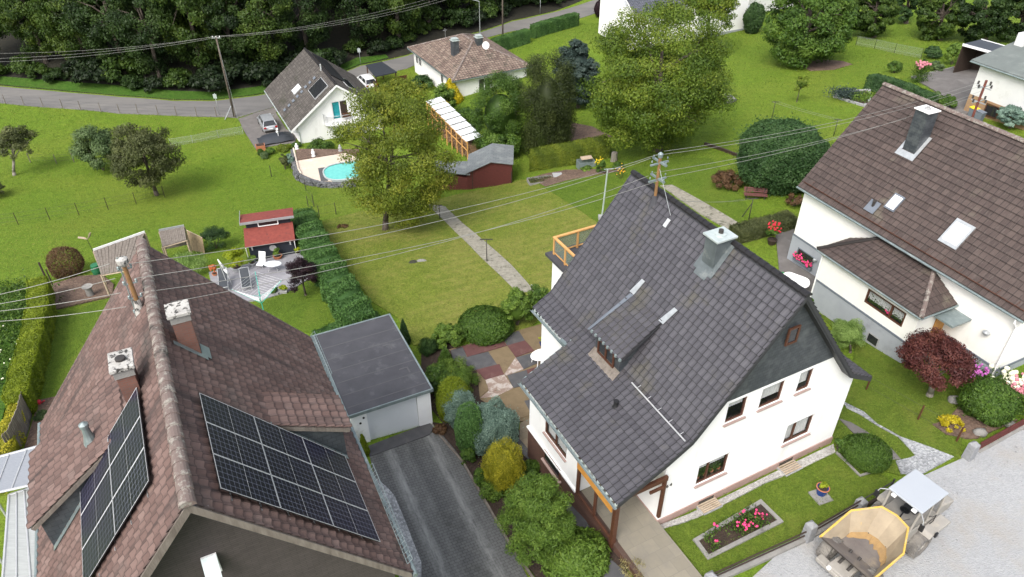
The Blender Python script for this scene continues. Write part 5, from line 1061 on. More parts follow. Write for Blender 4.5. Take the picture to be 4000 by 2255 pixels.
skylight(H3, s3, n3, (('B3', 965, 22), ('B3', 893, 108), ('B3', 948, 138), ('B3', 1025, 55)), 'base_line', 'skylight', .07); skylight(H3, s3, n3, (('B3', 1425, 222), ('B3', 1325, 355), ('B3', 1425, 412), ('B3', 1530, 285)), 'steel', 'skylight', .13)
m = MB(); aq, bq = s3('B3', 340, 0), s3('B3', 1925, 850); xg = (aq[0]+bq[0])/2; y_a, y_b = Y0+.2, L3-.3; p0 = np.array((xg, y_a, z3(xg)))+n3*.08; p1 = np.array((xg, y_b, z3(xg)))+n3*.08
for k in (0, 1): m.tube(p0+n3*.18*k, p1+n3*.18*k, .013, n=5)
n_ = int((y_b-y_a)/.17)
for i in range(n_+1): p = p0+(p1-p0)*i/n_; m.tube(p, p+n3*.18, .009, n=4)
for i in range(14): p = p0+(p1-p0)*(i+.5)/14; m.tube(p+n3*.16, p+T/LT*.35-n3*.02, .012, n=4)
m.build('snow_guard', K['brown_wood'], H3)
vp = s3('B3', 790, 110); m = MB(); m.prism([vp+n3*.075+np.array((x_, y_, x_*(ZR3-ZE3)/(XR3-XE3))) for x_, y_ in ((-.25, -.35), (.25, -.35), (.25, .35), (-.25, .35))], n3*.02); vn = m.build('roof_vent', K['base_line'], H3); m = MB(); m.lathe(vp, [(.1, 0), (.08, .35), (.12, .37), (.1, .44)], 8); m.build('vent_pipe', K['iron'], vn)
cb = s3('A3', 1105, 1190); zc_ = G3.above(cb, 'A3', 1215, 860)
ch, q = chimney(H3, G3, cb, [('A3', 1215, 863), ('A3', 1110, 808), ('A3', 1190, 790), ('A3', 1310, 832)], zc_, [K['slate'], K['slate_y']], 'white_paint', .08, .07, zfoot=cb[2]-.6)
m = MB(); m.lathe(((q[0]+q[1])/2, (q[2]+q[3])/2, zc_), [(.2, 0), (.2, .05), (.1, .07), (.1, .15)], 12); m.build('flue', K['pale_concrete'], ch)
m = MB(); e = .2
for xa_, xb_, ya_, yb_ in ((q[0]-e*1.3, q[0], q[2]-e, q[3]+e), (q[0], q[1], q[2]-e, q[2]), (q[0], q[1], q[3], q[3]+e)): m.prism([np.array((x_, y_, z3(x_)))+n3*.075 for x_, y_ in ((xa_, ya_), (xb_, ya_), (xb_, yb_), (xa_, yb_))], n3*.015)
m.build('lead_apron', K['steel'], ch)
# ---------------------------------------------------------------- garage beside the brown house
gb = g('C1', 1335, 293); FG = Frame(gb[0], gb[1], R(26), gb[2]); zt = FG.above((0, 0, 0), 'C1', 1315, 24); gl = FG.z(zt, 'C1', 710, 220)[0]; gd = FG.z(zt, 'B1', 1005, 930)[1]
HG = thing('garage', 'white garage with a flat dark felt roof at the end of the driveway', 'garage', FG.o, FG.phi)
PG = lambda a, b, d: (a, -d, b); dx0, dx1, dz0, dz1 = FG.y(0, 'C1', 865, 412)[0], FG.y(0, 'C1', 1235, 290)[0], 0.3, FG.y(0, 'C1', 1220, 85)[2]-.03
m = MB(); wall(m, PG, [(gl, -.3), (0, -.3), (0, zt-.1), (gl, zt-.1)], [(dx0, dx1, -.28, dz1)], .16)
m.poly([(0, 0, -1.2), (0, gd, -1.6), (0, gd, zt-.1), (0, 0, zt-.1)]); m.poly([(gl, 0, -1.2), (gl, gd, -1.6), (gl, gd, zt-.1), (gl, 0, zt-.1)]); m.poly([(gl, gd, -1.6), (0, gd, -1.6), (0, gd, zt-.1), (gl, gd, zt-.1)]); m.build('wall', K['garage_white'], HG)
m = MB(); m.pbox(PG, dx0+.02, dx1-.02, -.02, dz1-.02, -.16, -.10); m.build('garage_door', mat('garage_door_paint', (.60, .63, .66), (.57, .60, .63), 1, .5, stain=(.5, .52, .54), sscale=.6), HG)
m = MB(); m.prism([(gl-.14, -.12, zt-.1), (.1, -.12, zt-.1), (.1, gd+.1, zt-.1), (gl-.14, gd+.1, zt-.1)], (0, 0, .1)); rfg = m.build('roof', K['bitumen'], HG)
m = MB()
for a, b in (((gl-.2, -.16), (.14, -.10)), ((gl-.2, gd+.06), (.14, gd+.14)), ((.06, -.10), (.14, gd+.06)), ((gl-.2, -.10), (gl-.1, gd+.06))): m.box((*a, zt-.16), (*b, zt+.035))
m.build('roof_edge', K['zinc'], rfg)
m = MB()
for p, q in (((-.9, 2.0), (-.5, 2.0)), ((-.5, 2.0), (-.5, 1.5)), ((-1.1, 4.2), (-.75, 4.2)), ((-.75, 4.2), (-.75, 3.7))): m.prism([(p[0]-.04, p[1]-.04, zt+.003), (q[0]+.04, p[1]-.04, zt+.003), (q[0]+.04, q[1]+.04, zt+.003), (p[0]-.04, q[1]+.04, zt+.003)], (0, 0, .012))
for yy in (.45, 1.4, 2.4, 3.4, 4.4, 5.4): m.box((gl, yy-.03, zt+.001), (0, yy+.03, zt+.008))
m.build('felt_seam', mat('felt_seams', (.085, .085, .09), (.07, .07, .075), 3, .8), rfg)
m = MB()
for xx, zz in ((gl+.35, .95), (gl+.42, 1.75), (gl+.62, 2.05)): m.tube((xx, -.03, zz), (xx, .02, zz), .06, n=10)
m.build('wall_vent', K['black'], HG)
m = MB(); m.box((gl+.2, -.55, -.25), (-.02, -.06, .06)); m.build('ramp', K['concrete'], HG)

# ---------------------------------------------------------------- white gabled house in the valley
gb = g('A1', 335, 1085); FW_ = Frame(gb[0], gb[1], R(27), gb[2]); ap = FW_.y(-.5, 'A1', 605, 640); ev = FW_.y(-.5, 'A1', 265, 990); rb = FW_.z(ap[2], 'A1', 375, 365)
HW = thing('white_gabled_house', 'white gabled house with glass railed balcony and rooftop collectors above the pool', 'house', FW_.o, FW_.phi)
xr, zr, xe, ze, yb_ = ap[0], ap[2], ev[0], ev[2], rb[1]; xe2 = 2*xr-xe
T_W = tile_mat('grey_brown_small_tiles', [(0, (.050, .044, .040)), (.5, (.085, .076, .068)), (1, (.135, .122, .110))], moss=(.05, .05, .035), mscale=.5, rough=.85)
def gabroof(H, xr, zr, xe, ze, xe2, ya, yb, tm, w, h, st, under, th=.16):
    out = []
    for x in (xe, xe2):
        m = MB(); a = np.array((x, 0, ze)); T = np.array((xr, 0, zr))-a; tiles(m, a, (0, 1, 0), T, [(0, ya, yb), (np.linalg.norm(T), ya, yb)], w, h, st, 0, .04); slab(m, [(x, ya, ze), (x, yb, ze), (xr, yb, zr), (xr, ya, zr)], th, 1); out.append(m.build('roof', [tm, under], H))
    ridge_caps((xr, ya, zr+.03), (xr, yb, zr+.03), .15, tm, out[0]); return out
gabroof(HW, xr, zr, xe, ze, xe2, -.5, yb_, T_W, .34, .36, 'wave', K['white_paint'])
sW = (zr-ze)/(xr-xe); zw = lambda x: zr-abs(x-xr)*sW; xl, xrr = xe+.85, xe2-.85
PWF = lambda a, b, d: (a, -d, b)
ud = FW_.y(0, 'A1', 565, 772), FW_.y(0, 'A1', 668, 875); ld = FW_.y(0, 'A1', 575, 985), FW_.y(0, 'A1', 650, 1075)
UD = (ud[0][0], ud[0][0]+1.9, ud[0][2]-2.2, ud[0][2]); LD = (ld[0][0], ld[0][0]+1.9, max(ld[0][2]-2.1, .1), ld[0][2])
m = MB(); wall(m, PWF, [(xl, -1), (xrr, -1), (xrr, zw(xrr)-.2), (xr, zr-.22), (xl, zw(xl)-.2)], [UD, LD], .15)
for x in (xl, xrr): m.poly([(x, 0, -1), (x, yb_-.5, -1), (x, yb_-.5, zw(x)-.2), (x, 0, zw(x)-.2)])
m.poly([(xl, yb_-.5, -1), (xrr, yb_-.5, -1), (xrr, yb_-.5, zw(xrr)-.2), (xr, yb_-.5, zr-.22), (xl, yb_-.5, zw(xl)-.2)]); m.build('wall', K['white'], HW)
m = MB()
for s in (xe, xe2): m.prism([(xr, -.54, zr-.26), (s, -.54, ze-.26), (s, -.54, ze+.0), (xr, -.54, zr+.0)], (0, .04, 0))
m.build('verge_board', K['white_paint'], HW)
window(HW, PWF, UD, cols=(.5,), fr='white_paint', sill=None, ct='turquoise', cfrac=1, fw=.1); m = MB(); m.pbox(PWF, UD[0]+1.02, UD[1]-.1, UD[2]+.05, UD[3]-.1, -.14, -.05); m.build('open_door', K['dark_wood'], HW)
window(HW, PWF, LD, cols=(.5,), fr='white_paint', sill=None, curtain=False, glass='glass_dark', fw=.12)
bz = UD[2]-.05; bx0, bx1 = UD[0]-1.15, UD[1]+1.9; m = MB(); N_ = 14
out = [(bx0, 0)]+[((bx0+bx1)/2-(bx1-bx0)/2*math.cos(math.pi*i/N_), -.25-1.15*math.sin(math.pi*i/N_)) for i in range(N_+1)]+[(bx1, 0)]
m.prism([(x, y, bz-.2) for x, y in out], (0, 0, .2)); bal = m.build('balcony', K['white'], HW)
m = MB(); m.path([(x, y, bz+1.0) for x, y in out], .03, 6)
for x, y in out[1:-1:2]: m.tube((x, y, bz-.3), (x, y, bz+1.0), .025, n=6)
m.build('railing', K['steel'], bal)
m = MB()
for a, b in zip(out[:-1], out[1:]): m.poly([(*a, bz+.12), (*b, bz+.12), (*b, bz+.92), (*a, bz+.92)])
m.build('railing_glass', K['glass'], bal)
m = MB(); m.box((UD[0]+1.0, -.6, bz+.45), (UD[0]+2.0, -.5, bz+.9)); m.box((UD[0]+1.0, -.6, bz+.4), (UD[0]+2.0, -.15, bz+.46)); m.build('balcony_bench', K['brown_wood'], HW)
m = MB(); m.path([(xe-.05, -.5, ze-.1), (xe-.05, yb_, ze-.1)], .07, 8); m.path([(xe, -.45, ze-.12), (xl+.1, -.06, ze-.5), (xl+.1, -.06, -.2)], .045, 8); m.build('gutter', K['zinc_pale'], HW)
nW = np.array([-sW, 0, 1])/math.hypot(sW, 1); nW2 = nW*np.array([-1, 1, 1])
def sWl(*p): return FW_.hit(p, (xr, 0, zr), nW)
def sWr(*p): return FW_.hit(p, (xr, 0, zr), nW2)
sk = skylight(HW, sWl, nW, (('A1', 400, 685), ('A1', 495, 592), ('A1', 543, 655), ('A1', 450, 750)), 'alu', 'glass_dark', .05, 'collector')
sk = skylight(HW, sWl, nW, (('A1', 272, 690), ('A1', 322, 640), ('A1', 345, 668), ('A1', 297, 712)), 'steel', 'skylight', .06)
m = MB()
for px_, py_ in ((212, 842), (245, 808), (277, 773), (308, 740), (340, 705), (370, 668), (402, 635), (435, 602)): p = sWl('A1', px_, py_); m.prism([p+np.array((0, -.28, 0))+nW*.08, p+np.array((0, .28, 0))+nW*.08, p+np.array((.22, .28, .25)), p+np.array((.22, -.28, .25))], (0, 0, .06))
m.build('roof_step', K['base_line'], HW)
p = sWl('A1', 492, 535); m = MB(); m.tube(p, p+np.array((0, 0, .8)), .09, n=8); m.build('flue', K['alu'], HW)
for i in range(5):
    td = np.array((1, 0, -sW))/math.hypot(1, sW)
    for j in range(2):
        o_ = np.array((xr, yb_-1.4-1.75*(i+1), zr))+td*(.5+1.15*j)+nW2*.12; m = MB(); m.prism([o_, o_+td*1.1, o_+td*1.1+np.array((0, 1.7, 0)), o_+np.array((0, 1.7, 0))], nW2*.04); m.build('solar_panel', K['black'], HW)
skylight(HW, sWr, nW2, (('A1', 615, 590), ('A1', 650, 580), ('A1', 755, 680), ('A1', 735, 692)), 'alu', 'glass_dark', .05)

# ---------------------------------------------------------------- brown hipped bungalow
ze = -6.75; S_ = at_z(ze, 'A1', 1480, 615); W_ = at_z(ze, 'A1', 1090, 370); E_ = at_z(ze, 'A2', 165, 505); FB = Frame(S_[0], S_[1], R(28.5), -9.5); Wd = float(np.linalg.norm((E_-S_)[:2])); Ln = float(np.linalg.norm((W_-S_)[:2])); zt_ = ze+9.5
HB = thing('hip_roof_bungalow', 'white bungalow under a low mottled brown hipped roof with two grey chimneys', 'house', FB.o, FB.phi)
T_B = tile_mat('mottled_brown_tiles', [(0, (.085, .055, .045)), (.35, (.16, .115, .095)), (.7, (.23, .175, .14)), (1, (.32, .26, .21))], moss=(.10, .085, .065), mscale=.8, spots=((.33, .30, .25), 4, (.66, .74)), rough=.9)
zr = zt_+2.55; hp = Wd/2; out = [(0, 0), (Wd, 0), (Wd, Ln), (0, Ln)]; R1, R2 = np.array((Wd/2, hp, zr)), np.array((Wd/2, Ln-hp, zr))
for a, S, b, wdt, top in (((0, 0, zt_), (1, 0, 0), R1, Wd, (Wd/2, Wd/2+.02)), ((0, Ln, zt_), (1, 0, 0), R2, Wd, (Wd/2, Wd/2+.02)), ((0, 0, zt_), (0, 1, 0), R1, Ln, (hp, Ln-hp)), ((Wd, 0, zt_), (0, 1, 0), R1, Ln, (hp, Ln-hp))):
    m = MB(); a = np.array(a, float); S = np.array(S, float); T = b-a; T -= S*(T@S); L = np.linalg.norm(T); tiles(m, a, S, T, [(0, 0, wdt), (L, *top)], .38, .38, 'wave', 0, .05); slab(m, [a, a+S*wdt, a+S*top[1]+T, a+S*top[0]+T], .14, 1); r_ = m.build('roof', [T_B, K['soffit_dark']], HB)
for q in (((.02, .02, zt_+.05), R1+(0, 0, .05)), ((Wd-.02, .02, zt_+.05), R1+(0, 0, .05)), ((.02, Ln-.02, zt_+.05), R2+(0, 0, .05)), ((Wd-.02, Ln-.02, zt_+.05), R2+(0, 0, .05)), (R1+(0, 0, .05), R2+(0, 0, .05))): ridge_caps(q[0], q[1], .15, T_LICHEN, r_, 'ridge', .45)
m = MB(); i_ = .6; m.box((i_, i_, -1.2), (Wd-i_, Ln-i_, zt_-.1)); m.build('wall', K['white'], HB)
m = MB()
for (a, b) in (((-.08, -.08), (Wd+.08, -.02)), ((-.08, -.02), (-.02, Ln)), ((Wd+.02, -.02), (Wd+.08, Ln))): m.box((*a, zt_-.16), (*b, zt_-.02))
m.build('gutter', K['zinc'], HB)
for k, yy in enumerate((Ln-1.9, Ln-3.0, 4.4, 2.6)): window(HB, lambda a, b, d: (i_-d, a, b), (yy-.4, yy+.4, 1.0, 2.2), cols=(), fr='white_paint', sill=None, depth=-.02, glass='glass_dark', curtain=False)
window(HB, lambda a, b, d: (a, i_-d, b), (3.9, 5.6, .1, 2.2), cols=(.5,), fr='white_paint', sill=None, depth=-.02, glass='glass_dark', curtain=False); window(HB, lambda a, b, d: (a, i_-d, b), (7.2, 9.2, .9, 2.2), cols=(.5,), fr='white_paint', sill=None, depth=-.02, cfrac=.7)
for pc in ((('A1', 1500, 365), ('A1', 1500, 285)), (('A1', 1680, 340), ('A1', 1672, 262))):
    q = FB.z(zr-.45, *pc[0]); h_ = FB.above(q, *pc[1]); m = MB(); m.box((q[0]-.42, q[1]-.42, zr-1.4), (q[0]+.42, q[1]+.42, h_-.35)); c_ = m.build('chimney', K['slate'], HB); m = MB(); m.box((q[0]-.5, q[1]-.5, h_-.35), (q[0]+.5, q[1]+.5, h_-.27)); m.box((q[0]-.3, q[1]-.3, h_-.27), (q[0]+.3, q[1]+.3, h_-.12)); m.box((q[0]-.4, q[1]-.4, h_-.12), (q[0]+.4, q[1]+.4, h_-.05)); m.build('chimney_cap', K['zinc_pale'], c_)
q = FB.z(zr-.3, 'A1', 1735, 395); m = MB(); m.tube(q, q+np.array((0, 0, .9)), .03, n=6); d_ = m.build('dish_pole', K['steel'], HB)
m = MB(); c_ = q+np.array((-.1, -.15, .95)); ax_ = np.array((-.35, -.85, .35)); ax_ /= np.linalg.norm(ax_); u_ = np.cross(ax_, (0, 0, 1)); u_ /= np.linalg.norm(u_); v_ = np.cross(u_, ax_); vs = []
for k, (r_, o_) in enumerate(((.02, 0), (.25, .03), (.45, .1), (.45, .07), (.25, 0), (.02, -.04))):
    for i in range(14): t_ = 2*math.pi*i/14; vs.append(c_+u_*math.cos(t_)*r_+v_*math.sin(t_)*r_*1.08+ax_*o_)
m.mesh(vs, [(k*14+i, k*14+(i+1) % 14, (k+1)*14+(i+1) % 14, (k+1)*14+i) for k in range(5) for i in range(14)]); m.build('satellite_dish', K['white_paint'], d_)
q = FB.z(zt_+.6, 'A1', 1430, 300); m = MB(); m.tube(q, q+np.array((0, 0, 1.6)), .025, n=5); m.box(q+np.array((-.3, -.02, 1.3)), q+np.array((.3, .02, 1.34))); m.build('antenna', K['steel'], HB)

# ---------------------------------------------------------------- red shed with the curved grey roof
gb = g('D', 1142, 482); gr_ = g('D', 1288, 462); d_ = (gr_-gb)[:2]; ph = math.atan2(d_[1], d_[0]); FS = Frame(gb[0], gb[1], ph, min(gb[2], gr_[2])); Wd = float(np.linalg.norm(d_)); zrt = FS.y(-.2, 'A1', 1772, 1228)[2]; xrt = FS.y(-.2, 'A1', 1772, 1228)[0]; zel = FS.y(-.2, 'A1', 1590, 1315)[2]; xel = FS.y(-.2, 'A1', 1590, 1315)[0]; zer = FS.y(-.2, 'D', 1291, 408)[2]; bk = FS.z(zrt, 'A1', 1650, 1092)
HS = thing('garden_shed', 'red brown boarded garden shed with a low grey shingle roof at the lawn edge', 'shed', FS.o, FS.phi)
Ls = bk[1]; m = MB(); zer = zrt-.22; prof = [(xel-.1, zel), (xrt, zrt), (Wd+.12, zer)]
for a, b in zip(prof[:-1], prof[1:]): m.prism([(a[0], -.2, a[1]), (b[0], -.2, b[1]), (b[0], Ls+.2, b[1]), (a[0], Ls+.2, a[1])], (0, 0, .07))
m.build('roof', K['shed_roof'], HS)
m = MB(); m.prism([(xel, 0, -.6), (Wd, 0, -.6), (Wd, 0, zer-.0)]+[(x, 0, z-.0) for x, z in prof[1:2]]+[(xel, 0, zel)], (0, Ls, 0)); m.build('wall', K['shed_red'], HS)
for q in (xel+(xrt-xel)*.2, Wd-.1): m = MB(); m.box((q, -.03, -.3), (q+.08, -.005, zel+.2)); m.build('corner_board', K['dark_wood'], HS)
lo = at_z(FS.o[2]+zel-.35, 'A1', 1335, 1290); ll = FS.loc(lo); m = MB(); m.prism([(ll[0], ll[1]-.1, zel-.45), (xel+.3, -.25, zel-.1), (xel+.3, Ls*.7, zel-.1), (ll[0], ll[1]+2.2, zel-.45)], (0, 0, .07)); ar = m.build('annex_roof', K['shed_roof'], HS)
m = MB(); m.prism([(ll[0]+.15, ll[1]+.1, -.8), (xel, 0, -.8), (xel, Ls*.6, -.8), (ll[0]+.15, ll[1]+2, -.8)], (0, 0, zel+.3)); m.build('annex_wall', K['shed_red'], ar)

# ---------------------------------------------------------------- wood store under white corrugated sheets
pa, pb = g('A1', 1600, 1075, lift=2.0), g('A1', 1300, 850, lift=2.2); d_ = (pb-pa)[:2]; Lw = float(np.linalg.norm(d_)); FL = Frame(pa[0], pa[1], math.atan2(d_[1], d_[0])-R(90), tz(pa[0], pa[1]))
HL = thing('wood_store', 'open firewood store roofed with stepped white corrugated sheets behind the walnut tree', 'wood store', FL.o, FL.phi)
m = MB(); n_ = 8
for i in range(n_):
    y0, y1 = Lw*i/n_-.02, Lw*(i+1)/n_+.08; z0 = 2.05+.02*i; k_ = 22
    for j in range(k_): x0, x1 = -.2+1.9*j/k_, -.2+1.9*(j+1)/k_; h0, h1 = (.03 if j % 2 else 0), (0 if j % 2 else .03); m.poly([(x0, y0, z0+h0+x0*.12+.1), (x1, y0, z0+h1+x1*.12+.1), (x1, y1, z0+h1+x1*.12), (x0, y1, z0+h0+x0*.12)])
m.build('roof', mat('corrugated_white', (.62, .64, .65), (.54, .56, .57), 2, .6, stain=(.45, .46, .46), sscale=1), HL)
m = MB()
for i in range(n_+1): y = Lw*i/n_; m.box((-.15, y-.05, -.8), (-.05, y+.05, 2.1)); m.box((1.5, y-.05, -.8), (1.6, y+.05, 2.2))
m.box((-.15, 0, 1.9), (-.06, Lw, 2.02)); m.box((-.14, 0, 1.0), (-.07, Lw, 1.08)); m.build('frame', K['rail_wood'], HL)
m = MB(); rr = random.Random(4)
for i in range(170): y = rr.uniform(.15, Lw-.15); z = rr.uniform(-.5, 1.5); m.tube((.02+rr.uniform(0, .08), y, z), (.5, y, z), rr.uniform(.07, .11), n=6)
m.box((.3, .1, -.6), (1.45, Lw-.1, 1.5)); m.build('firewood', mat('split_logs', (.26, .16, .09), (.12, .07, .045), 5, .9), HL)
# open carport between the two valley houses
q = g('A1', 900, 585, lift=2.2); ph_ = R(28); o_ = thing('dark_carport', 'dark grey flat canopy carport between the white gabled house and the bungalow', 'carport', (q[0], q[1], tz(q[0], q[1])), ph_)
m = MB(); m.prism([(0, 0, 2.2), (3.2, .3, 2.2), (2.6, 4.6, 2.4), (.2, 4.4, 2.4)], (0, 0, .12)); m.build('roof', K['tarp'], o_); m = MB()
for p in ((.1, .1), (3, .4), (.3, 4.2), (2.5, 4.4)): m.box((p[0]-.06, p[1]-.06, -.5), (p[0]+.06, p[1]+.06, 2.2))
m.box((3.1, .4, .2), (4.6, .5, 1.6)); m.box((0, 4.2, 0), (.1, .2, 1.2)); m.build('post', K['brown_wood'], o_)

# ---------------------------------------------------------------- garden house with red roofs
a_, b_ = g('T', 674, 668), g('T', 1236, 580); d_ = (b_-a_)[:2]; FH = Frame(a_[0], a_[1], math.atan2(d_[1], d_[0]), min(a_[2], b_[2])); Wd = float(np.linalg.norm(d_))
q0 = FH.y(-.25, 'T', 612, 508); q1 = FH.y(-.25, 'T', 1240, 378); zev = (q0[2]+q1[2])/2
HH = thing('garden_house', 'dark blue garden house with red felt roofs and a white clerestory window', 'garden house', FH.o, FH.phi)
zu = zev+.5; dp = 1.75; zc_ = zu+.55; x0, x1 = -.12, Wd+.1
m = MB(); m.prism([(x0-.1, -.25, zev), (x1+.1, -.25, zev), (x1+.1, dp, zu), (x0-.1, dp, zu)], (0, 0, .05)); m.build('roof', K['red_roof'], HH)
m = MB(); m.prism([(x0-.25, dp-.35, zc_+.12), (x1+.25, dp-.35, zc_+.12), (x1+.25, dp+1.7, zc_-.28), (x0-.25, dp+1.7, zc_-.28)], (0, 0, .05)); m.build('roof', K['red_roof'], HH)
m = MB(); m.box((x0-.27, dp-.38, zc_-.02), (x1+.27, dp-.34, zc_+.18)); m.box((x0-.27, dp-.34, zc_-.02), (x0-.24, dp+1.7, zc_+.14)); m.build('roof_fascia', K['steel'], HH)
m = MB(); m.box((0, 0, -.4), (Wd, .06, zev+.02)); m.box((0, .06, -.6), (.06, dp+1.5, zev)); m.box((Wd-.06, .06, -.6), (Wd, dp+1.5, zev)); m.box((.0, dp-.06, zev), (Wd, dp+.0, zc_+.05)); m.prism([(0, 0, zev), (0, dp, zev), (0, dp, zu)], (.05, 0, 0)); m.prism([(Wd-.05, 0, zev), (Wd-.05, dp, zev), (Wd-.05, dp, zu)], (.05, 0, 0)); m.box((0, dp+1.45, -.6), (Wd, dp+1.5, zc_-.25)); m.build('wall', K['dark_board'], HH)
window(HH, lambda a, b, d: (a, dp-.06-d, b), (Wd*.27, Wd*.74, zu+.08, zc_-.02), cols=(), fr='white_paint', sill=None, depth=-.04, fw=.07, curtain=False, glass='glass_dark')
m = MB()
for x in (Wd*.06, Wd*.92): m.prism([(x, -.01, zev-.45), (x, -.22, zev-.06), (x, -.01, zev-.06)], (.1, 0, 0))
m.build('roof_bracket', K['white_paint'], HH)
m = MB(); m.lathe((0, 0, 0), [(.1, -.02), (.26, -.02), (.26, .02), (.1, .02)], 18); w_ = m.build('wall_ring', K['pale_concrete'], HH); q = FH.y(-.05, 'T', 945, 492); w_.location = tuple(float(v) for v in q); w_.rotation_euler = (R(90), 0, 0)
m = MB(); m.tube((x0-.05, -.3, zev-.02), (x0-.05, -.05, 0), .03, n=6); m.tube((x1+.02, -.3, zev-.02), (x1+.02, -.1, 0), .03, n=6); m.build('downpipe', K['white_paint'], HH)
# ---------------------------------------------------------------- open lean-tos
def leanto(name, label, fl, fr, bl, br, hf, hb, boards, edge, posts=True):
    A, B_ = g(*fl, lift=hf), g(*fr, lift=hf); C_, D_ = g(*bl, lift=hb), g(*br, lift=hb); zb_ = min(tz(A[0], A[1]), tz(B_[0], B_[1])); o_ = thing(name, label, 'lean-to', (A[0], A[1], zb_)); o3 = np.array((A[0], A[1], zb_)); A, B_, C_, D_ = [np.array((p[0], p[1], z)) for p, z in ((A, zb_+hf), (B_, zb_+hf), (C_, zb_+hb), (D_, zb_+hb))]
    m = MB(); n = 14
    for i in range(n):
        u, v = i/n, (i+.9)/n; m.prism([A+(B_-A)*u-o3, A+(B_-A)*v-o3, C_+(D_-C_)*v-o3, C_+(D_-C_)*u-o3], (0, 0, .03+.02*(i % 2)))
    m.build('roof', K[boards], o_); m = MB(); m.prism([C_-o3, D_-o3, D_-o3+(0, 0, .2), C_-o3+(0, 0, .2)], (0, .06, 0)); m.build('edge_board', K[edge], o_); m = MB()
    for p in (A, B_, C_, D_): m.box((p[0]-o3[0]-.05, p[1]-o3[1]-.05, -1), (p[0]-o3[0]+.05, p[1]-o3[1]+.05, p[2]-o3[2]))
    m.tube(A-o3+(0, 0, -.06), B_-o3+(0, 0, -.06), .05, n=4); m.build('post', K['pale_wood'], o_); m = MB(); m.prism([C_-o3-(0, 0, 1.6), D_-o3-(0, 0, 1.6), D_-o3, C_-o3], (0, .03, 0)); m.build('back_boards', K['grey_wood'], o_); return o_
leanto('lean_to', 'open wooden lean-to with a grey board roof and white top edge behind the brown roof', ('L', 410, 750), ('L', 900, 660), ('L', 315, 440), ('L', 1190, 190), 1.9, 2.5, 'grey_wood', 'white_paint')
leanto('lean_to', 'smaller lean-to with a reddish board roof by the tall ornamental grass', ('L', 1425, 260), ('L', 1840, 165), ('L', 1400, 80), ('L', 1820, 10), 1.8, 2.1, 'grey_wood', 'steel')
a_, b_ = g('L', 1900, 330), g('L', 2140, 400); o_ = thing('screen_panel', 'upright plywood wind screen panel beside the smaller lean-to', 'screen', (a_[0], a_[1], a_[2])); c_, d_ = g('L', 1850, 180, lift=1.6), g('L', 2040, 100, lift=1.6); m = MB(); m.prism([(0, 0, -.2), (b_-a_)*np.array((1, 1, 0))+(0, 0, -.3), (b_-a_)*np.array((1, 1, 0))+(.05, .3, 1.7), (.05, .3, 1.7)], (0, .04, 0)); m.build('board', K['tan_wood'], o_); m = MB(); m.tube((0, .3, 1.7), (b_-a_)*np.array((1, 1, 0))+(.05, .3, 1.7), .03, n=6); m.build('top_rail', K['pale_wood'], o_)

# ---------------------------------------------------------------- far right: white house on a tan brick base, its carport
gb = g('Y', 800, 1115); F4 = Frame(gb[0], gb[1], R(26), gb[2]); et = F4.x(-.4, 'Y', 880, 335); zwh = F4.x(0, 'Y', 890, 845)[2]
H4 = thing('flat_roof_house', 'dull white house with a tan brick base and shallow grey roof at the upper right', 'house', F4.o, F4.phi); ze = et[2]; Y1 = min(et[1], .8)
m = MB(); m.box((0, -22, zwh), (9, 0, ze)); m.build('wall', K['dull_white'], H4); m = MB(); m.box((-.03, -22, -3), (9, .02, zwh-.002)); m.build('brick_base', K['tan_brick'], H4)
m = MB(); m.prism([(-.4, -22, ze), (-.4, Y1, ze), (5.5, Y1+.1, ze+.9), (5.5, -22, ze+.9)], (0, 0, .12)); m.prism([(5.5, -22, ze+.9), (5.5, Y1+.1, ze+.9), (10, Y1, ze+.2), (10, -22, ze+.2)], (0, 0, .12)); m.build('roof', mat('grey_roof_felt', (.145, .165, .155), (.115, .13, .125), .8, .9, .3, 20, stain=(.20, .22, .21), sscale=.4), H4)
m = MB(); m.tube((-.48, -22, ze-.03), (-.48, Y1, ze-.03), .07, n=8); m.build('gutter', K['zinc'], H4)
wq = F4.x(0, 'Y', 1240, 1110); window(H4, lambda a, b, d: (-.03-d, a, b), (wq[1]-.65, wq[1]+.65, wq[2]-.55, wq[2]+.55), cols=(), fr='brown_wood', sill=None, depth=-.05, curtain=False, glass='glass_dark')
q = F4.z(ze+1.0, 'Y', 1680, 90); m = MB(); m.box((q[0]-.4, q[1]-.4, ze-.5), (q[0]+.4, q[1]+.4, ze+2.0)); m.build('chimney', K['dull_white'], H4)
ca, cb_, cc, cd_ = [at_z(1.5, 'A3', *p) for p in ((1467, 342), (1605, 307), (1840, 373), (1705, 407))]; o3 = np.array((ca[0], ca[1], tz(ca[0], ca[1]))); o_ = thing('carport', 'open dark carport with a charcoal felt roof and white edge beside the dull white house', 'carport', o3)
L_ = [p-o3 for p in (ca, cb_, cc, cd_)]; m = MB(); m.prism(L_, (0, 0, .14)); m.build('roof', mat('charcoal_felt', (.045, .052, .065), (.036, .042, .052), 1, .7), o_)
m = MB()
for a, b in ((L_[1], L_[2]), (L_[0], L_[3])): m.prism([a+(0, 0, -.05), b+(0, 0, -.05), b+(0, 0, .2), a+(0, 0, .2)], (-.05, -.06, 0))
m.build('roof_edge', K['white_paint'], o_); m = MB()
for a, b in ((L_[0], L_[1]), (L_[1], L_[2])): m.prism([np.array((a[0], a[1], -.3)), np.array((b[0], b[1], -.3)), b-(0, 0, .01), a-(0, 0, .01)], (.05, -.05, 0))
m.build('back_wall', K['dark_wood'], o_)
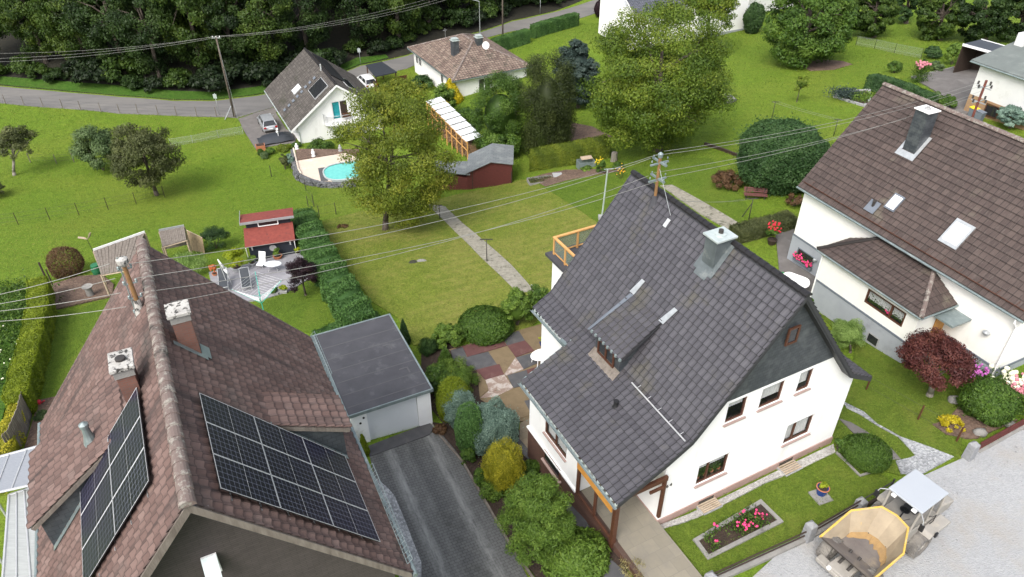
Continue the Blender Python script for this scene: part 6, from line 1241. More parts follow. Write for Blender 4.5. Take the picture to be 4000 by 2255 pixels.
# ---------------------------------------------------------------- white house behind the big trees at the top
gb = g('A2', 1748, 228); F5 = Frame(gb[0], gb[1], R(26), gb[2]); H5 = thing('white_house', 'white house with a blue grey roof largely hidden behind the tallest garden tree', 'house', F5.o, F5.phi)
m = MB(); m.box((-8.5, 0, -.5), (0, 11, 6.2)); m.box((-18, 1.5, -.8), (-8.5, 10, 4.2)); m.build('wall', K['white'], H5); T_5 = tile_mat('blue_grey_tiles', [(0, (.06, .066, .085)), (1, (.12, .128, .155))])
m = MB(); a = np.array((-18.4, .9, 4.2)); T = np.array((0, 5, 3.2)); tiles(m, a, (1, 0, 0), T, [(0, 0, 10), (np.linalg.norm(T), 0, 10)], .33, .4, 'wave', 0, .05); slab(m, [a, a+(10, 0, 0), a+T+(10, 0, 0), a+T], .15, 1); m.build('roof', [T_5, K['white_paint']], H5)
m = MB(); a = np.array((-9, -.6, 6.2)); T = np.array((0, 6, 3.6)); tiles(m, a, (1, 0, 0), T, [(0, 0, 9.6), (np.linalg.norm(T), 0, 9.6)], .33, .4, 'wave', 0, .05); slab(m, [a, a+(9.6, 0, 0), a+T+(9.6, 0, 0), a+T], .15, 1); m.build('roof', [T_5, K['white_paint']], H5)
m = MB(); m.box((-8.52, -.03, -.6), (.03, .3, .25)); m.build('plinth', K['grey_base'], H5)
window(H5, lambda a, b, d: (a, -d, b), (-4.4, -2.9, 1.2, 2.6), cols=(), fr='base_line', sill=None, depth=-.05, cfrac=.8); window(H5, lambda a, b, d: (a, 1.5-d, b), (-15, -13, 1.1, 2.5), cols=(.5,), fr='base_line', sill=None, depth=-.05)
m = MB(); m.box((0, .4, 2.6), (1.8, 3.5, 2.75)); m.build('side_canopy', K['white_paint'], H5)
gb = g('A3', 20, 82); o_ = thing('white_outbuilding', 'small white outbuilding with a blue grey roof behind the dark round tree', 'outbuilding', gb, R(20)); m = MB(); m.box((-3, 0, -.5), (4, 5, 3)); m.build('wall', K['dull_white'], o_); m = MB(); a = np.array((-3.4, -.4, 3)); T = np.array((0, 3.2, 1.6)); tiles(m, a, (1, 0, 0), T, [(0, 0, 7.8), (3.5, 0, 7.8)], .33, .4, 'wave', 0, .05); slab(m, [a, a+(7.8, 0, 0), a+T+(7.8, 0, 0), a+T], .15, 1); m.build('roof', [T_5, K['white_paint']], o_)
# ---------------------------------------------------------------- glass and sheet roofs at the lower left
def canopy(name, label, z, quad, mtl, ribs, post_z=None, frame='alu'):
    q = [at_z(z, *p) for p in quad]; zb_ = tz(q[0][0], q[0][1]); o3 = np.array((q[0][0], q[0][1], zb_)); o_ = thing(name, label, 'canopy', o3); L_ = [p-o3 for p in q]; m = MB(); m.prism(L_, (0, 0, .03)); m.build('roof_sheet', mtl, o_); m = MB()
    for a, b in zip(L_, L_[1:]+L_[:1]): m.tube(a+(0, 0, .03), b+(0, 0, .03), .05, n=6)
    for i in range(1, ribs): u = i/ribs; m.tube(L_[0]+(L_[1]-L_[0])*u+(0, 0, .04), L_[3]+(L_[2]-L_[3])*u+(0, 0, .04), .03, n=5)
    m.build('frame', K[frame], o_); m = MB()
    for p in L_: m.tube((p[0], p[1], -.5), p, .05, n=6)
    m.build('post', K[frame], o_); return o_
canopy('glass_canopy', 'glazed terrace canopy with white aluminium ribs beside the brown roof', 4.5, (('C0', -200, 600), ('C0', 335, 455), ('C0', 215, 765), ('C0', -300, 880)), mat('ribbed_glazing', (.27, .285, .31), (.22, .235, .26), 6, .25, stretch=(1, 8, 1)), 4)
canopy('sheet_canopy', 'pale ribbed sheet roof on the lower left below the glazed canopy', 4.2, (('C0', 70, 835), ('C0', 240, 775), ('C0', 345, 1500), ('C0', 20, 1500)), mat('ribbed_sheet', (.36, .375, .37), (.28, .295, .29), 9, .5, stretch=(.3, 3, 1)), 3)
m = MB(); cq = [G2.z(ZE2-.9, 'C0', *p) for p in ((235, 520), (280, 520), (345, 1090), (220, 1085))]; m.box((min(p[0] for p in cq)+.1, min(p[1] for p in cq)-4, 7.3), (-W2+.3, L2-.6, 7.45)); m.build('side_flat_roof', K['zinc'], H2)
# ================================================================ trees, shrubs, hedges
plant('walnut_tree', 'airy yellow green walnut tree standing on the dry lawn before the pool', 'tree', ('D', 835, 175, 1165, 592), 'leaf_walnut', 60000, .085, base=('D', 968, 580), trunk=.23, low=True, K_=150, cr=.185, shell=.35, droop=.8, flat=.75, bark='bark')
plant('garden_tree', 'tallest spreading yellow green tree in the middle of the upper gardens', 'tree', ('D', 1455, -15, 1858, 412), 'leaf_big', 90000, .10, base=('D', 1655, 380), trunk=.42, low=True, K_=170, cr=.19, shell=.5, droop=.5, flat=.65)
plant('broad_tree', 'dark green round crowned tree above a mulched bed on the upper lawn', 'tree', ('D', 1915, -55, 2150, 178), 'leaf_mid', 30000, .15, base=('A3', 245, 480), trunk=.38, low=True, K_=100, cr=.22, shell=.6, droop=.2)
plant('yew_tree', 'dark flame shaped yew beside the blue spruce', 'tree', ('D', 1312, 140, 1446, 392), 'leaf_yew', 52000, .085, base=('D', 1382, 376), trunk=.2, core=True, shape='col', K_=110, cr=.30, droop=-.8, flat=1.5, aspect=.35)
plant('blue_spruce', 'blue green spruce behind the yew and left of the tallest tree', 'tree', ('D', 1388, 92, 1515, 280), 'needle_blue', 26000, .13, base=('D', 1455, 272), trunk=.22, low=True, core=True, K_=100, cr=.24, shape='ell', droop=.1, flat=.5)
plant('willow', 'dense mid green willow like tree above the red shed', 'tree', ('D', 1185, 192, 1332, 392), 'leaf_mid', 36000, .10, base=('D', 1262, 380), trunk=.2, core=True, K_=120, cr=.24, droop=.5, shape='col', flat=.9, aspect=.3)
plant('shrub', 'bright green shrub with broad leaves at the bungalow corner', 'shrub', ('D', 1085, 205, 1150, 300), 'leaf_bright', 5000, .13, K_=30, cr=.35)
plant('golden_conifer', 'golden conifer behind the bright shrub at the bungalow corner', 'shrub', ('D', 1098, 195, 1168, 262), 'leaf_yellow', 3500, .11, kind='ball', shape='cone')
plant('shrub', 'green bush between the bungalow and the wood store', 'shrub', ('D', 1140, 262, 1215, 340), 'leaf_mid', 6000, .12, K_=30, cr=.35)
plant('shrub', 'leafy bush behind the red shed and left of the yew', 'shrub', ('D', 1205, 310, 1322, 408), 'leaf_mid', 9000, .12, K_=40, cr=.3)
plant('shrub', 'dark bush behind the walnut crown by the carport posts', 'shrub', ('D', 1030, 185, 1092, 232), 'leaf_dark', 4000, .13, K_=24, cr=.35)
plant('shrub', 'olive green shrubbery left of the bungalow behind the walnut', 'shrub', ('D', 955, 190, 1045, 250), 'leaf_walnut', 5000, .13, K_=30, cr=.35)
plant('apple_tree', 'small sparse apple tree with a grey trunk at the left field edge', 'tree', ('D', -15, 308, 100, 425), 'leaf_olive', 7500, .10, base=('D', 35, 442), trunk=.16, K_=45, cr=.22, shell=.3, bark='pale_bark')
plant('shrub', 'dense grey green bush beside the leaning field tree', 'shrub', ('D', 183, 310, 300, 442), 'leaf_willow', 15000, .11, K_=60, cr=.28)
plant('leaning_tree', 'drooping olive green field tree with a leaning dark trunk', 'tree', ('D', 268, 290, 452, 485), 'leaf_olive', 20000, .11, base=('D', 395, 492), trunk=.2, low=True, K_=75, cr=.22, shell=.4, droop=.9)
plant('shrub', 'grey twiggy bush at the far left frame edge', 'shrub', ('D', -60, 455, 22, 505), 'leaf_olive', 3000, .10, K_=20, cr=.3)
plant('beech_bush', 'rounded reddish brown bush at the field edge left of the board roof', 'shrub', ('D', 124, 620, 206, 702), 'leaf_russet', 9000, .055, kind='ball', lump=.06, jit=1.2, core=False)
plant('plum_bush', 'dark purple leaved bush at the edge of the grey terrace', 'shrub', ('D', 712, 638, 806, 752), 'leaf_purple', 11000, .06, base=('D', 770, 745), trunk=.08, K_=60, cr=.26, shell=.35, droop=-.7, aspect=.35)
plant('shrub', 'dark green spiky shrub behind the screen panel', 'shrub', ('D', 497, 565, 578, 635), 'leaf_dark', 7000, .07, K_=45, cr=.28, droop=-.6, aspect=.3)
plant('ornamental_grass', 'tall pale green ornamental grass clump behind the brown roof verge', 'ornamental grass', ('D', 425, 628, 525, 706), 'leaf_reed', 5000, .13, K_=40, cr=.35, droop=1.4, aspect=.12)
plant('clipped_bush', 'huge clipped round bush left of the right brown roof', 'shrub', ('D', 1858, 300, 2076, 486), 'leaf_hedge_dark', 60000, .085, kind='ball', lump=.045, shape='box', tvar=.4, jit=1.3)
plant('shrub', 'purplish brown shrub left of the garden bench', 'shrub', ('D', 1788, 425, 1872, 482), 'leaf_russet', 6000, .07, K_=40, cr=.28)
plant('shrub', 'low russet shrub beside the right house corner', 'shrub', ('D', 1975, 485, 2025, 525), 'leaf_russet', 2500, .06, K_=24, cr=.3)
plant('red_maple', 'dark red Japanese maple on a pale trunk before the cream house', 'tree', ('D', 2266, 828, 2450, 985), 'leaf_maple', 26000, .055, base=('M', 432, 560), trunk=.16, K_=90, cr=.24, shell=.62, bark='pale_bark', droop=.3)
plant('round_bush', 'round glossy green bush between the maple and the red fence', 'shrub', ('D', 2424, 950, 2556, 1066), 'leaf_mid', 12000, .065, kind='ball', lump=.07)
plant('yellow_shrub', 'small yellow shrub in the mulched corner bed', 'shrub', ('D', 2360, 1040, 2432, 1092), 'leaf_yellow', 2600, .055, K_=30, cr=.3, droop=-.8, aspect=.35)
plant('lime_tree', 'pale lime weeping dwarf tree between the two gable ends', 'tree', ('D', 2084, 795, 2182, 882), 'leaf_reed', 22000, .05, core=True, base=('D', 2140, 888), trunk=.07, low=True, K_=60, cr=.3, droop=1.2, aspect=.25)
# conifers along the driveway
plant('golden_conifer', 'flame shaped yellow green conifer behind the silver ones by the garage', 'shrub', ('P', 470, 765, 925, 1380), 'leaf_hedge_yellow', 16000, .05, kind='ball', lump=.04, aspect=.3, droop=-.6)
plant('silver_conifer', 'silver green globe conifer nearest the garage corner', 'shrub', ('P', 553, 895, 985, 1440), 'needle_silver', 17000, .045, kind='ball', lump=.09, tvar=.3, jit=1.2)
plant('green_conifer', 'smooth deep green bush squeezed between two silver conifers', 'shrub', ('D', 1143, 1012, 1222, 1150), 'leaf_hedge', 8000, .045, kind='ball', lump=.03)
plant('silver_conifer', 'larger silver green globe conifer right of the deep green bush', 'shrub', ('D', 1174, 1008, 1305, 1152), 'needle_silver', 22000, .045, kind='ball', lump=.09, tvar=.3, jit=1.2)
plant('golden_conifer', 'bright golden cone shaped conifer half way down the driveway', 'shrub', ('D', 1215, 1108, 1318, 1248), 'leaf_gold', 17000, .05, kind='ball', lump=.12, aspect=.3, tvar=.35, droop=-.8)
plant('laurel', 'big bright green feathery shrub beside the porch ramp', 'shrub', ('D', 1250, 1185, 1450, 1440), 'leaf_bright', 40000, .055, K_=150, cr=.2, shell=.7, aspect=.3, core=True, tvar=.3)
plant('rhododendron', 'broad leaved rhododendron at the bottom beside the ramp wall', 'shrub', ('D', 1360, 1318, 1530, 1475), 'leaf_bright', 6500, .10, kind='ball', lump=.07, aspect=.32)
plant('bamboo', 'bright bamboo like shrub between the garage and the coloured patio', 'shrub', ('D', 1060, 895, 1212, 1010), 'leaf_bright', 15000, .07, K_=80, cr=.26, aspect=.22, core=True)
plant('dwarf_conifer', 'little bright green cone rising above the bamboo like shrub', 'shrub', ('D', 1097, 868, 1142, 925), 'leaf_mid', 3500, .045, kind='ball', shape='cone')
plant('shrub', 'mid green shrub against the garage side wall', 'shrub', ('D', 1062, 912, 1130, 1000), 'leaf_mid', 6000, .06, K_=40, cr=.28, core=True)
plant('dwarf_conifer', 'slim dark cone behind the garage at the lawn edge', 'shrub', ('D', 1000, 803, 1032, 868), 'leaf_dark', 4000, .045, kind='ball', shape='cone', lump=.03)
plant('dwarf_conifer', 'small bright conifer in the corner beside the garage door', 'shrub', ('C1', 770, 368, 852, 535), 'leaf_hedge_yellow', 4000, .045, kind='ball', shape='cone', lump=.03)
plant('shrub', 'light green leafy shrub at the left end of the patio hedge', 'shrub', ('D', 1083, 805, 1168, 880), 'leaf_bright', 9000, .065, K_=50, cr=.28, core=True)
plant('shrub', 'dark green dense shrub in the middle of the patio hedge', 'shrub', ('D', 1152, 768, 1292, 866), 'leaf_mid', 16000, .065, kind='ball', lump=.06)
plant('shrub', 'bright leafy shrub at the right end of the patio hedge by the white wall', 'shrub', ('D', 1258, 722, 1345, 832), 'leaf_bright', 13000, .065, K_=70, cr=.26, core=True)
plant('shrub', 'mid green shrub touching the dark roof corner', 'shrub', ('D', 1320, 712, 1392, 815), 'leaf_mid', 10000, .065, K_=60, cr=.28, core=True)
plant('grass_tuft', 'dark arching grass tuft between the garage and the patio hedge', 'ornamental grass', ('D', 1045, 845, 1112, 900), 'leaf_dark', 3500, .12, K_=30, cr=.4, droop=1.2, aspect=.12)
# front garden
plant('globe_conifer', 'dark green globe conifer in the bed at the right corner of the white house', 'shrub', ('C3', 568, 368, 920, 648), 'leaf_mid', 16000, .05, kind='ball', lump=.05, aspect=.3, droop=-.5)
plant('shrub', 'small leafy plant at the foot of the white wall corner', 'shrub', ('C3', 490, 385, 600, 520), 'leaf_mid', 2500, .05, K_=24, cr=.34)
plant('dry_stalks', 'dry straw coloured stalks at the bottom edge by the walk', 'plant', ('C2', 770, 1300, 1070, 1500), 'leaf_straw', 900, .10, K_=26, cr=.3, droop=-1.6, aspect=.10)
# far right garden
plant('blue_spruce', 'silver blue spruce by the tan brick base', 'tree', ('Y', 1330, 985, 1830, 1420), 'needle_silver', 12000, .10, K_=70, cr=.24, flat=.5, trunk=.12)
plant('shrub', 'yellowish leafy shrub at the yard end of the clipped hedge', 'shrub', ('Y', 180, 780, 480, 1030), 'leaf_willow', 7000, .09, K_=40, cr=.28, core=True)
plant('shrub', 'green shrub at the corner of the paved yard above the brown ridge', 'shrub', ('Y', 420, 850, 695, 1100), 'leaf_mid', 6000, .09, K_=40, cr=.28, core=True)
plant('dwarf_conifer', 'dark spreading conifer behind the pink hydrangea', 'shrub', ('Y', 180, 110, 480, 330), 'leaf_dark', 6000, .12, K_=40, cr=.3)
plant('shrub', 'light green climber shrub left of the carport', 'shrub', ('Y', 530, 60, 800, 430), 'leaf_bright', 7000, .12, K_=50, cr=.3)
plant('hydrangea', 'tall pink flowering hydrangea at the yard edge', 'shrub', ('Y', 90, 300, 262, 570), 'leaf_mid', 4000, .09, K_=30, cr=.32)
plant('shrub', 'feathery round bush on the lawn behind the clipped hedge', 'shrub', ('A3', 908, 455, 1012, 560), 'leaf_mid', 5000, .10, K_=30, cr=.3)
plant('shrub', 'low grey green perennials along the yard wall', 'shrub', ('Y', 260, 340, 520, 520), 'leaf_willow', 5000, .08, K_=40, cr=.3)
plant('sapling', 'young slender tree alone on the upper lawn', 'tree', ('A3', 185, 540, 310, 740), 'leaf_big', 2600, .08, base=('A3', 215, 775), trunk=.05, K_=26, cr=.3)
plant('pine', 'dark narrow conifer at the corner of the hidden white house', 'tree', ('A2', 1755, 20, 1895, 265), 'leaf_dark', 9000, .14, kind='ball', shape='ell', lump=.1)
plant('copper_bush', 'dark purple round bush at the roadside above the clipped hedges', 'shrub', ('A2', 620, -5, 762, 138), 'leaf_purple', 9000, .10, kind='ball', lump=.05)
plant('shrub', 'small clipped green block below the purple roadside bush', 'shrub', ('A2', 660, 132, 745, 190), 'leaf_hedge_olive', 2500, .09, kind='ball', shape='box', lump=.03)
plant('shrub', 'green houseplant like bush in the gap before the right house door', 'shrub', ('B3', 285, 755, 402, 865), 'leaf_mid', 3000, .06, K_=24, cr=.34)
plant('climber', 'leafy climber on the bay corner beside the canopy', 'shrub', ('B3', 1090, 965, 1200, 1075), 'leaf_mid', 2200, .055, K_=24, cr=.34, lift=2.0)
plant('shrub', 'tree crown rising behind the tallest tree at the upper right', 'tree', ('D', 1700, -60, 1862, 110), 'leaf_big', 14000, .14, base=('D', 1780, 140), trunk=.25, K_=70, cr=.24, droop=.4)
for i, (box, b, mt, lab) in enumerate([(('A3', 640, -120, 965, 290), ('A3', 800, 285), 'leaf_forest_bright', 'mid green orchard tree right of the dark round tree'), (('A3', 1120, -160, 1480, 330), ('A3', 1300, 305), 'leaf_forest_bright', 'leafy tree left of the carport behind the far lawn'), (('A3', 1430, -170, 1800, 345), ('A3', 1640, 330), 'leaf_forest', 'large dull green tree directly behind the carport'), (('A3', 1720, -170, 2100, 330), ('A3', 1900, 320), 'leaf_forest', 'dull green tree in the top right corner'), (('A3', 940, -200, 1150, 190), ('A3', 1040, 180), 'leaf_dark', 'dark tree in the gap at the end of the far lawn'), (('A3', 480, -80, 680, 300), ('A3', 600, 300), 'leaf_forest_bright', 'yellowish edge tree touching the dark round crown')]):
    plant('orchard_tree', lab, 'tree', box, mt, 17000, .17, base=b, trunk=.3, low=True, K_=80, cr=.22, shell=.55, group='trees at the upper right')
# hedges
def top(z, *P): return [g(*p, lift=z) for p in P]
hedge('clipped_hedge', 'long feathery green hedge dividing the terrace garden from the dry lawn', top(1.75, ('D',757,528), ('D',790,600), ('D',830,670), ('D',872,740), ('D',905,795)), 1.95, 1.8, 'leaf_hedge', 42000, .085, pix=False, lump=.12, aspect=.35, jit=1.0)
hedge('clipped_hedge', 'short green hedge along the back of the garage', top(1.2, ('D',795,838), ('D',860,815), ('D',950,790)), .9, 1.2, 'leaf_hedge', 9000, .075, pix=False, lump=.07, aspect=.35)
hedge('clipped_hedge', 'smooth yellow green hedge curving down the left garden', top(1.7, ('D',92,700), ('D',94,760), ('D',74,850), ('D',48,940), ('D',34,992)), 1.25, 1.75, 'leaf_hedge_yellow', 34000, .055, pix=False, lump=.03, jit=.9)
hedge('golden_hedge', 'narrow golden hedge along the weathered board fence', top(1.2, ('D',42,985), ('D',22,1060), ('D',2,1140), ('D',-20,1200)), .75, 1.2, 'leaf_gold', 9000, .06, pix=False, lump=.12)
hedge('clipped_hedge', 'farther of two grey green clipped hedges beside the upper road', top(2.0, ('A2',160,190), ('A2',330,140), ('A2',485,97)), 1.4, 2.0, 'leaf_hedge', 12000, .10, pix=False, lump=.04)
hedge('clipped_hedge', 'nearer of two grey green clipped hedges beside the upper road', top(2.0, ('A1',1790,300), ('A2',-20,262), ('A2',120,222)), 1.4, 2.0, 'leaf_hedge', 12000, .10, pix=False, lump=.04)
hedge('clipped_hedge', 'chunky olive clipped hedge right of the red shed', top(1.7, ('D',1335,385), ('D',1440,368), ('D',1530,350)), 2.0, 1.8, 'leaf_hedge_olive', 26000, .065, pix=False, lump=.04)
hedge('clipped_hedge', 'rounded green hedge between the upper lawn and the paved yard', top(1.5, ('A3',800,560), ('A3',950,600), ('A3',1090,650), ('A3',1230,715)), 1.7, 1.5, 'leaf_hedge_dark', 18000, .08, pix=False, lump=.04, wtop=.7)
hedge('clipped_hedge', 'low dull brown green hedge at the left corner of the cream house', top(.9, ('D',1850,578), ('D',1920,560), ('D',1995,540)), 1.5, .95, 'leaf_olive', 11000, .05, pix=False, lump=.03)
# wood beyond the valley road
rr = random.Random(21); protos = []
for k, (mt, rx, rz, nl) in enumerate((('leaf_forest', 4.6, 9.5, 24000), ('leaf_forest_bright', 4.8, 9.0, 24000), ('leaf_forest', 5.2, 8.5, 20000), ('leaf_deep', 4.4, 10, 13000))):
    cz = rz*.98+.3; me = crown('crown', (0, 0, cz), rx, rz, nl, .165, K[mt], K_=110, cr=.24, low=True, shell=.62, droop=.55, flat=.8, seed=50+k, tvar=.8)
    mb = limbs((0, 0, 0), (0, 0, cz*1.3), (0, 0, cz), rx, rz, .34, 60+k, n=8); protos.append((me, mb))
edge_ = [g(*p)[:2] for p in (('A0',-260,640), ('A0',0,650), ('A0',400,685), ('A0',900,730), ('A0',1300,760), ('A0',1600,762), ('A0',1931,722), ('A1',200,685), ('A1',560,585), ('A1',790,495), ('A1',1140,420), ('A1',1500,295), ('A1',1700,240), ('A2',0,160), ('A2',330,87), ('A2',600,0))]
E_ = np.array(edge_); Ls_ = np.r_[0, np.cumsum(np.linalg.norm(np.diff(E_, axis=0), axis=1))]
def along(l, off):
    x, y = np.interp(l, Ls_, E_[:, 0]), np.interp(l, Ls_, E_[:, 1]); x2, y2 = np.interp(l+1, Ls_, E_[:, 0]), np.interp(l+1, Ls_, E_[:, 1]); d = np.array((x2-x, y2-y)); d /= np.linalg.norm(d)+1e-9
    return x-d[1]*off, y+d[0]*off
roots = []
for k, (me, mb) in enumerate(protos):
    t_ = thing('forest_tree', 'wood edge tree', 'tree', (0, 0, 0), group='trees of the dark wood behind the road'); put(bpy.data.objects.new('crown', me), t_); mb.build('trunk', K['bark'], t_); roots.append(t_)
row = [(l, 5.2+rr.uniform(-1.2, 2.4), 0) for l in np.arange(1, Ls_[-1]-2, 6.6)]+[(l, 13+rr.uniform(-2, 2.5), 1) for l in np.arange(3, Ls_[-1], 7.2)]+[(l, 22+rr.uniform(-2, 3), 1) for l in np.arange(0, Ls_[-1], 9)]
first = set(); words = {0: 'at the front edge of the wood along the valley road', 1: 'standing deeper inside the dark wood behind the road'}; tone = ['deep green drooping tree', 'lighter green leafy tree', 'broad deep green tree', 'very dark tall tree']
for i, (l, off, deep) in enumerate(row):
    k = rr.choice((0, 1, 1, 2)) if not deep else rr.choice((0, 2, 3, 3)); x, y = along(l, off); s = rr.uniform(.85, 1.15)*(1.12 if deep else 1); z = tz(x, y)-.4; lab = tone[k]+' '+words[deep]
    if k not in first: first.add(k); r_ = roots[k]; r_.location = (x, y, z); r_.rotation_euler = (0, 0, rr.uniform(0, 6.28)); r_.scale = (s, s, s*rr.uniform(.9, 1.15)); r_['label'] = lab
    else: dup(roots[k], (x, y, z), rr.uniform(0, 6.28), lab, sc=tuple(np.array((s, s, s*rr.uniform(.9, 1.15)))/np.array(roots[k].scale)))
for k in range(4):
    if k not in first: bpy.data.objects.remove(roots[k])
um = []
for k, mt in enumerate(('leaf_forest', 'leaf_forest_bright', 'leaf_deep')):
    u_ = thing('undergrowth_bush', 'low bush', 'shrub', (0, 0, 0), group='bushes along the foot of the wood'); put(bpy.data.objects.new('foliage', crown('foliage', (0, 0, 1.0), 2.0, 1.3, 3000, .17, K[mt], K_=30, cr=.35, seed=80+k)), u_); um.append(u_)
first = set(); ut = ['deep green low bush', 'brighter green low bush', 'blackish green low bush']
for l in np.arange(0, Ls_[-1]-1, 3.1):
    k = rr.choice((0, 2, 2, 1)); x, y = along(l, 2.4+rr.uniform(-.3, 2.0)); s = rr.uniform(.7, 1.6); z = tz(x, y)-.1; lab = ut[k]+' at the foot of the wood beside the road'
    if k not in first: first.add(k); um[k].location = (x, y, z); um[k].scale = (s, s, s); um[k]['label'] = lab
    else: dup(um[k], (x, y, z), rr.uniform(0, 6.28), lab, sc=s/um[k].scale[0])
for k in range(3):
    if k not in first: bpy.data.objects.remove(um[k])


for lab, b_, mt in (('ivy like ground cover between the driveway kerb and the silver conifers', ('C1', 1540, 455, 1660, 640), 'leaf_mid'), ('low green cover at the foot of the golden conifer by the kerb', ('C1', 1640, 600, 1760, 820), 'leaf_mid'), ('leafy low plant between golden conifer and big feathery shrub', ('D', 1205, 1195, 1275, 1275), 'leaf_bright'), ('russet leafed low cover beside the garage corner', ('C1', 1330, 290, 1440, 400), 'leaf_russet'), ('small bright plant in the gap right of the golden conifer', ('D', 1300, 1150, 1365, 1215), 'leaf_mid')): plant('shrub', lab, 'shrub', b_, mt, 3200, .055, K_=26, cr=.36, lift=.5)
# ================================================================ vehicles
def wheel(parent, c, r, w, rim='pale_concrete', lug=0, axis=(0, 1, 0), name='wheel', tmat='rubber'):
    m = MB(); ax = np.array(axis, float); s = [(r*.62, -w/2), (r*.93, -w/2), (r, -w*.32), (r, w*.32), (r*.93, w/2), (r*.62, w/2)]; vs = []; n = 24
    for rad, o in s:
        for i in range(n): t = 2*math.pi*i/n; vs.append((c[0]+rad*math.cos(t), c[1]+o, c[2]+rad*math.sin(t)))
    m.mesh(vs, [(k*n+i, k*n+(i+1) % n, ((k+1) % 6)*n+(i+1) % n, ((k+1) % 6)*n+i) for k in range(6) for i in range(n)])
    if lug:
        for i in range(lug):
            for sd in (-1, 1):
                t = 2*math.pi*(i+.25*sd)/lug; t2 = t+.22
                a = [(c[0]+(r*.97)*math.cos(q), c[1]+sd*o, c[2]+(r*.97)*math.sin(q)) for q, o in ((t, w*.50), (t+.1, w*.50), (t2+.1, .0), (t2, .0))]; b = [(c[0]+(r*1.045)*math.cos(q), c[1]+sd*o, c[2]+(r*1.045)*math.sin(q)) for q, o in ((t, w*.47), (t+.1, w*.47), (t2+.1, .0), (t2, .0))]
                m.mesh(a+b, [(0, 1, 5, 4), (1, 2, 6, 5), (2, 3, 7, 6), (3, 0, 4, 7), (4, 5, 6, 7)])
    wl = m.build(name, K[tmat], parent); m = MB(); n = 16
    for sd in (-1, 1): m.tube((c[0], c[1]+sd*w*.18, c[2]), (c[0], c[1]+sd*w*.36, c[2]), r*.62, r*.45, n); m.tube((c[0], c[1]+sd*w*.3, c[2]), (c[0], c[1]+sd*w*.47, c[2]), r*.2, n=10)
    m.build('rim', K[rim], wl); return wl
DPO = np.array((16.35, 19.37, tz(16.35, 19.37)+.05)); HD = thing('dumper', 'muddy site dumper with a yellow skip and grey roofed cab on the gravel street', 'dumper', DPO, math.atan2(-.54, -.84))
K['skip_yellow'] = mat('worn_yellow_skip', (.36, .295, .205), (.27, .22, .155), 1.6, .75, .3, 20, stain=(.62, .38, .03), sscale=.9, sth=(.60, .68))
K['skip_edge'] = mat('yellow_skip_paint', (.60, .39, .07), (.50, .34, .10), 3, .6, .2, 20, stain=(.48, .38, .22), sscale=2)
K['skip_floor'] = mat('scraped_steel_floor', (.17, .15, .135), (.12, .105, .10), 1.6, .6, .3, 20, stain=(.24, .20, .15), sscale=1.2)
K['dumper_grey'] = mat('dusty_grey_paint', (.33, .31, .28), (.26, .245, .22), 2, .6, .2, 20, stain=(.40, .36, .30), sscale=1.4)
K['cab_roof'] = mat('pale_cab_roof', (.36, .385, .42), (.34, .365, .40), 1, .5)
K['mud_tyre'] = mat('muddy_tyre', (.20, .185, .165), (.11, .105, .10), 3, .95, .5, 15)
rim = [(4.02, -1.16, 1.42), (2.25, -1.18, 1.78), (1.14, -.60, 1.88), (1.02, 0, 1.9), (1.14, .60, 1.88), (2.25, 1.18, 1.78), (4.02, 1.16, 1.42)]
flo = [(3.05, -.82, .84), (2.45, -.82, .80), (1.9, -.45, .82), (1.82, 0, .83), (1.9, .45, .82), (2.45, .82, .80), (3.05, .82, .84)]
m = MB(); th = np.array((0, 0, -.06))
for i in range(6): m.poly([rim[i], rim[i+1], flo[i+1], flo[i]])
sk = m.build('skip', K['skip_yellow'], HD)
m = MB()
for i in range(6):
    a, b = np.array(rim[i]), np.array(rim[i+1]); c_, d_ = np.array(flo[i]), np.array(flo[i+1]); ctr = np.array((2.5, 0, 1.3)); o = lambda p, k: p+(p-ctr)*np.array((1, 1, 0))*k+np.array((0, 0, -.05))
    m.poly([o(a, .035), o(b, .035), o(d_, .08), o(c_, .08)]); m.mesh([a+(0, 0, .0), b, o(b, .035)+(0, 0, .07), o(a, .035)+(0, 0, .07), a-(0, 0, .07), b-(0, 0, .07), o(b, .04), o(a, .04)], [(0, 1, 2, 3), (0, 1, 5, 4), (2, 3, 7, 6)])
    m.tube(a, b, .035, n=6)
m.build('skip_edge', K['skip_edge'], sk)
m = MB(); m.poly([np.array(p)+(0, 0, .004) for p in flo]); m.poly([np.array(flo[0])+(0, 0, .004), np.array(flo[-1])+(0, 0, .004), (4.02, 1.16, 1.42), (4.02, -1.16, 1.42)]); m.poly([(3.05, -.82, .76), (3.05, .82, .76), (4.02, 1.16, 1.36), (4.02, -1.16, 1.36)]); m.tube((3.05, -.82, .85), (3.05, .82, .85), .012, n=5); m.build('skip_floor', K['skip_floor'], sk)
m = MB(); rr = random.Random(3); arc = [np.array(flo[k]) for k in range(1, 6)]; vs = []
for k in range(17): q = k/4; i_ = min(3, int(q)); p = arc[i_]+(arc[i_+1]-arc[i_])*(q-i_); vs += [p+(-.06, 0, .09), p+(.2+rr.uniform(0, .22), (2.4-p[0])*-.1*np.sign(p[1]), .012)]
m.mesh(vs, [(2*k, 2*k+1, 2*k+3, 2*k+2) for k in range(16)])
m.build('dried_mud', mat('dried_mud', (.33, .21, .09), (.26, .17, .08), 5, .95, .5, 15), sk)
m = MB(); m.box((1.6, -.42, .5), (4.3, .42, .74)); m.box((4.0, -.9, .42), (4.35, .9, .62)); m.box((1.2, -.25, .45), (1.8, .25, .9)); m.build('front_chassis', K['dumper_grey'], HD, bevel=.03)
m = MB(); m.tube((3.9, -.2, .75), (3.2, -.2, 1.05), .06, n=8); m.tube((3.9, .2, .75), (3.2, .2, 1.05), .06, n=8); m.build('tipping_ram', K['iron'], HD)
m = MB()   # cab body under the windows, then bonnet behind
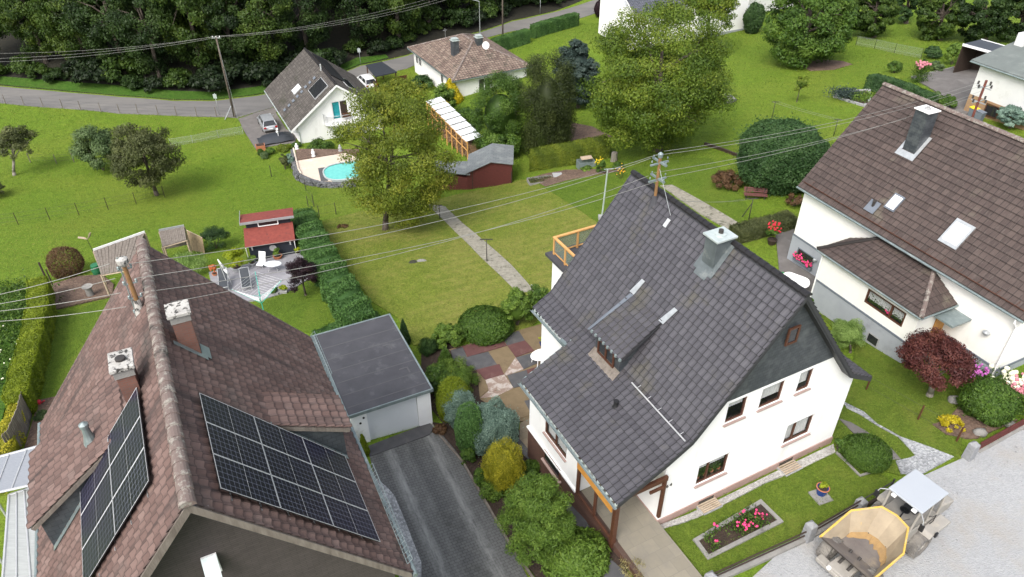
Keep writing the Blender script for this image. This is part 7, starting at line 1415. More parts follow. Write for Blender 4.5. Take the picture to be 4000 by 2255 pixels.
m.mesh([(.95, -.72, .6), (.95, .72, .6), (-.95, .72, .6), (-.95, -.72, .6), (1.0, -.66, 1.52), (1.0, .66, 1.52), (-.85, .72, 1.45), (-.85, -.72, 1.45)], [(0, 1, 5, 4), (1, 2, 6, 5), (2, 3, 7, 6), (3, 0, 4, 7), (4, 5, 6, 7)]); m.build('cab_body', K['dumper_grey'], HD, bevel=.03)
m = MB(); m.prism([(-.95, -.62, .55), (-2.35, -.55, .6), (-2.4, -.5, 1.2), (-.95, -.6, 1.5)], (0, 1.15, 0)); m.build('bonnet', K['dumper_grey'], HD, bevel=.05)
m = MB(); fr_ = lambda x, y: np.array((x, y, 0))
top_ = [(.80, -.66, 2.66), (.80, .66, 2.66), (-.82, .68, 2.66), (-.82, -.68, 2.66)]; bot_ = [(.98, -.64, 1.52), (.98, .64, 1.52), (-.86, .70, 1.45), (-.86, -.70, 1.45)]
for a, b in zip(top_, bot_): m.tube(a, b, .045, n=6)
for q in (top_, bot_):
    for a, b in zip(q, q[1:]+q[:1]): m.tube(a, b, .03, n=5)
m.tube((.0, .70, 2.66), (-.05, .72, 1.45), .03, n=5); m.build('cab_frame', K['dumper_grey'], HD)
m = MB()
for i in range(4): j = (i+1) % 4; m.poly([top_[i], top_[j], bot_[j], bot_[i]])
m.build('cab_glass', K['glass'], HD)
m = MB(); m.box((-.5, -.28, 1.2), (.0, .28, 1.62)); m.box((-.6, -.26, 1.6), (-.45, .26, 2.15)); m.build('driver_seat', K['black'], HD, bevel=.04)
m = MB(); m.tube((.62, 0, 1.5), (.45, 0, 1.85), .03, n=6); m.lathe((.44, 0, 1.86), [(.2, -.012), (.2, .012), (.17, .012), (.17, -.012)], 16); m.build('steering_wheel', K['black'], HD)
m = MB(); m.prism([(.90, -.75, 2.70), (.90, .75, 2.70), (-.90, .74, 2.70), (-.90, -.74, 2.70)], (0, 0, .09)); m.build('cab_roof', K['cab_roof'], HD, bevel=.03)
for s in (-1, 1):
    m = MB(); m.path([(.82, s*.7, 2.66), (1.05, s*.95, 2.62), (1.08, s*1.0, 2.45)], .018, 6); ma = m.build('mirror_arm', K['alu'], HD); m = MB(); m.box((1.05, s*1.0-.09, 2.10), (1.12, s*1.0+.09, 2.46)); m.build('mirror', K['black'], ma, bevel=.02)
    m = MB(); m.box((.83, s*.45-.09, 2.56), (.95, s*.45+.09, 2.66)); m.build('work_lamp', K['white_paint'], HD)
    m = MB(); m.prism([(.15, s*.74, 1.35), (-1.1, s*.74, 1.35), (-1.25, s*.74, 1.15), (.30, s*.74, 1.15)], (0, s*.48, 0)); m.build('mudguard', K['dumper_grey'], HD, bevel=.04)
m = MB(); m.box((-.1, 1.22, 1.2), (.05, 1.30, 1.42)); m.build('side_lamp', K['black'], HD); m = MB(); m.path([(.05, .76, 2.0), (-.1, .85, 1.95), (-.35, .85, 1.9), (-.35, .85, 1.5), (-.1, .85, 1.5)], .018, 6); m.build('door_handle_rail', K['iron'], HD)
for x, s, r in ((3.45, -1, .56), (3.45, 1, .56), (.28, -1, .58), (.28, 1, .58)): wheel(HD, (x, s*.92, r-.02), r, .46, 'dumper_grey', 16, tmat='mud_tyre')
cu = bpy.data.curves.new('mark', 'FONT'); cu.body = 'S'; cu.size = .2; cu.extrude = .003; to = bpy.data.objects.new('tmp', cu); put(to); bpy.context.view_layer.update(); me = bpy.data.meshes.new_from_object(to.evaluated_get(bpy.context.evaluated_depsgraph_get())); bpy.data.objects.remove(to); me.materials.append(K['red_flower'])
o_ = bpy.data.objects.new('bonnet_mark', me); put(o_, HD); o_.location = (1.005, .36, 1.38); o_.rotation_euler = (R(80), 0, R(90))
m = MB()
for y in (-.36, .36): m.path([(1.15, y, .8), (1.6, y*1.2, 1.0), (2.2, y*.9, .72), (3.2, y*.6, .66)], .025, 6)
m.build('hydraulic_hose', K['black'], HD); m = MB(); m.tube((-1.6, -.3, 1.35), (-1.6, -.3, 1.95), .05, n=8); m.build('exhaust', K['iron'], HD); m = MB(); m.tube((.99, .1, 1.56), (.90, .45, 2.1), .012, n=4); m.build('wiper', K['black'], HD)
for y in (-.3, .3): m = MB(); m.tube((4.3, y, .66), (4.38, y, .66), .09, n=12); m.build('headlight', K['white_paint'], HD)
for i in range(5): m = MB(); m.box((-2.41, -.4, .7+.09*i), (-2.36, .4, .73+.09*i)); m.build('grille_bar', K['black'], HD)
m = MB(); m.box((1.01, -.5, 1.5), (1.04, .5, 1.54)); m.box((-.35, .745, .62), (.25, .76, .68)); m.build('step_edge', K['iron'], HD)
def car(name, label, p, rz, body, L=4.5, W=1.82, H=1.47):
    t = thing(name, label, 'car', p, rz); w = W/2
    sec = [(-L/2, .45, .62, .80, .70), (-L/2+.12, .3, .95, .88, .80), (-L/2+.55, .28, 1.0, .92, .84), (-L*.18, .26, .98, w, .86), (L*.12, .26, .98, w, .86), (L*.25, .26, .93, w, .84), (L/2-.5, .28, .82, .88, .78), (L/2-.1, .32, .70, .78, .68), (L/2, .42, .60, .66, .60)]
    m = MB(); n = len(sec); vs = []
    for x, z0, z1, wb, wt in sec: vs += [(x, -wb*.94, z0), (x, -wb, (z0+z1)/2), (x, -wt, z1), (x, 0, z1+.03), (x, wt, z1), (x, wb, (z0+z1)/2), (x, wb*.94, z0)]
    m.mesh(vs, [(k*7+i, k*7+i+1, k*7+8+i, k*7+7+i) for k in range(n-1) for i in range(6)]+[tuple(range(7)), tuple(range(n*7-1, n*7-8, -1))]); b = m.build('body', body, t, smooth=True); b.modifiers.new('s', 'SUBSURF').levels = 1; b.modifiers['s'].render_levels = 2
    roof = [(-L/2+.62, .62), (-L/2+1.0, .66), (L*.02, .66), (L*.16, .60)]; m = MB(); vs = []
    for (x, y), z in zip(roof, (H-.06, H, H, H-.08)): vs += [(x, -y, z-.04), (x, -y*.6, z), (x, y*.6, z), (x, y, z-.04)]
    m.mesh(vs, [(k*4+i, k*4+i+1, k*4+5+i, k*4+4+i) for k in range(3) for i in range(3)]); m.build('roof', body, t, smooth=True)
    lo = [(-L/2+.2, .76, .98), (L*.29, .76, .95)]; m = MB(); hi = [(roof[0][0], roof[0][1], H-.1), (roof[3][0], roof[3][1], H-.12)]
    A = [(lo[0][0], -lo[0][1], lo[0][2]), (lo[0][0], lo[0][1], lo[0][2]), (lo[1][0], lo[1][1], lo[1][2]), (lo[1][0], -lo[1][1], lo[1][2])]; B_ = [(hi[0][0], -hi[0][1], hi[0][2]), (hi[0][0], hi[0][1], hi[0][2]), (hi[1][0], hi[1][1], hi[1][2]), (hi[1][0], -hi[1][1], hi[1][2])]
    m.mesh(A+B_, [(0, 1, 5, 4), (1, 2, 6, 5), (2, 3, 7, 6), (3, 0, 4, 7)]); m.build('windows', K['glass_dark'], t)
    m = MB()
    for a, b in zip(A, B_): m.tube(a, b, .05, n=5)
    for s in (-1, 1): m.tube((-.3, s*.78, .97), (-.35, s*.655, H-.08), .04, n=5); m.tube((-L/2+.75, s*.64, H+.0), (L*.1, s*.62, H-.02), .02, n=5)
    m.build('pillar', body, t)
    for s in (-1, 1):
        m = MB(); m.box((-L/2-.015, s*.50, .70), (-L/2+.12, s*.80, .86)); m.build('tail_light', mat('tail_lens', (.35, .015, .015), None, 3, .2) if 'tail' not in K else K['tail'], t); K.setdefault('tail', bpy.data.materials['tail_lens'])
        m = MB(); m.box((L*.17, s*.82, .95), (L*.21, s*1.0, 1.08)); m.build('mirror', body, t, bevel=.02)
    m = MB(); m.box((-L/2-.03, -.26, .58), (-L/2+.02, .26, .69)); m.build('number_plate', K['white_paint'], t); m = MB(); m.box((-L/2-.02, -.78, .30), (-L/2+.1, .78, .46)); m.build('bumper', K['iron'], t, bevel=.03)
    for x in (-L*.29, L*.31):
        for s in (-1, 1): wheel(t, (x, s*.80, .32), .33, .21, 'steel')
    return t
q = g('W', 490, 480); v_ = g('W', 330, 270)-g('W', 350, 500); ph_ = R(116); car('parked_car', 'silver estate car parked on the paved apron beside the white gabled house', (q[0]-.0+math.cos(ph_)*2.1, q[1]+math.sin(ph_)*2.1, tz(q[0], q[1]+2)+.06), ph_, mat('silver_car_paint', (.46, .48, .50), None, 2, .3, metal=.5))
q = g('A1', 840, 650); car('parked_car', 'white car half hidden behind the walnut leaves beside the white gabled house', (q[0], q[1], q[2]+.05), R(118), mat('white_car_paint', (.75, .76, .77), None, 2, .3))
# ================================================================ poles, lamps, wires
def pole(name, label, base, topv, r, mtl, cat='pole', group=None, arm=None, lean=(0, 0)):
    b = g(*base); z = height_at(b[:2], *topv)-b[2]; t = thing(name, label, cat, b, group=group); m = MB(); m.tube((0, 0, -.4), (lean[0]*z, lean[1]*z, z), r, r*.7, 10); m.build('post', K[mtl], t, smooth=True); return t, b, z
t, b, z = pole('utility_pole', 'tall weathered wooden utility pole at the bend of the valley road', ('A0', 1770, 885), ('A0', 1635, 280), .14, 'bark'); UPOLE = b+np.array((0, 0, z)); m = MB(); m.box((-.5, -.05, z-.15), (.5, .05, z-.05)); m.build('crossarm', K['steel'], t); m = MB()
for x in (-.42, 0, .42): m.lathe((x, 0, z-.05), [(.03, 0), (.06, .08), (.03, .16)], 8)
m.build('insulator', K['white_paint'], t); m = MB(); m.tube((0, 0, z-.4), (.9, -1.3, -.2), .015, n=5); m.tube((-.05, 0, 1.6), (-1.1, -.9, -.2), .06, n=6); m.build('stay', K['steel'], t)
t, b, z = pole('utility_pole', 'slim wooden pole at the upper road in front of the clipped hedges', ('A1', 1862, 345), ('A1', 1852, -260), .14, 'bark')
UP2 = b+np.array((0, 0, z))
b = g('A1', 1690, 270); z = height_at(b[:2], 'A1', 1675, 12)-b[2]; t = thing('street_lamp', 'grey street lamp with a short bracket above the bungalow chimneys', 'street lamp', b); m = MB(); m.tube((0, 0, -.3), (0, 0, z), .08, .05, 10); m.build('post', K['steel'], t); m = MB(); m.tube((0, 0, z), (-1.3, 0, z+.35), .04, n=6); m.build('bracket', K['steel'], t); m = MB(); m.box((-2.0, -.12, z+.3), (-1.2, .12, z+.45)); m.build('lamp_head', K['pale_concrete'], t, bevel=.03)
for lab, bs, tp, pl in (('small road sign on a thin post at the bend beside the utility pole', ('A0',1655,865), ('A0',1625,705), 1), ('thin marker post with a small plate at the wood edge behind the white gabled house', ('A1',790,488), ('A1',778,360), 1), ('thin pale reed post on the verge left of the purple bush', ('A2',212,105), ('A2',208,-10), 0)):
    t, b, z = pole('road_sign', lab, bs, tp, .035, 'steel', 'road sign')
    if pl: m = MB(); m.box((-.22, -.06, z-.65), (.22, -.035, z-.1)); m.build('sign_plate', K['zinc_pale'], t)
def wire(a, b, sag, r=.0095, label=None, group='overhead wires', mtl='wire', n=16):
    a = np.array(a, float); b = np.array(b, float); c = a.copy(); m = MB(); pts = [a+(b-a)*i/n-np.array((0, 0, sag*4*(i/n)*(1-i/n))) for i in range(n+1)]; m.path(pts, r, 5); o = m.build('power_line', K[mtl], loc=tuple(a)); return tag(o, label, 'overhead wire', group)
K['wire'] = mat('pale_grey_wire', (.27, .27, .25), (.22, .22, .2), 3, .6)
K['wire_dark'] = mat('dark_wire', (.20, .20, .20), None, 3, .6)
ords = ['topmost', 'second from top', 'third from top', 'lowest']
offs2 = [(.27, 0, -.08), (.27, 0, -.58), (.27, 0, -1.08), (.27, 0, -1.58)]; offs1 = [(0, .42, -.10), (-.42, 0, -.10), (0, -.42, -.95), (-.42, 0, -.95)]
for i in range(4):
    a = MAST2+np.array(offs2[i])*np.array((.6, 1, 1)); b = MAST+np.array(offs1[i]); wire(a, b, .55, label=ords[i]+' of four wires strung between the brown roof mast and dark roof mast')
    lp = at_z(a[2]-.3, 'B0', 0, (735, 805, 858, 935)[i]); d = lp-a; wire(a-np.array((.54, 0, 0)), a+d*1.9, .2, label=ords[i]+' of four wires leaving the brown roof mast to the left edge')
    ep = ('A3', 900, (805, 850, 870, 930)[i]); e_ = at_z(9.5-.35*i, 'A3', 1600, (620, 650, 690, 715)[i]); wire(b+np.array((.3, .3, 0)), e_, .5, label=ords[i]+' of four wires from the dark roof mast over the clipped bush')
for i in range(3):
    a = UPOLE+np.array((-.42+.42*i, 0, .0 if i != 1 else .1)); bb = at_z(UPOLE[2]-.6, 'A0', -300, (402, 448, 478)[i]); wire(a, bb, .6, .012, ('upper', 'middle', 'lower')[i]+' wire from the wooden utility pole leftwards along the wood')
    bb = at_z(UPOLE[2]+1.5, 'A1', 1500, (-70, -40, -20)[i]); wire(a, bb, .9, .012, ('upper', 'middle', 'lower')[i]+' wire from the wooden utility pole across the wood to the right')
def clothes_post(label, base, topv, T=.9, group='washing line posts'):
    t, b, z = pole('washing_post', label, base, topv, .04, 'iron', 'washing post', group); m = MB(); m.box((-T/2, -.03, z-.05), (T/2, .03, z)); m.build('crossbar', K['iron'], t); return b+np.array((0, 0, z))
clothes_post('dark T shaped washing post half way along the garden path', ('B1', 1742, 528), ('B1', 1735, 352)); clothes_post('dark washing post at the far end of the garden path under the walnut', ('B1', 1388, 205), ('B1', 1382, 95), .5)
A_ = clothes_post('dark washing post on the upper lawn behind the clipped round bush', ('A3', 30, 890), ('A3', 55, 768), .7); B_ = clothes_post('dark washing post beside the right brown roof verge', ('A3', 493, 1030), ('A3', 522, 902), .7)
C_ = clothes_post('braced dark washing post between the bench and the low hedge', ('N', 612, 1195), ('N', 645, 988), .8)
for s in (-.3, .3): wire(A_+np.array((s, 0, 0)), B_+np.array((s, 0, 0)), .1, .01, 'washing line between the two upper lawn posts' if s < 0 else 'second washing line between the two upper lawn posts', 'washing lines'); wire(C_+np.array((s, 0, 0)), MAST+np.array((s*.3-.3, 0, -2.0)), .3, .008, 'thin line from the braced washing post towards the dark roof mast' if s < 0 else 'second thin line from the braced washing post to the dark roof', 'washing lines')
m = MB(); m.tube(C_-np.array((0, 0, .4)), g('N', 540, 1180), .03, n=6); o_ = m.build('brace', K['iron'], bpy.data.objects[[o.name for o in bpy.data.objects if o.get('label') == 'braced dark washing post between the bench and the low hedge'][0]]); o_.location = tuple(-v for v in o_.parent.location)
b = g('E', 1490, 1270); z = height_at(b[:2], 'E', 1625, 435)-b[2]; t = thing('garden_mast', 'galvanised T shaped garden mast standing behind the dark roof verge', 'pole', b); m = MB(); m.tube((0, 0, -.2), (.15, 0, z), .05, .035, 8); m.tube((.08, 0, .6), (.2, 0, z), .025, n=6); m.build('post', K['zinc_pale'], t); m = MB(); m.tube((-.1, .0, z), (1.2, .25, z+.0), .025, n=6); m.build('crossbar', K['steel'], t); m = MB(); m.box((-.25, -.25, -.2), (.2, .2, .35)); m.build('foot', K['pale_concrete'], t)
# ================================================================ fences, gate pillars
def wirefence(name, label, base, tops=None, h=1.2, mtl='grey_wood', r=.05, wires=3, mesh=False):
    P = [g(*b) for b in base]; t = thing(name, label, 'fence', P[0]); o3 = P[0]
    for p in P: m = MB(); q = p-o3; m.tube(q-(0, 0, .3), q+(0, 0, h), r, r*.85, 6); m.build('fence_post', K[mtl], t)
    m = MB()
    for k in range(wires):
        for a, b in zip(P[:-1], P[1:]): m.tube(a-o3+(0, 0, h*(.3+.62*k/max(1, wires-1))), b-o3+(0, 0, h*(.3+.62*k/max(1, wires-1))), .008, n=4, cap=False)
    if mesh:
        for a, b in zip(P[:-1], P[1:]):
            n = int(np.linalg.norm(b-a)/.12)
            for i in range(n): q = a+(b-a)*i/n-o3; m.tube(q, q+(0, 0, h*.92), .006, n=3, cap=False)
            for i in range(8): m.tube(a-o3+(0, 0, h*.12*i), b-o3+(0, 0, h*.12*i), .006, n=3, cap=False)
    m.build('fence_wire', K['steel' if mesh else 'iron'], t); return t
wirefence('wire_fence', 'row of thin roadside posts with wire between the road and the field', [('A0', x, y) for x, y in ((-100,776),(45,785),(185,798),(327,808),(475,818),(612,834),(765,848),(905,858),(1043,858),(1195,868),(1335,874),(1488,882),(1635,882),(1775,890))], h=1.3)
wirefence('wire_fence', 'sagging wire fence with thin dark posts across the green field', [('B0', x, y) for x, y in ((-60,262),(140,245),(378,208),(597,172),(818,130),(1030,90),(1245,40))], h=1.3, mtl='dark_wood', r=.035)
wirefence('wire_fence', 'short line of old posts beside the sparse apple tree', [('A0',230,1225),('A0',428,1235),('A0',560,1225)], h=1.1)
wirefence('mesh_fence', 'pale wire mesh fence from the field bushes to the paved apron', [('A0',1290,1105),('A0',1455,1080),('A0',1650,1040),('A0',1835,1010)], h=1.0, mtl='steel', r=.03, wires=2, mesh=True)
wirefence('mesh_fence', 'fine green mesh fence across the far right lawn', [('A3',660,345),('A3',800,370),('A3',950,405),('A3',1150,445)], h=1.3, mtl='iron', r=.03, wires=2, mesh=True)
wirefence('wire_fence', 'thin wire fence dividing the two front gardens', [('C3',740,40),('C3',1130,265),('C3',1420,430)], h=1.0, mtl='brown_wood', r=.05, wires=2)
wirefence('wire_fence', 'posts with wire beside the terrace garden hedge top', [('B1',395,110),('B1',480,190),('B1',605,165)], h=1.2, mtl='iron', r=.035, wires=2)
wirefence('wire_fence', 'leaning braced field post and wire below the stone wall corner', [('W',490,1310),('D',790,520),('D',770,480)], h=1.3, mtl='iron', r=.04, wires=2)
P = [g(*p) for p in (('C0',250,180), ('C0',215,340), ('C0',150,500), ('C0',100,560))]; t = thing('board_fence', 'weathered grey board fence beside the golden hedge at the left edge', 'fence', P[0]); m = MB(); m2 = MB()
for a, b in zip(P[:-1], P[1:]):
    n = int(np.linalg.norm(b-a)/.16)
    for i in range(n): q = a+(b-a)*i/n-P[0]; e = (b-a)/np.linalg.norm(b-a)*.14; m.prism([q-(0, 0, .2), q+e-(0, 0, .2), q+e+(0, 0, 1.65), q+(0, 0, 1.65+.04*(i % 3))], (.03, 0, 0))
m.build('boards', K['grey_wood'], t)
p = g('B0', 370, 695); t = thing('gate_posts', 'dark leaning gate posts at the top of the yellow green hedge', 'gate post', p); m = MB(); m.tube((0, 0, -.2), (-.35, .4, 1.7), .07, n=7); m.build('post', K['dark_wood'], t); m = MB(); m.tube((.25, 0, -.2), (.1, .2, 1.2), .05, n=7); m.build('post', K['dark_wood'], t)
def pillar(label, base, topv, w=.42):
    b = g(*base); z = min(height_at(b[:2], *topv)-b[2], 1.3); t = thing('gate_pillar', label, 'pillar', b, R(27), 'granite gate pillars'); m = MB(); k = w/2; m.mesh([(-k, -k, -.3), (k, -k, -.3), (k, k, -.3), (-k, k, -.3), (-k*.9, -k*.9, z-.22), (k*.9, -k*.9, z-.22), (k*.9, k*.9, z-.22), (-k*.9, k*.9, z-.22), (0, 0, z)], [(0, 1, 5, 4), (1, 2, 6, 5), (2, 3, 7, 6), (3, 0, 4, 7), (4, 5, 8), (5, 6, 8), (6, 7, 8), (7, 4, 8)]); m.build('shaft', K['granite'], t, bevel=.02); return b, z
PP = [pillar('grey granite pillar at the end of the front walk, lowest in the frame', ('C2', 1490, 1500), ('C2', 1480, 1415)), pillar('grey granite pillar between the rose bed and the dumper skip', ('C3', 290, 1165), ('C3', 310, 1030)), pillar('grey granite pillar behind the yellow skip near the blue pot', ('C3', 685, 935), ('C3', 690, 850)), pillar('grey granite pillar at the start of the red fence', ('C3', 1505, 555), ('C3', 1550, 425))]
for (a, za), (b, zb_), lab in zip(PP[:2], PP[1:3], ('low dark rail between the two lower granite pillars', 'low dark rail between the skip side granite pillars')):
    t = thing('gate_rail', lab, 'rail', a); d = b-a; m = MB()
    for h in (.35, .62): m.tube((0, 0, h), d+(0, 0, h), .035, n=6)
    m.build('rail', K['dark_wood'], t)
    m = MB(); u = d/np.linalg.norm(d); nn = np.array((-u[1], u[0], 0)); m.prism([-nn*.14-(0, 0, .2), nn*.14-(0, 0, .2), nn*.14+d-(0, 0, .2), -nn*.14+d-(0, 0, .2)], (0, 0, .36)); m.build('kerb', K['concrete'], t)
t = thing('gate_rail', 'low fence kerb running behind the dumper cab', 'rail', PP[2][0]); d = g('C3', 915, 800)-PP[2][0]; m = MB(); m.prism([(-.1, -.1, -.2), (.1, -.12, -.2), d+(.1, -.12, -.2), d+(-.1, -.1, -.2)], (0, 0, .45)); m.build('kerb', K['dark_wood'], t); m = MB(); m.tube((0, 0, .62), d+(0, 0, .62), .03, n=6); m.tube(d+(0, 0, -.1), d+(0, 0, .8), .04, n=6); m.build('rail', K['iron'], t)
a, b = g('C3', 1575, 500), g('C3', 1990, 270); t = thing('picket_fence', 'low dark red wooden fence along the gravel street at the right edge', 'fence', a); d = b-a; L_ = np.linalg.norm(d); u = d/L_; m = MB()
for k in range(int(L_/.13)): q = u*k*.13; m.prism([q, q+u*.07, q+u*.17+(0, 0, .62), q+u*.10+(0, 0, .62)], (.02, -.03, 0))
for h in (.18, .55): m.tube((0, 0, h), d+(0, 0, h), .04, n=4)
m.build('pickets', K['shed_red'], t); m = MB(); m.prism([(-.1, .12, -.2), (.05, -.18, -.2), d+(.05, -.18, -.2), d+(-.1, .12, -.2)], (0, 0, .28)); m.build('kerb', K['concrete'], t)
# ================================================================ garden furniture and pots
def pot(label, base, r, h, mtl, foliage=None, n=400, ls=.07, fh=.4, fr=None, cat='flower pot', flowers=None, name='flower_pot', box=False, group=None):
    b = g(*base); t = thing(name, label, cat, b, group=group); m = MB()
    if box: m.box((-r, -r*.8, 0), (r, r*.8, h)); m.box((-r-.03, -r*.8-.03, h-.06), (r+.03, r*.8+.03, h+.004))
    else: m.lathe((0, 0, 0), [(r*.72, 0), (r, h*.9), (r*1.06, h*.9), (r*1.06, h), (r*.9, h), (r*.88, h*.9)], 16)
    m.build('pot', K[mtl], t); m = MB(); m.lathe((0, 0, h*.88), [(r*.87, 0), (r*.5, .03)], 12); m.build('soil', K['soil'], t); fr = fr or r*1.3
    if foliage: put(bpy.data.objects.new('foliage', crown('foliage', (0, 0, h+fh*.5), fr, fh*.6, n, ls, K[foliage], K_=14, cr=.4, seed=int(base[1])+3)), t)
    if flowers:
        rr = random.Random(int(base[1])); m = MB()
        for i in range(flowers[1]): a = rr.uniform(0, 6.28); k = rr.random()**.5; m.ball((fr*k*math.cos(a), fr*k*math.sin(a), h+fh*.55+rr.uniform(0, fh*.5)), flowers[2], 7)
        m.build('flowers', K[flowers[0]], t)
    return t
def lounger(label, a, b, lift_=.38, group='sun loungers on the terrace'):
    A, B = g(*a, lift=lift_), g(*b, lift=lift_); d = (B-A)[:2]; L_ = max(1.6, min(2.0, float(np.linalg.norm(d)))); ph = math.atan2(d[1], d[0]); zz = tz(A[0], A[1])+.13; t = thing('sun_lounger', label, 'sun lounger', (A[0], A[1], zz), ph, group); w = .31; m = MB(); h = .36
    for s in (-w, w): m.path([(0, s, h), (L_*.62, s, h), (L_, s, h+.34)], .022, 6)
    for x, z in ((0, h), (L_, h+.34)): m.tube((x, -w, z), (x, w, z), .022, n=6)
    for x in (.12, L_*.6):
        for s in (-w, w): m.tube((x, s, h), (x-.06, s, 0), .02, n=5)
        m.tube((x-.06, -w, 0.02), (x-.06, w, .02), .02, n=5)
    m.build('frame', K['alu'], t); m = MB(); m.prism([(.05, -w+.02, h+.01), (L_*.62, -w+.02, h+.01), (L_*.62, w-.02, h+.01), (.05, w-.02, h+.01)], (0, 0, .02)); m.prism([(L_*.62, -w+.02, h+.01), (L_-.03, -w+.02, h+.33), (L_-.03, w-.02, h+.33), (L_*.62, w-.02, h+.01)], (0, 0, .02)); m.build('mesh_fabric', K['cloth_dark'], t); return t
lounger('dark grey sun lounger with silver frame in the middle of the grey terrace', ('T', 610, 1015), ('T', 585, 780)); lounger('dark grey sun lounger left of the closed white parasol', ('T', 310, 1020), ('T', 320, 800))
b = g('T', 380, 1010); t = thing('parasol', 'closed white parasol leaning on its stand between the two loungers', 'parasol', b, R(20)); m = MB(); m.tube((0, 0, 0), (-.25, .3, 2.3), .025, n=6); m.tube((.25, .05, 0), (.1, .2, 1.2), .02, n=5); m.tube((-.2, 0, .02), (.3, .1, .02), .02, n=5); m.build('stand', K['alu'], t); m = MB(); a_, b_ = np.array((-.25, .3, 2.3)), np.array((.18, .25, .95)); m.tube(a_, a_+(b_-a_)*.6, .03, .11, 10); m.tube(a_+(b_-a_)*.6, b_, .11, .07, 10); m.build('canopy', K['cloth_white'], t, smooth=True)
b = g('T', 965, 800); t = thing('garden_table', 'oval glass topped terrace table on thin legs', 'table', b); m = MB(); m.lathe((0, 0, .70), [(.62, 0), (.64, .015), (.62, .03)], 24, sx=1, sy=.62); m.build('table_top', mat('frosted_table_top', (.58, .62, .64), (.52, .56, .58), 2, .2), t)
for sx, sy in ((-.3, -.18), (.3, -.18), (.3, .18), (-.3, .18)): m = MB(); m.tube((sx*.6, sy*.6, .7), (sx*1.3, sy*1.3, 0), .018, n=5); m.build('leg', K['alu'], t)
b = g('T', 800, 760); t = thing('garden_chair', 'white reclining garden chair beside the oval terrace table', 'chair', b, R(80)); m = MB(); m.prism([(-.25, -.26, .42), (.25, -.26, .44), (.25, .26, .44), (-.25, .26, .42)], (0, 0, .03)); m.build('seat', K['cloth_white'], t); m = MB(); m.prism([(.25, -.26, .44), (.55, -.26, 1.15), (.55, .26, 1.15), (.25, .26, .44)], (.02, 0, .02)); m.build('backrest', K['cloth_white'], t)
for sx in (-.24, .24):
    for sy in (-.25, .25): m = MB(); m.tube((sx, sy, .43), (sx*1.1, sy*1.1, 0), .016, n=5); m.build('leg', K['alu'], t)
pot('large dark tub with a yellow green bamboo on the terrace', ('T', 495, 805), .42, .55, 'pot_grey', 'leaf_lime', 3000, .07, 1.5, .85); pot('pale round planter with green leaves left of the white chair', ('T', 695, 740), .26, .45, 'pot_grey', 'leaf_bright', 900, .07, .55); pot('terracotta pot with a small palm in front of the dark blue wall', ('T', 1015, 645), .33, .42, 'terracotta', 'leaf_bright', 500, .09, .6, .3)
pot('orange red potted coleus at the terrace edge by the ornamental grass', ('T', 205, 860), .2, .3, 'terracotta', None, flowers=('orange_leaf', 40, .07), fh=.6, fr=.28); pot('square white planter with low plants, left of a pair on the terrace edge', ('T', 975, 1095), .26, .28, 'pale_concrete', 'leaf_mid', 500, .05, .25, box=True, name='planter', cat='planter'); pot('square white planter with a lime plant, right of a pair on the terrace edge', ('T', 1085, 1075), .26, .28, 'pale_concrete', 'leaf_lime', 600, .05, .35, box=True, name='planter', cat='planter')
pot('yellow green potted plant by the hut corner and the hedge', ('T', 1275, 590), .2, .3, 'pot_grey', 'leaf_lime', 600, .06, .45)
b = g('T', 830, 1330); z = 1.75; t = thing('rotary_dryer', 'turquoise rotary washing line opened beside the brown roof verge', 'rotary dryer', b); m = MB(); m.tube((0, 0, -.2), (.0, 0, z), .03, n=8); m.build('pole', K['teal_metal'], t); ends = []
for k in range(4):
    a = R(20+90*k); e = np.array((math.cos(a)*1.55, math.sin(a)*1.55, z+.55)); ends.append(e); m = MB(); m.tube((0, 0, .8), e, .02, n=6); m.tube((0, 0, 1.4), e*np.array((.4, .4, 1))+np.array((0, 0, -.75)), .012, n=5); m.build('arm', K['teal_metal'], t)
m = MB(); base_ = np.array((0, 0, .8))
for j in range(9):
    u = .3+.7*j/8
    for k in range(4): m.tube(base_+(ends[k]-base_)*u, base_+(ends[(k+1) % 4]-base_)*u, .006, n=3, cap=False)
m.build('line', K['white_paint'], t)
b = g('N', 668, 992); t = thing('garden_bench', 'dark red slatted garden bench in front of the huge clipped round bush', 'bench', b, R(172)); W2_ = .9
m = MB()
for k in range(4): m.box((-W2_, -.10+.13*k, .42), (W2_, .0+.13*k, .46))
m.build('seat', K['shed_red'] if False else K['bench_red'] if 'bench_red' in K else mat('bench_slats', (.15, .06, .055), (.11, .045, .04), 4, .7), t); m = MB()
for k in range(3): m.prism([(-W2_, -.13-.03*k, .52+.13*k), (W2_, -.13-.03*k, .52+.13*k), (W2_, -.16-.03*k, .62+.13*k), (-W2_, -.16-.03*k, .62+.13*k)], (0, -.03, 0))
m.build('backrest', bpy.data.materials['bench_slats'], t)
for s in (-.7, .7): m = MB(); m.box((s-.03, -.2, 0), (s+.03, -.14, .9)); m.box((s-.03, .26, 0), (s+.03, .32, .42)); m.box((s-.025, -.14, .37), (s+.025, .3, .42)); m.build('leg', K['iron'], t)
b = g('P', 1830, 600); t = thing('garden_table', 'white oval garden table beside the white wall on the coloured patio', 'table', b, R(30)); m = MB(); m.lathe((0, 0, .70), [(.5, 0), (.52, .02), (.5, .04)], 24, sx=1.35, sy=.95); m.build('table_top', K['white_paint'], t)
for sx, sy in ((-.4, -.25), (.4, -.25), (.4, .25), (-.4, .25)): m = MB(); m.tube((sx, sy, .7), (sx*1.2, sy*1.3, 0), .03, n=6); m.build('leg', K['white_paint'], t)
pot('small blue pot with a variegated plant against the white wall', ('P', 1850, 375), .2, .3, 'blue_glaze', 'leaf_lime', 900, .04, .45, .32)
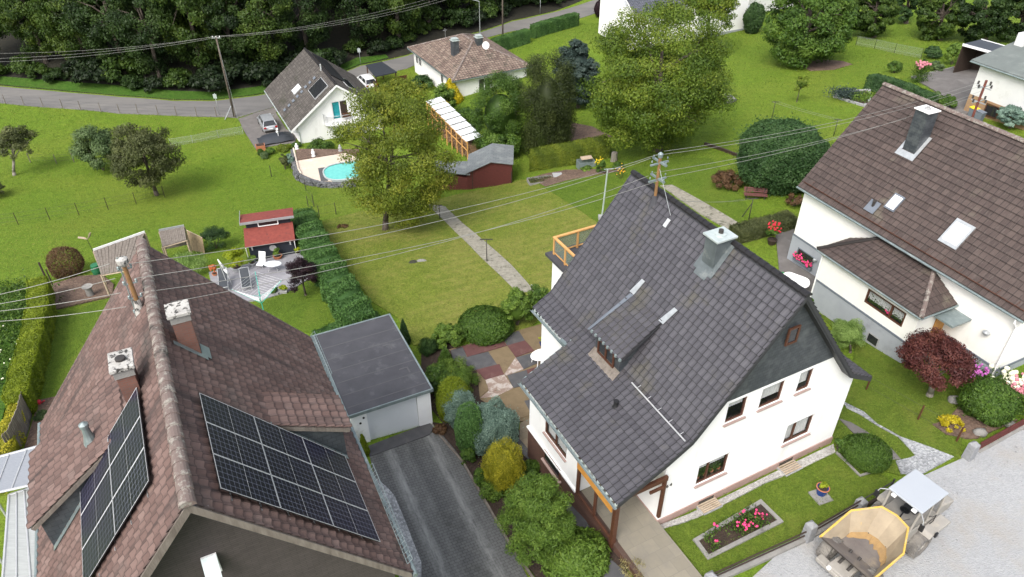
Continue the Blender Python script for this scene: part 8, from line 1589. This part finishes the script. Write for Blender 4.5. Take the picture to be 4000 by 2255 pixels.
b = g('C3', 395, 850); t = thing('paving_slab', 'square stone slab under the blue pot on the front lawn', 'slab', b, R(20)); m = MB(); m.box((-.38, -.38, -.05), (.38, .38, .10)); m.build('slab', K['concrete'], t); tp = pot('round blue glazed pot with a pale plant on the stone slab of the front lawn', ('C3', 395, 830), .27, .42, 'blue_glaze', 'leaf_lime', 500, .05, .25, .2); tp.location.z += .10
m = MB(); m.path([(.27*math.cos(.35*k), .27*math.sin(.35*k), .415) for k in range(19)], .028, 6); m.build('rim', K['terracotta'], tp)
pot('small pot of pink flowers at the foot of the porch corner post', ('C2', 838, 1085), .13, .2, 'pot_grey', 'leaf_mid', 250, .05, .2, flowers=('pink_flower', 12, .05))
# flower bed with roses
q = [g(*p)[:2] for p in (('C2',1385,1185), ('C3',-60,900), ('C3',90,1040), ('C2',1480,1310))]; cn = np.mean(q, axis=0); zc0 = tz(*cn); t = thing('rose_bed', 'stone edged bed of pink roses on the front lawn', 'flower bed', (*cn, zc0)); ql = [np.array((p[0]-cn[0], p[1]-cn[1], 0)) for p in q]; m = MB()
for a, b in zip(ql, ql[1:]+ql[:1]): u = (b-a)/np.linalg.norm(b-a); nn = np.array((-u[1], u[0], 0))*.09; m.prism([a-nn-u*.09, b-nn-u*.091, b+nn-u*.091, a+nn-u*.09], (0, 0, .16))
m.build('kerb', K['concrete'], t); m = MB(); m.prism([p*.96 for p in ql], (0, 0, .12)); m.build('soil', K['soil'], t)
rng = np.random.default_rng(12); n = 2600; a_ = rng.random((n, 1)); b_ = rng.random((n, 1)); P_ = (ql[0]*(1-a_)+ql[1]*a_)*(1-b_)+(ql[3]*(1-a_)+ql[2]*a_)*b_; P_ *= .86; cl = np.sin(P_[:, 0]*3.1)+np.sin(P_[:, 1]*4.3+1); keep = cl+rng.normal(0, .5, n) > .1; P_ = P_[keep]; P_[:, 2] = .12+rng.random(len(P_))**1.2*.6; put(bpy.data.objects.new('rose_leaves', leaf_mesh('rose_leaves', P_, unit(len(P_), rng), .055, rng.random(len(P_)), K['leaf_mid'])), t)
m = MB(); rr = random.Random(6)
for p in P_[:160:2]: m.tube((p[0]*.98, p[1]*.98, .1), (p[0]+rr.uniform(-.1, .1), p[1]+rr.uniform(-.1, .1), p[2]+.1), .008, n=4)
m.build('rose_stems', K['dark_wood'], t); m = MB()
for i, p in enumerate(P_[::max(1, len(P_)//14)]):
    for k in range(3): m.ball((p[0]+rr.uniform(-.08, .08), p[1]+rr.uniform(-.08, .08), .45+rr.uniform(0, .3)), rr.uniform(.04, .065), 7)
m.build('roses', K['pink_flower'], t)
def kerbline(label, pts, h=.12, w=.1, mtl='concrete', name='bed_edging'):
    P = [g(*p) for p in pts]; t = thing(name, label, 'kerb', P[0]); m = MB()
    for a, b in zip(P[:-1], P[1:]): a, b = a-P[0], b-P[0]; u = (b-a)/np.linalg.norm(b-a); nn = np.array((-u[1], u[0], 0))*w/2; m.prism([a-nn-(0, 0, .15), b-nn-(0, 0, .15), b+nn-(0, 0, .15), a+nn-(0, 0, .15)], (0, 0, .15+h))
    m.build('kerb', K[mtl], t)
kerbline('pale stone edging round the globe conifer bed', [('C3',515,515), ('C3',690,695), ('C3',800,660)]); kerbline('concrete kerb between driveway and shrub strip', [('C1',1345,340), ('C1',1560,585), ('C1',1931,1235), ('D',1350,1470)], .12, .10, 'grey_wood'); kerbline('thin stone edging along the right side of the garden path', [('B1',1425,112), ('B1',1712,366), ('D',1340,722)], .07, .08, 'pale_concrete'); kerbline('low edging between the dry lawn and the side lawn', [('D',1330,452), ('D',1415,515), ('D',1500,562)], .06, .07); kerbline('stone curb along the paved yard and flowers', [('Y',0,605), ('Y',230,550), ('Y',480,500), ('Y',660,452)], .15, .18); kerbline('dark low wall crossing the upper lawn left of the clipped bush', [('N',180,470), ('N',360,530), ('N',510,590)], .3, .2, 'dark_wood'); kerbline('concrete strip at the garage threshold', [('C1',855,522), ('C1',1300,372)], .06, .25)
drape('tilled_bed', [('E',280,600), ('E',560,520), ('E',900,460), ('E',1400,450), ('E',1900,480), ('E',1500,520), ('E',900,640), ('E',560,740)], K['mulch2'] if 'mulch2' in K else K['bark_mulch'], .12, .7)
plant('yellow_flowers', 'tall yellow flowering perennials beside the compost frame', 'plant', ('E',1410,265,1580,540), 'leaf_mid', 2600, .06, K_=20, cr=.34); plant('perennials', 'dark leafy perennials with orange flowers by the garden mast', 'plant', ('E',1650,290,1880,500), 'leaf_mid', 3000, .07, K_=24, cr=.34); plant('shrub', 'low green plants in front of the compost frame', 'plant', ('E',1120,370,1350,480), 'leaf_bright', 1800, .07, K_=20, cr=.34)
for lab, cx_, cy_, mt, n in (('cluster of bright yellow blooms above the compost frame plants', 1480, 320, 'yellow_bloom', 34), ('cluster of yellow orange blooms right of the garden mast', 1820, 450, 'orange_bloom', 18)):
    K.setdefault('yellow_bloom', mat('yellow_petals', (.75, .55, .02), None, 6, .7)); K.setdefault('orange_bloom', mat('orange_petals', (.75, .42, .03), None, 6, .7)); p = g('E', cx_, cy_, lift=.9); t = thing('flower_cluster', lab, 'flowers', (p[0], p[1], tz(p[0], p[1]))); m = MB(); rr = random.Random(n)
    for i in range(n): m.ball((rr.gauss(0, .28), rr.gauss(0, .25), .9+rr.gauss(0, .2)), .055, 6)
    m.build('blooms', K[mt], t); m = MB()
    for i in range(6): m.tube((rr.gauss(0, .15), rr.gauss(0, .15), 0), (rr.gauss(0, .25), rr.gauss(0, .2), .9), .015, n=4)
    m.build('stems', K['leaf_mid'] if False else K['dark_wood'], t)
p = g('E', 1230, 400); t = thing('cold_frame', 'grey green compost frame with a board lid in the bed behind the hedge end', 'cold frame', p, R(15)); m = MB()
for a, b in (((-.8, -.5), (.8, -.45)), ((-.8, .45), (.8, .5)), ((-.8, -.45), (-.75, .45)), ((.75, -.45), (.8, .45))): m.box((*a, -.1), (*b, .7))
m.build('frame', K['zinc'], t); m = MB(); m.prism([(-.4, .1, .72), (.7, .1, .74), (.7, .6, .85), (-.4, .6, .83)], (0, 0, .04)); m.build('lid', K['pale_wood'], t)
p = g('E', 760, 555); t = thing('paving_slab', 'loose pale slab lying at the end of the olive hedge', 'slab', p, R(10)); m = MB(); m.prism([(-.45, -.35, .1), (.45, -.35, .06), (.45, .35, .14), (-.45, .35, .18)], (0, 0, .07)); m.build('slab', K['pale_concrete'], t)
p = g('E', 1700, 300); t = thing('tree_stump', 'pale tree stump at the right end of the olive hedge', 'stump', p); m = MB(); m.lathe((0, 0, -.2), [(.38, 0), (.30, .5), (.28, 1.1), (.05, 1.15)], 10); m.build('stump', K['pale_bark'], t)
p = g('E', 480, 640); t = thing('seedling_bed', 'low grey framed seedling bed beside the olive hedge end', 'flower bed', p, R(14)); m = MB(); m.box((-1.2, -.6, -.1), (1.2, -.55, .25)); m.box((-1.2, .55, -.1), (1.2, .6, .25)); m.box((-1.2, -.55, -.1), (-1.15, .55, .25)); m.box((1.15, -.55, -.1), (1.2, .55, .25)); m.build('frame', K['concrete'], t); rng = np.random.default_rng(9); n = 700; put(bpy.data.objects.new('seedlings', leaf_mesh('seedlings', np.c_[rng.uniform(-1.1, 1.1, n), rng.uniform(-.5, .5, n), rng.random(n)*.3], unit(n, rng), .06, rng.random(n), K['leaf_olive'])), t)
# left garden bits
p = g('B0', 688, 785); t = thing('bird_bath', 'small stone bird bath in the bark mulch bed', 'bird bath', p); m = MB(); m.lathe((0, 0, 0), [(.25, -.1), (.22, .75)], 12); m.build('column', K['concrete'], t); m = MB(); m.lathe((0, 0, .75), [(.22, 0), (.36, .1), (.36, .15), (.25, .1), (.05, .08)], 16); m.build('bowl', K['concrete'], t)
p = g('B0', 715, 475); t = thing('garden_stake', 'wooden bird figure with spread wings on a thin stake', 'garden ornament', p); z = 1.5; m = MB(); m.tube((0, 0, -.2), (-.1, 0, z), .02, n=5); m.build('stake', K['iron'], t); m = MB(); m.prism([(-.1, 0, z), (-.75, -.1, z+.18), (-.8, .1, z+.2), (-.3, .15, z+.1)], (0, 0, .03)); m.prism([(-.1, 0, z), (.2, .05, z+.55), (.35, .1, z+.6), (.15, .15, z+.2)], (0, 0, .03)); m.build('wing', K['pale_wood'], t)
p = g('B0', 742, 620); t = thing('rain_barrel', 'green rain barrel at the corner of the board roof lean-to', 'barrel', p); m = MB(); m.lathe((0, 0, 0), [(.3, -.1), (.36, .4), (.3, .9), (.2, .93)], 14); m.build('barrel', mat('green_plastic', (.02, .14, .06), None, 3, .5), t)
p = g('C0', 300, 150); t = thing('red_toy', 'small red watering can on the mulch left of the brown roof', 'watering can', p); m = MB(); m.lathe((0, 0, 0), [(.16, 0), (.14, .28), (.08, .3)], 12); m.tube((.1, 0, .1), (.38, 0, .33), .03, .04, 6); m.build('can', K['red_flower'], t)
plant('shrub', 'grey green lavender bush left of the brown roof', 'shrub', ('C0', 245, 185, 375, 280), 'leaf_willow', 1800, .06, K_=24, cr=.35, droop=-.6, aspect=.2); plant('shrub', 'tiny bright green shrub left of the brown roof gutter', 'shrub', ('C0', 310, 290, 362, 345), 'leaf_bright', 900, .05, K_=12, cr=.4)
rng = np.random.default_rng(31); WP = [g('B0', x, y) for x, y in ((-40,760),(100,770),(210,790),(205,900),(170,1050),(60,1200),(-20,1400),(-80,1100),(100,900),(40,1000))]; n = 6000; ii = rng.integers(0, len(WP), n); C = np.array(WP)[ii]+np.c_[rng.normal(0, .9, n), rng.normal(0, 1.0, n), np.zeros(n)]; C[:, 2] = TZ(C)+.05+rng.random(n)**2*.35; c0 = C.mean(0); o_ = bpy.data.objects.new('weeds', leaf_mesh('weeds', C-c0, unit(n, rng)+np.array((0, 0, .6)), .10, rng.random(n), K['leaf_mid'])); put(o_); o_.location = tuple(c0); tag(o_, kind='stuff')
m = MB()
for i in range(26): p = WP[5+i % 3]+np.array((rng.normal(0, .8), rng.normal(0, 1), 0)); m.ball((p[0], p[1], tz(p[0], p[1])+.4), .05, 6)
tag(m.build('wild_blossoms', K['white_flower']), kind='stuff')
# right house surroundings
b = g('B3', 195, 715, lift=.2); t = thing('oblong_table', 'white oblong table top with rounded ends leaning at the grey plinth', 'table', b, R(-38)); m = MB(); pts = []
for i in range(11): a = -math.pi/2+math.pi*i/10; pts.append((.45+.45*math.cos(a), .45*math.sin(a)))
for i in range(11): a = math.pi/2+math.pi*i/10; pts.append((-.45+.45*math.cos(a), .45*math.sin(a)))
m.prism([(x, y*.80+.0, .55+y*.45) for x, y in pts], (0, -.02, .035)); m.build('table_top', K['white_paint'], t)
for s in (-.5, .5): m = MB(); m.tube((s, -.2, .45), (s, -.3, -.2), .025, n=6); m.build('leg', K['white_paint'], t)
b = g('B3', 100, 640); t = thing('watering_can', 'bright green watering can left of the white oblong table top', 'watering can', b); m = MB(); m.lathe((0, 0, 0), [(.2, 0), (.18, .32), (.1, .36)], 12); m.tube((.12, 0, .1), (.5, 0, .42), .03, .05, 6); m.path([(-.15, 0, .1), (-.35, 0, .3), (-.1, 0, .45)], .02, 6); m.build('can', mat('bright_green_plastic', (.02, .32, .08), None, 3, .5), t)
pot('dark wooden tub of red flowers on the lawn left of the cream house', ('B3', 25, 390), .33, .4, 'dark_wood', 'leaf_mid', 1200, .07, 1.2, .5, flowers=('red_flower', 46, .075))
for lab, pb, mt in (('terracotta pot with a tall green plant, left of two by the carport', ('Y', 690, 485), 'terracotta'), ('terracotta pot with a tall green plant, right of two by the carport', ('Y', 752, 468), 'terracotta')): pot(lab, pb, .3, .35, mt, 'leaf_bright', 1500, .10, 1.8, .5)
b = g('Y', 925, 470); t = thing('outdoor_table', 'table with a white cloth under the roof edge beside the carport', 'table', b, R(-25)); m = MB(); m.box((-.75, -.4, .72), (.75, .4, .75)); m.box((-.76, -.41, .45), (.76, -.395, .752)); m.box((-.76, -.395, .5), (-.745, .41, .752)); m.build('tablecloth', K['cloth_white'], t)
for sx in (-.65, .65):
    for sy in (-.33, .33): m = MB(); m.tube((sx, sy, 0), (sx, sy, .72), .03, n=6); m.build('leg', K['dark_wood'], t)
for lab, pb, lid in (('dark wheeled bin with a yellow lid against the tan brick base', ('Y', 915, 1235), 'yellow_bloom'), ('dark grey wheeled bin beside the yellow lidded one', ('Y', 1010, 1290), 'base_line')):
    b = g(*pb); t = thing('wheeled_bin', lab, 'bin', b, R(26)); m = MB(); m.mesh([(-.24, -.27, 0), (.24, -.27, 0), (.24, .27, 0), (-.24, .27, 0), (-.29, -.35, 1.0), (.29, -.35, 1.0), (.29, .35, 1.0), (-.29, .35, 1.0)], [(0, 1, 5, 4), (1, 2, 6, 5), (2, 3, 7, 6), (3, 0, 4, 7), (4, 5, 6, 7)]); m.build('bin_body', K['base_line'], t); m = MB(); m.prism([(-.31, -.38, 1.0), (.31, -.38, 1.0), (.31, .38, 1.06), (-.31, .38, 1.06)], (0, 0, .05)); m.build('lid', K[lid], t)
# roof mast on the far slope of the right house
mb_ = G3.hit(('Y', 930, 1225), (XR3+1.0, 0, 0), (1, 0, 0)); zt2 = G3.above(mb_, 'Y', 1130, 645); m = MB(); m.tube(mb_-np.array((0, 0, 1.2)), (mb_[0], mb_[1], zt2), .07, n=8); ms = m.build('roof_mast', mat('red_brown_mast', (.17, .055, .04), (.12, .04, .03), 4, .6), H3); m = MB()
for dz in (.35, 1.2):
    m.box((mb_[0]-.55, mb_[1]-.03, zt2-dz-.04), (mb_[0]+.55, mb_[1]+.03, zt2-dz)); m.box((mb_[0]-.03, mb_[1]-.45, zt2-dz-.09), (mb_[0]+.03, mb_[1]+.45, zt2-dz-.041))
m.build('crossarm', K['steel'], ms); m = MB()
for dz in (.35, 1.2):
    for sx, sy in ((-.5, 0), (.5, 0), (0, .4), (0, -.4)): m.lathe((mb_[0]+sx, mb_[1]+sy, zt2-dz), [(.03, 0), (.07, .06), (.04, .11), (.07, .16), (.02, .2)], 8)
m.build('insulator', K['iron'], ms)
# vegetable bed on the upper lawn
q = [g(*p)[:2] for p in (('A3',497,738), ('A3',560,705), ('A3',760,690), ('A3',760,800), ('A3',715,805))]; cn = np.mean(q, axis=0); t = thing('vegetable_bed', 'stone edged vegetable bed with blue green leaves at the right roof verge', 'flower bed', (*cn, tz(*cn))); ql = [np.array((p[0]-cn[0], p[1]-cn[1], tz(*p)-tz(*cn))) for p in q]; m = MB()
for a, b in zip(ql, ql[1:]+ql[:1]): u = (b-a)/np.linalg.norm(b-a); nn = np.array((-u[1], u[0], 0))*.12; m.prism([a-nn-(0, 0, .2), b-nn-(0, 0, .2), b+nn-(0, 0, .2), a+nn-(0, 0, .2)], (0, 0, .45))
m.build('kerb', K['pale_concrete'], t); m = MB(); m.prism([p*.98+(0, 0, .0) for p in ql], (0, 0, .14)); m.build('soil', K['soil'], t)
for mt, s, lab in (('needle_blue', -.35, 'blue_leaves'), ('leaf_bright', .35, 'lettuce_leaves')):
    rng = np.random.default_rng(int(abs(s)*100)+len(lab)); n = 1500; C = np.c_[rng.normal(s*2.2, .8, n), rng.normal(-s*1.6, .7, n), .15+rng.random(n)*.5]; put(bpy.data.objects.new(lab, leaf_mesh(lab, C, unit(n, rng)+np.array((0, 0, .5)), .10, rng.random(n), K[mt])), t)
for lab, cc, mt, n, r_, sp in (('clump of white hydrangea heads at the right frame edge', ('M',1580,400), 'white_flower', 60, .12, .5), ('clump of pink hydrangea heads below the white ones', ('M',1610,480), 'hyd_pink', 60, .10, .45), ('pink hydrangea heads at the yard edge', ('Y',185,400), 'hyd_pink', 50, .12, .38), ('patch of lilac flowers at the foot of the cream wall behind the maple', ('M',1030,240), 'lilac', 50, .08, .35)):
    K.setdefault('hyd_pink', mat('dusty_pink_petals', (.55, .22, .26), (.45, .15, .19), 6, .8)); K.setdefault('lilac', mat('lilac_petals', (.45, .12, .40), None, 6, .8)); lf = .8 if 'yard' not in lab else 1.9; p = g(*cc, lift=lf); t = thing('flower_cluster', lab, 'flowers', (p[0], p[1], tz(p[0], p[1]))); rr = random.Random(n+len(lab)); m = MB()
    for i in range(n): m.ball((rr.gauss(0, sp), rr.gauss(0, sp), lf+rr.gauss(0, .16)), r_*rr.uniform(.7, 1.2), 6)
    m.build('blooms', K[mt], t); rng = np.random.default_rng(n); k = 1600; C = np.c_[rng.normal(0, sp*1.15, k), rng.normal(0, sp*1.15, k), rng.random(k)*lf]; put(bpy.data.objects.new('leaves', leaf_mesh('leaves', C, unit(k, rng), .07, rng.random(k), K['leaf_mid'])), t)
for lab, p, r_ in (('pale boulder in the corner bed beside the yellow shrub', ('M',1075,1040), .28), ('grey boulder near the red fence and round bush', ('M',1470,945), .25), ('flat stone under the red maple', ('M',755,625), .3), ('grey rock beside the tallest tree on the lawn', ('A2',1620,770), .8)):
    b = g(*p); t = thing('boulder', lab, 'rock', b); m = MB(); rr = random.Random(int(r_*100)+int(p[1])); vs = []; n = 10
    for j in range(7):
        th_ = math.pi*j/6*.98+.02
        for i in range(n): k = r_*(1+rr.uniform(-.16, .16)); vs.append((k*1.2*math.sin(th_)*math.cos(6.283*i/n), k*math.sin(th_)*math.sin(6.283*i/n), -k*.75*math.cos(th_)+r_*.35))
    m.mesh(vs, [(j*n+i, j*n+(i+1) % n, (j+1)*n+(i+1) % n, (j+1)*n+i) for j in range(6) for i in range(n)]); m.build('rock', K['concrete'], t, smooth=True)
# pool terrace
pz = max(g('W', 1000, 1150)[2], g('W', 1420, 1380)[2])+.8
tp = [at_z(pz, 'W', x, y)[:2] for x, y in ((965,1010), (1880,860), (2150,960), (2400,1150), (2350,1260), (1850,1380), (1420,1395), (1250,1345), (1060,1260), (1010,1180))]
drape('pool_terrace', tp, K['beige_stone'], cell=9, pix=False, flat=pz, skirt=1.2)
bp = [at_z(pz, 'W', x, y)[:2] for x, y in ((940,800), (1050,790), (1830,800), (2150,790), (2150,850), (1880,860), (965,1000))]; drape('pool_bed', bp, K['bark_mulch'], cell=9, pix=False, flat=pz+.06, skirt=1.3)
gp = [at_z(pz, 'W', x, y)[:2] for x, y in ((1365,1150), (1500,1130), (1560,1390), (1420,1395))]; drape('grey_paving', gp, K['patio_grey'], cell=9, pix=False, flat=pz+.008, skirt=.05)
a_, b_ = at_z(pz, 'W', 1470, 1270), at_z(pz, 'W', 2400, 1130); cc = (a_+b_)/2; d_ = b_-a_; hl = np.linalg.norm(d_)/2; t = thing('swimming_pool', 'turquoise oval swimming pool half hidden by walnut leaves', 'swimming pool', (cc[0], cc[1], pz), math.atan2(d_[1], d_[0])); wd = 2.0; n = 40
ov = [(hl*math.copysign(abs(math.cos(6.283*i/n))**.7, math.cos(6.283*i/n)), wd*math.copysign(abs(math.sin(6.283*i/n))**.8, math.sin(6.283*i/n))) for i in range(n)]
m = MB(); m.mesh([(x*1.02, y*1.05, .10) for x, y in ov]+[(x*.97, y*.93, .10) for x, y in ov]+[(x*1.02, y*1.05, -.1) for x, y in ov], [(i, (i+1) % n, n+(i+1) % n, n+i) for i in range(n)]+[(i, (i+1) % n, 2*n+(i+1) % n, 2*n+i) for i in range(n)]); m.build('pool_rim', K['zinc_pale'], t); m = MB(); m.poly([(x*.975, y*.94, .04) for x, y in ov]); m.build('pool_water', K['water'], t)
wl = [at_z(pz, 'W', x, y) for x, y in ((905,790), (960,1010), (1000,1180), (1050,1265), (1240,1350), (1420,1400), (1700,1420), (2100,1440))]; t = thing('stone_wall', 'curved wall of dark grey stones holding up the pool terrace', 'wall', wl[0]); m = MB()
for a, b in zip(wl[:-1], wl[1:]):
    a, b = a-wl[0], b-wl[0]; u = (b-a)/np.linalg.norm(b-a); nn = np.array((u[1], -u[0], 0)); m.mesh([a+(0, 0, .05), b+(0, 0, .05), b+nn*.35+(0, 0, .0), a+nn*.35+(0, 0, .0), a+nn*.6-(0, 0, 2.2), b+nn*.6-(0, 0, 2.2)], [(0, 1, 2, 3), (3, 2, 5, 4)])
m.build('stones', K['gabion'], t); rng = np.random.default_rng(77); m = MB()
for a, b in zip(wl[1:-1], wl[2:]):
    for k in range(26):
        u = rng.random(); p = a-wl[0]+(b-a)*u; d = (b-a)/np.linalg.norm(b-a); nn = np.array((d[1], -d[0], 0)); h = rng.random(); m.ball(p+nn*(.38+.22*h)-(0, 0, .1+h*1.3), rng.uniform(.13, .24), 6)
m.build('boulders', K['gabion'], t)
m = MB(); 
for a, b in zip(wl[:3], wl[1:4]): m.tube(a-wl[0]+(0, 0, .12), b-wl[0]+(0, 0, .12), .09, n=6)
m.build('coping', K['beige_stone'], t)
for lab, p, h in (('white garden statue in the bed above the pool', ('W',1285,930), .9), ('grey stone lion figure at the end of the pool bed', ('W',1790,830), .8), ('white figure at the corner of the pool wall', ('W',970,790), .7), ('white urn beside the tarpaulin on the apron', ('W',720,570), .75), ('small white urn left of the white house corner', ('W',832,625), .6)):
    b = at_z(pz if 'pool' in lab else g(*p)[2], *p); t = thing('garden_statue', lab, 'statue', b); m = MB(); m.lathe((0, 0, 0), [(.24, 0), (.22, .12*h), (.14, .25*h), (.22, .5*h), (.17, .66*h), (.07, .74*h), (.12, .86*h), (.09, .97*h), (.02, h)], 12); m.build('figure', K['pale_concrete'] if 'grey' in lab else K['white_paint'], t, smooth=True)
b = g('W', 580, 640); t = thing('covered_trailer', 'trailer under a dark grey tarpaulin behind the silver car', 'trailer', b, R(25)); m = MB(); n = 7; vs = []
for i in range(n):
    for j in range(6): x = -2.0+4.0*i/6; y = -1.1+2.2*j/5; e = max(abs(x)/2.0, abs(y)/1.1); vs.append((x, y, .15+.75*(1-max(0, e-.55)/.45*.8)+.04*math.sin(3*x+2*y)))
m.mesh(vs, [(i*6+j, i*6+j+1, (i+1)*6+j+1, (i+1)*6+j) for i in range(n-1) for j in range(5)]); m.build('tarpaulin', K['tarp'], t, smooth=True); m = MB(); m.box((-1.7, -.9, .05), (1.7, .9, .3)); m.build('trailer_bed', K['iron'], t)
b = g('W', 640, 660); t = thing('garden_lamp', 'small two globe white garden lamp in front of the tarpaulin', 'garden lamp', b); m = MB(); m.tube((0, 0, 0), (0, 0, 1.5), .04, n=8); m.build('post', K['white_paint'], t)
for x, z in ((0, 1.6), (-.05, 1.3)): m = MB(); m.ball((x, 0, z), .15, 10); m.build('globe', K['white_paint'], t)
b = g('W', 290, 800); t = thing('brick_planter', 'terracotta box planter at the lower corner of the apron', 'planter', b, R(20)); m = MB(); m.box((-.5, -.4, -.3), (.5, .4, .6)); m.build('box', K['terracotta'], t); m = MB(); m.box((-.42, -.32, .6), (.42, .32, .63)); m.build('soil', K['soil'], t)
for i, (box, mt, lab) in enumerate([(('W',220,770,340,930), 'leaf_mid', 'leafy bush left of the terracotta box planter'), (('W',270,830,430,985), 'leaf_willow', 'grey green bush at the lower edge of the apron'), (('W',360,760,560,900), 'leaf_mid', 'green bush below the tarpaulin'), (('W',530,690,860,840), 'leaf_hedge_olive', 'olive hedge like bush between tarpaulin and pool wall'), (('W',850,650,1060,770), 'leaf_mid', 'dark green bush at the white house corner'), (('W',1200,690,1320,800), 'leaf_bright', 'fresh green fern in the bed below the white wall'), (('W',770,810,910,1180), 'needle_silver', 'silvery ground cover tumbling down the bank beside the pool wall'), (('W',640,850,800,1200), 'leaf_olive', 'dry olive ground cover on the bank left of the silvery plants'), (('W',1060,700,1750,780), 'leaf_mid', 'low row of plants along the white gable wall')]):
    plant('shrub', lab, 'shrub', box, mt, 3500, .10, K_=30, cr=.35)
b = g('D', 1050, 662); t = thing('well_cover', 'dark oval cover with a stone ring in the dry lawn', 'manhole cover', b); m = MB(); m.lathe((-.3, 0, 0), [(.32, -.02), (.32, .06), (.2, .07)], 16); m.build('cover', K['iron'], t); m = MB(); m.lathe((.28, .06, 0), [(.42, -.02), (.42, .05), (.3, .055)], 16); m.build('stone_ring', K['concrete'], t)
plant('wood_sprig', 'dry brown branch pile on the lawn left of the walnut trunk', 'branches', ('B1', 600, 235, 705, 278), 'leaf_russet', 350, .07, K_=12, cr=.4)

# short grass over the lawns and the field
_g = np.random.default_rng(5); n = 420000; yy = 15+105*_g.random(n)**1.15; xx = (_g.random(n)*2-1)*(.72*yy+6); C = np.c_[xx, yy]; keep = np.ones(n, bool); lawn = np.zeros(n, int)
def inside(P, C):
    r = np.zeros(len(C), bool); x, y = C[:, 0], C[:, 1]
    for (x0, y0), (x1, y1) in zip(P, np.roll(P, -1, 0)):
        if abs(y1-y0) < 1e-9: continue
        r ^= ((y0 > y) != (y1 > y)) & (x < (x1-x0)*(y-y0)/(y1-y0)+x0)
    return r
for P, nm in SHEETS: keep &= ~(inside(P, C) & ('lawn' not in nm and nm not in ('verge', 'front_garden', 'side_garden', 'wild_patch')))
dry = np.zeros(n); st = np.sin((C[:, 0]*math.cos(R(62))+C[:, 1]*math.sin(R(62)))*5.2)
for P, nm in SHEETS:
    if nm == 'garden_lawn': q = inside(P, C); dry[q] = .18+.14*np.sign(st[q])
    elif nm in ('front_garden', 'side_garden', 'left_garden_lawn', 'side_lawn', 'rotary_lawn'): dry[inside(P, C)] = -.12
ph = _g.uniform(0, 6.28, 8); fq = _g.normal(0, .55, (8, 2)); pat = sum(np.sin(C@fq[i]+ph[i]) for i in range(8))/8
C = np.c_[C, TZ(C)+.10+.03*_g.random(n)]; t_ = .42+dry+.22*np.clip(np.sin(C[:, 0]*.11+1.2*np.sin(C[:, 1]*.13))+np.sin(C[:, 1]*.19+C[:, 0]*.05)-.5, 0, 1)*(C[:, 0] < -8)+.35*pat+_g.normal(0, .2, n); N_ = unit(n, _g)*.8+np.array((0, 0, .6)); k_ = np.where(keep)[0]; dist = C[k_, 1]
me = leaf_mesh('grass', C[k_], N_[k_], .022+.00062*dist, t_[k_], K['leaf_grass'], .3, .5, -.6, _g); tag(put(bpy.data.objects.new('grass', me)), kind='stuff')
# loose stones on the gravel street and along its edge
SP_ = [P for P, nm in SHEETS if nm == 'gravel_street'][0]; n = 26000; C = np.c_[_g.uniform(4, 40, n), _g.uniform(8, 34, n)]; C = C[inside(SP_, C)]; e_ = np.sin(C[:, 0]*.9+C[:, 1]*.5)+np.sin(C[:, 0]*.33-C[:, 1]*.8); C = C[_g.random(len(C)) < .12+.2*(e_ > .3)]; n = len(C); r_ = _g.gamma(2, .008, n)+.012
V = np.array([(1, 0, 0), (0, 1, 0), (-1, 0, 0), (0, -1, 0), (0, 0, .8), (0, 0, -.8)])[None]*(r_[:, None, None]*_g.uniform(.7, 1.3, (n, 6, 1)))+np.c_[C, TZ(C)+.055+r_*.3][:, None]; F_ = np.array([(0, 1, 4), (1, 2, 4), (2, 3, 4), (3, 0, 4)])
me = bpy.data.meshes.new('loose_stones'); me.from_pydata(V.reshape(-1, 3).tolist(), [], (np.arange(n)[:, None, None]*6+F_[None]).reshape(-1, 3).tolist()); me.materials.append(mat('loose_stone', (.38, .385, .39), (.16, .16, .165), 9, .9)); tag(put(bpy.data.objects.new('loose_stones', me)), kind='stuff')
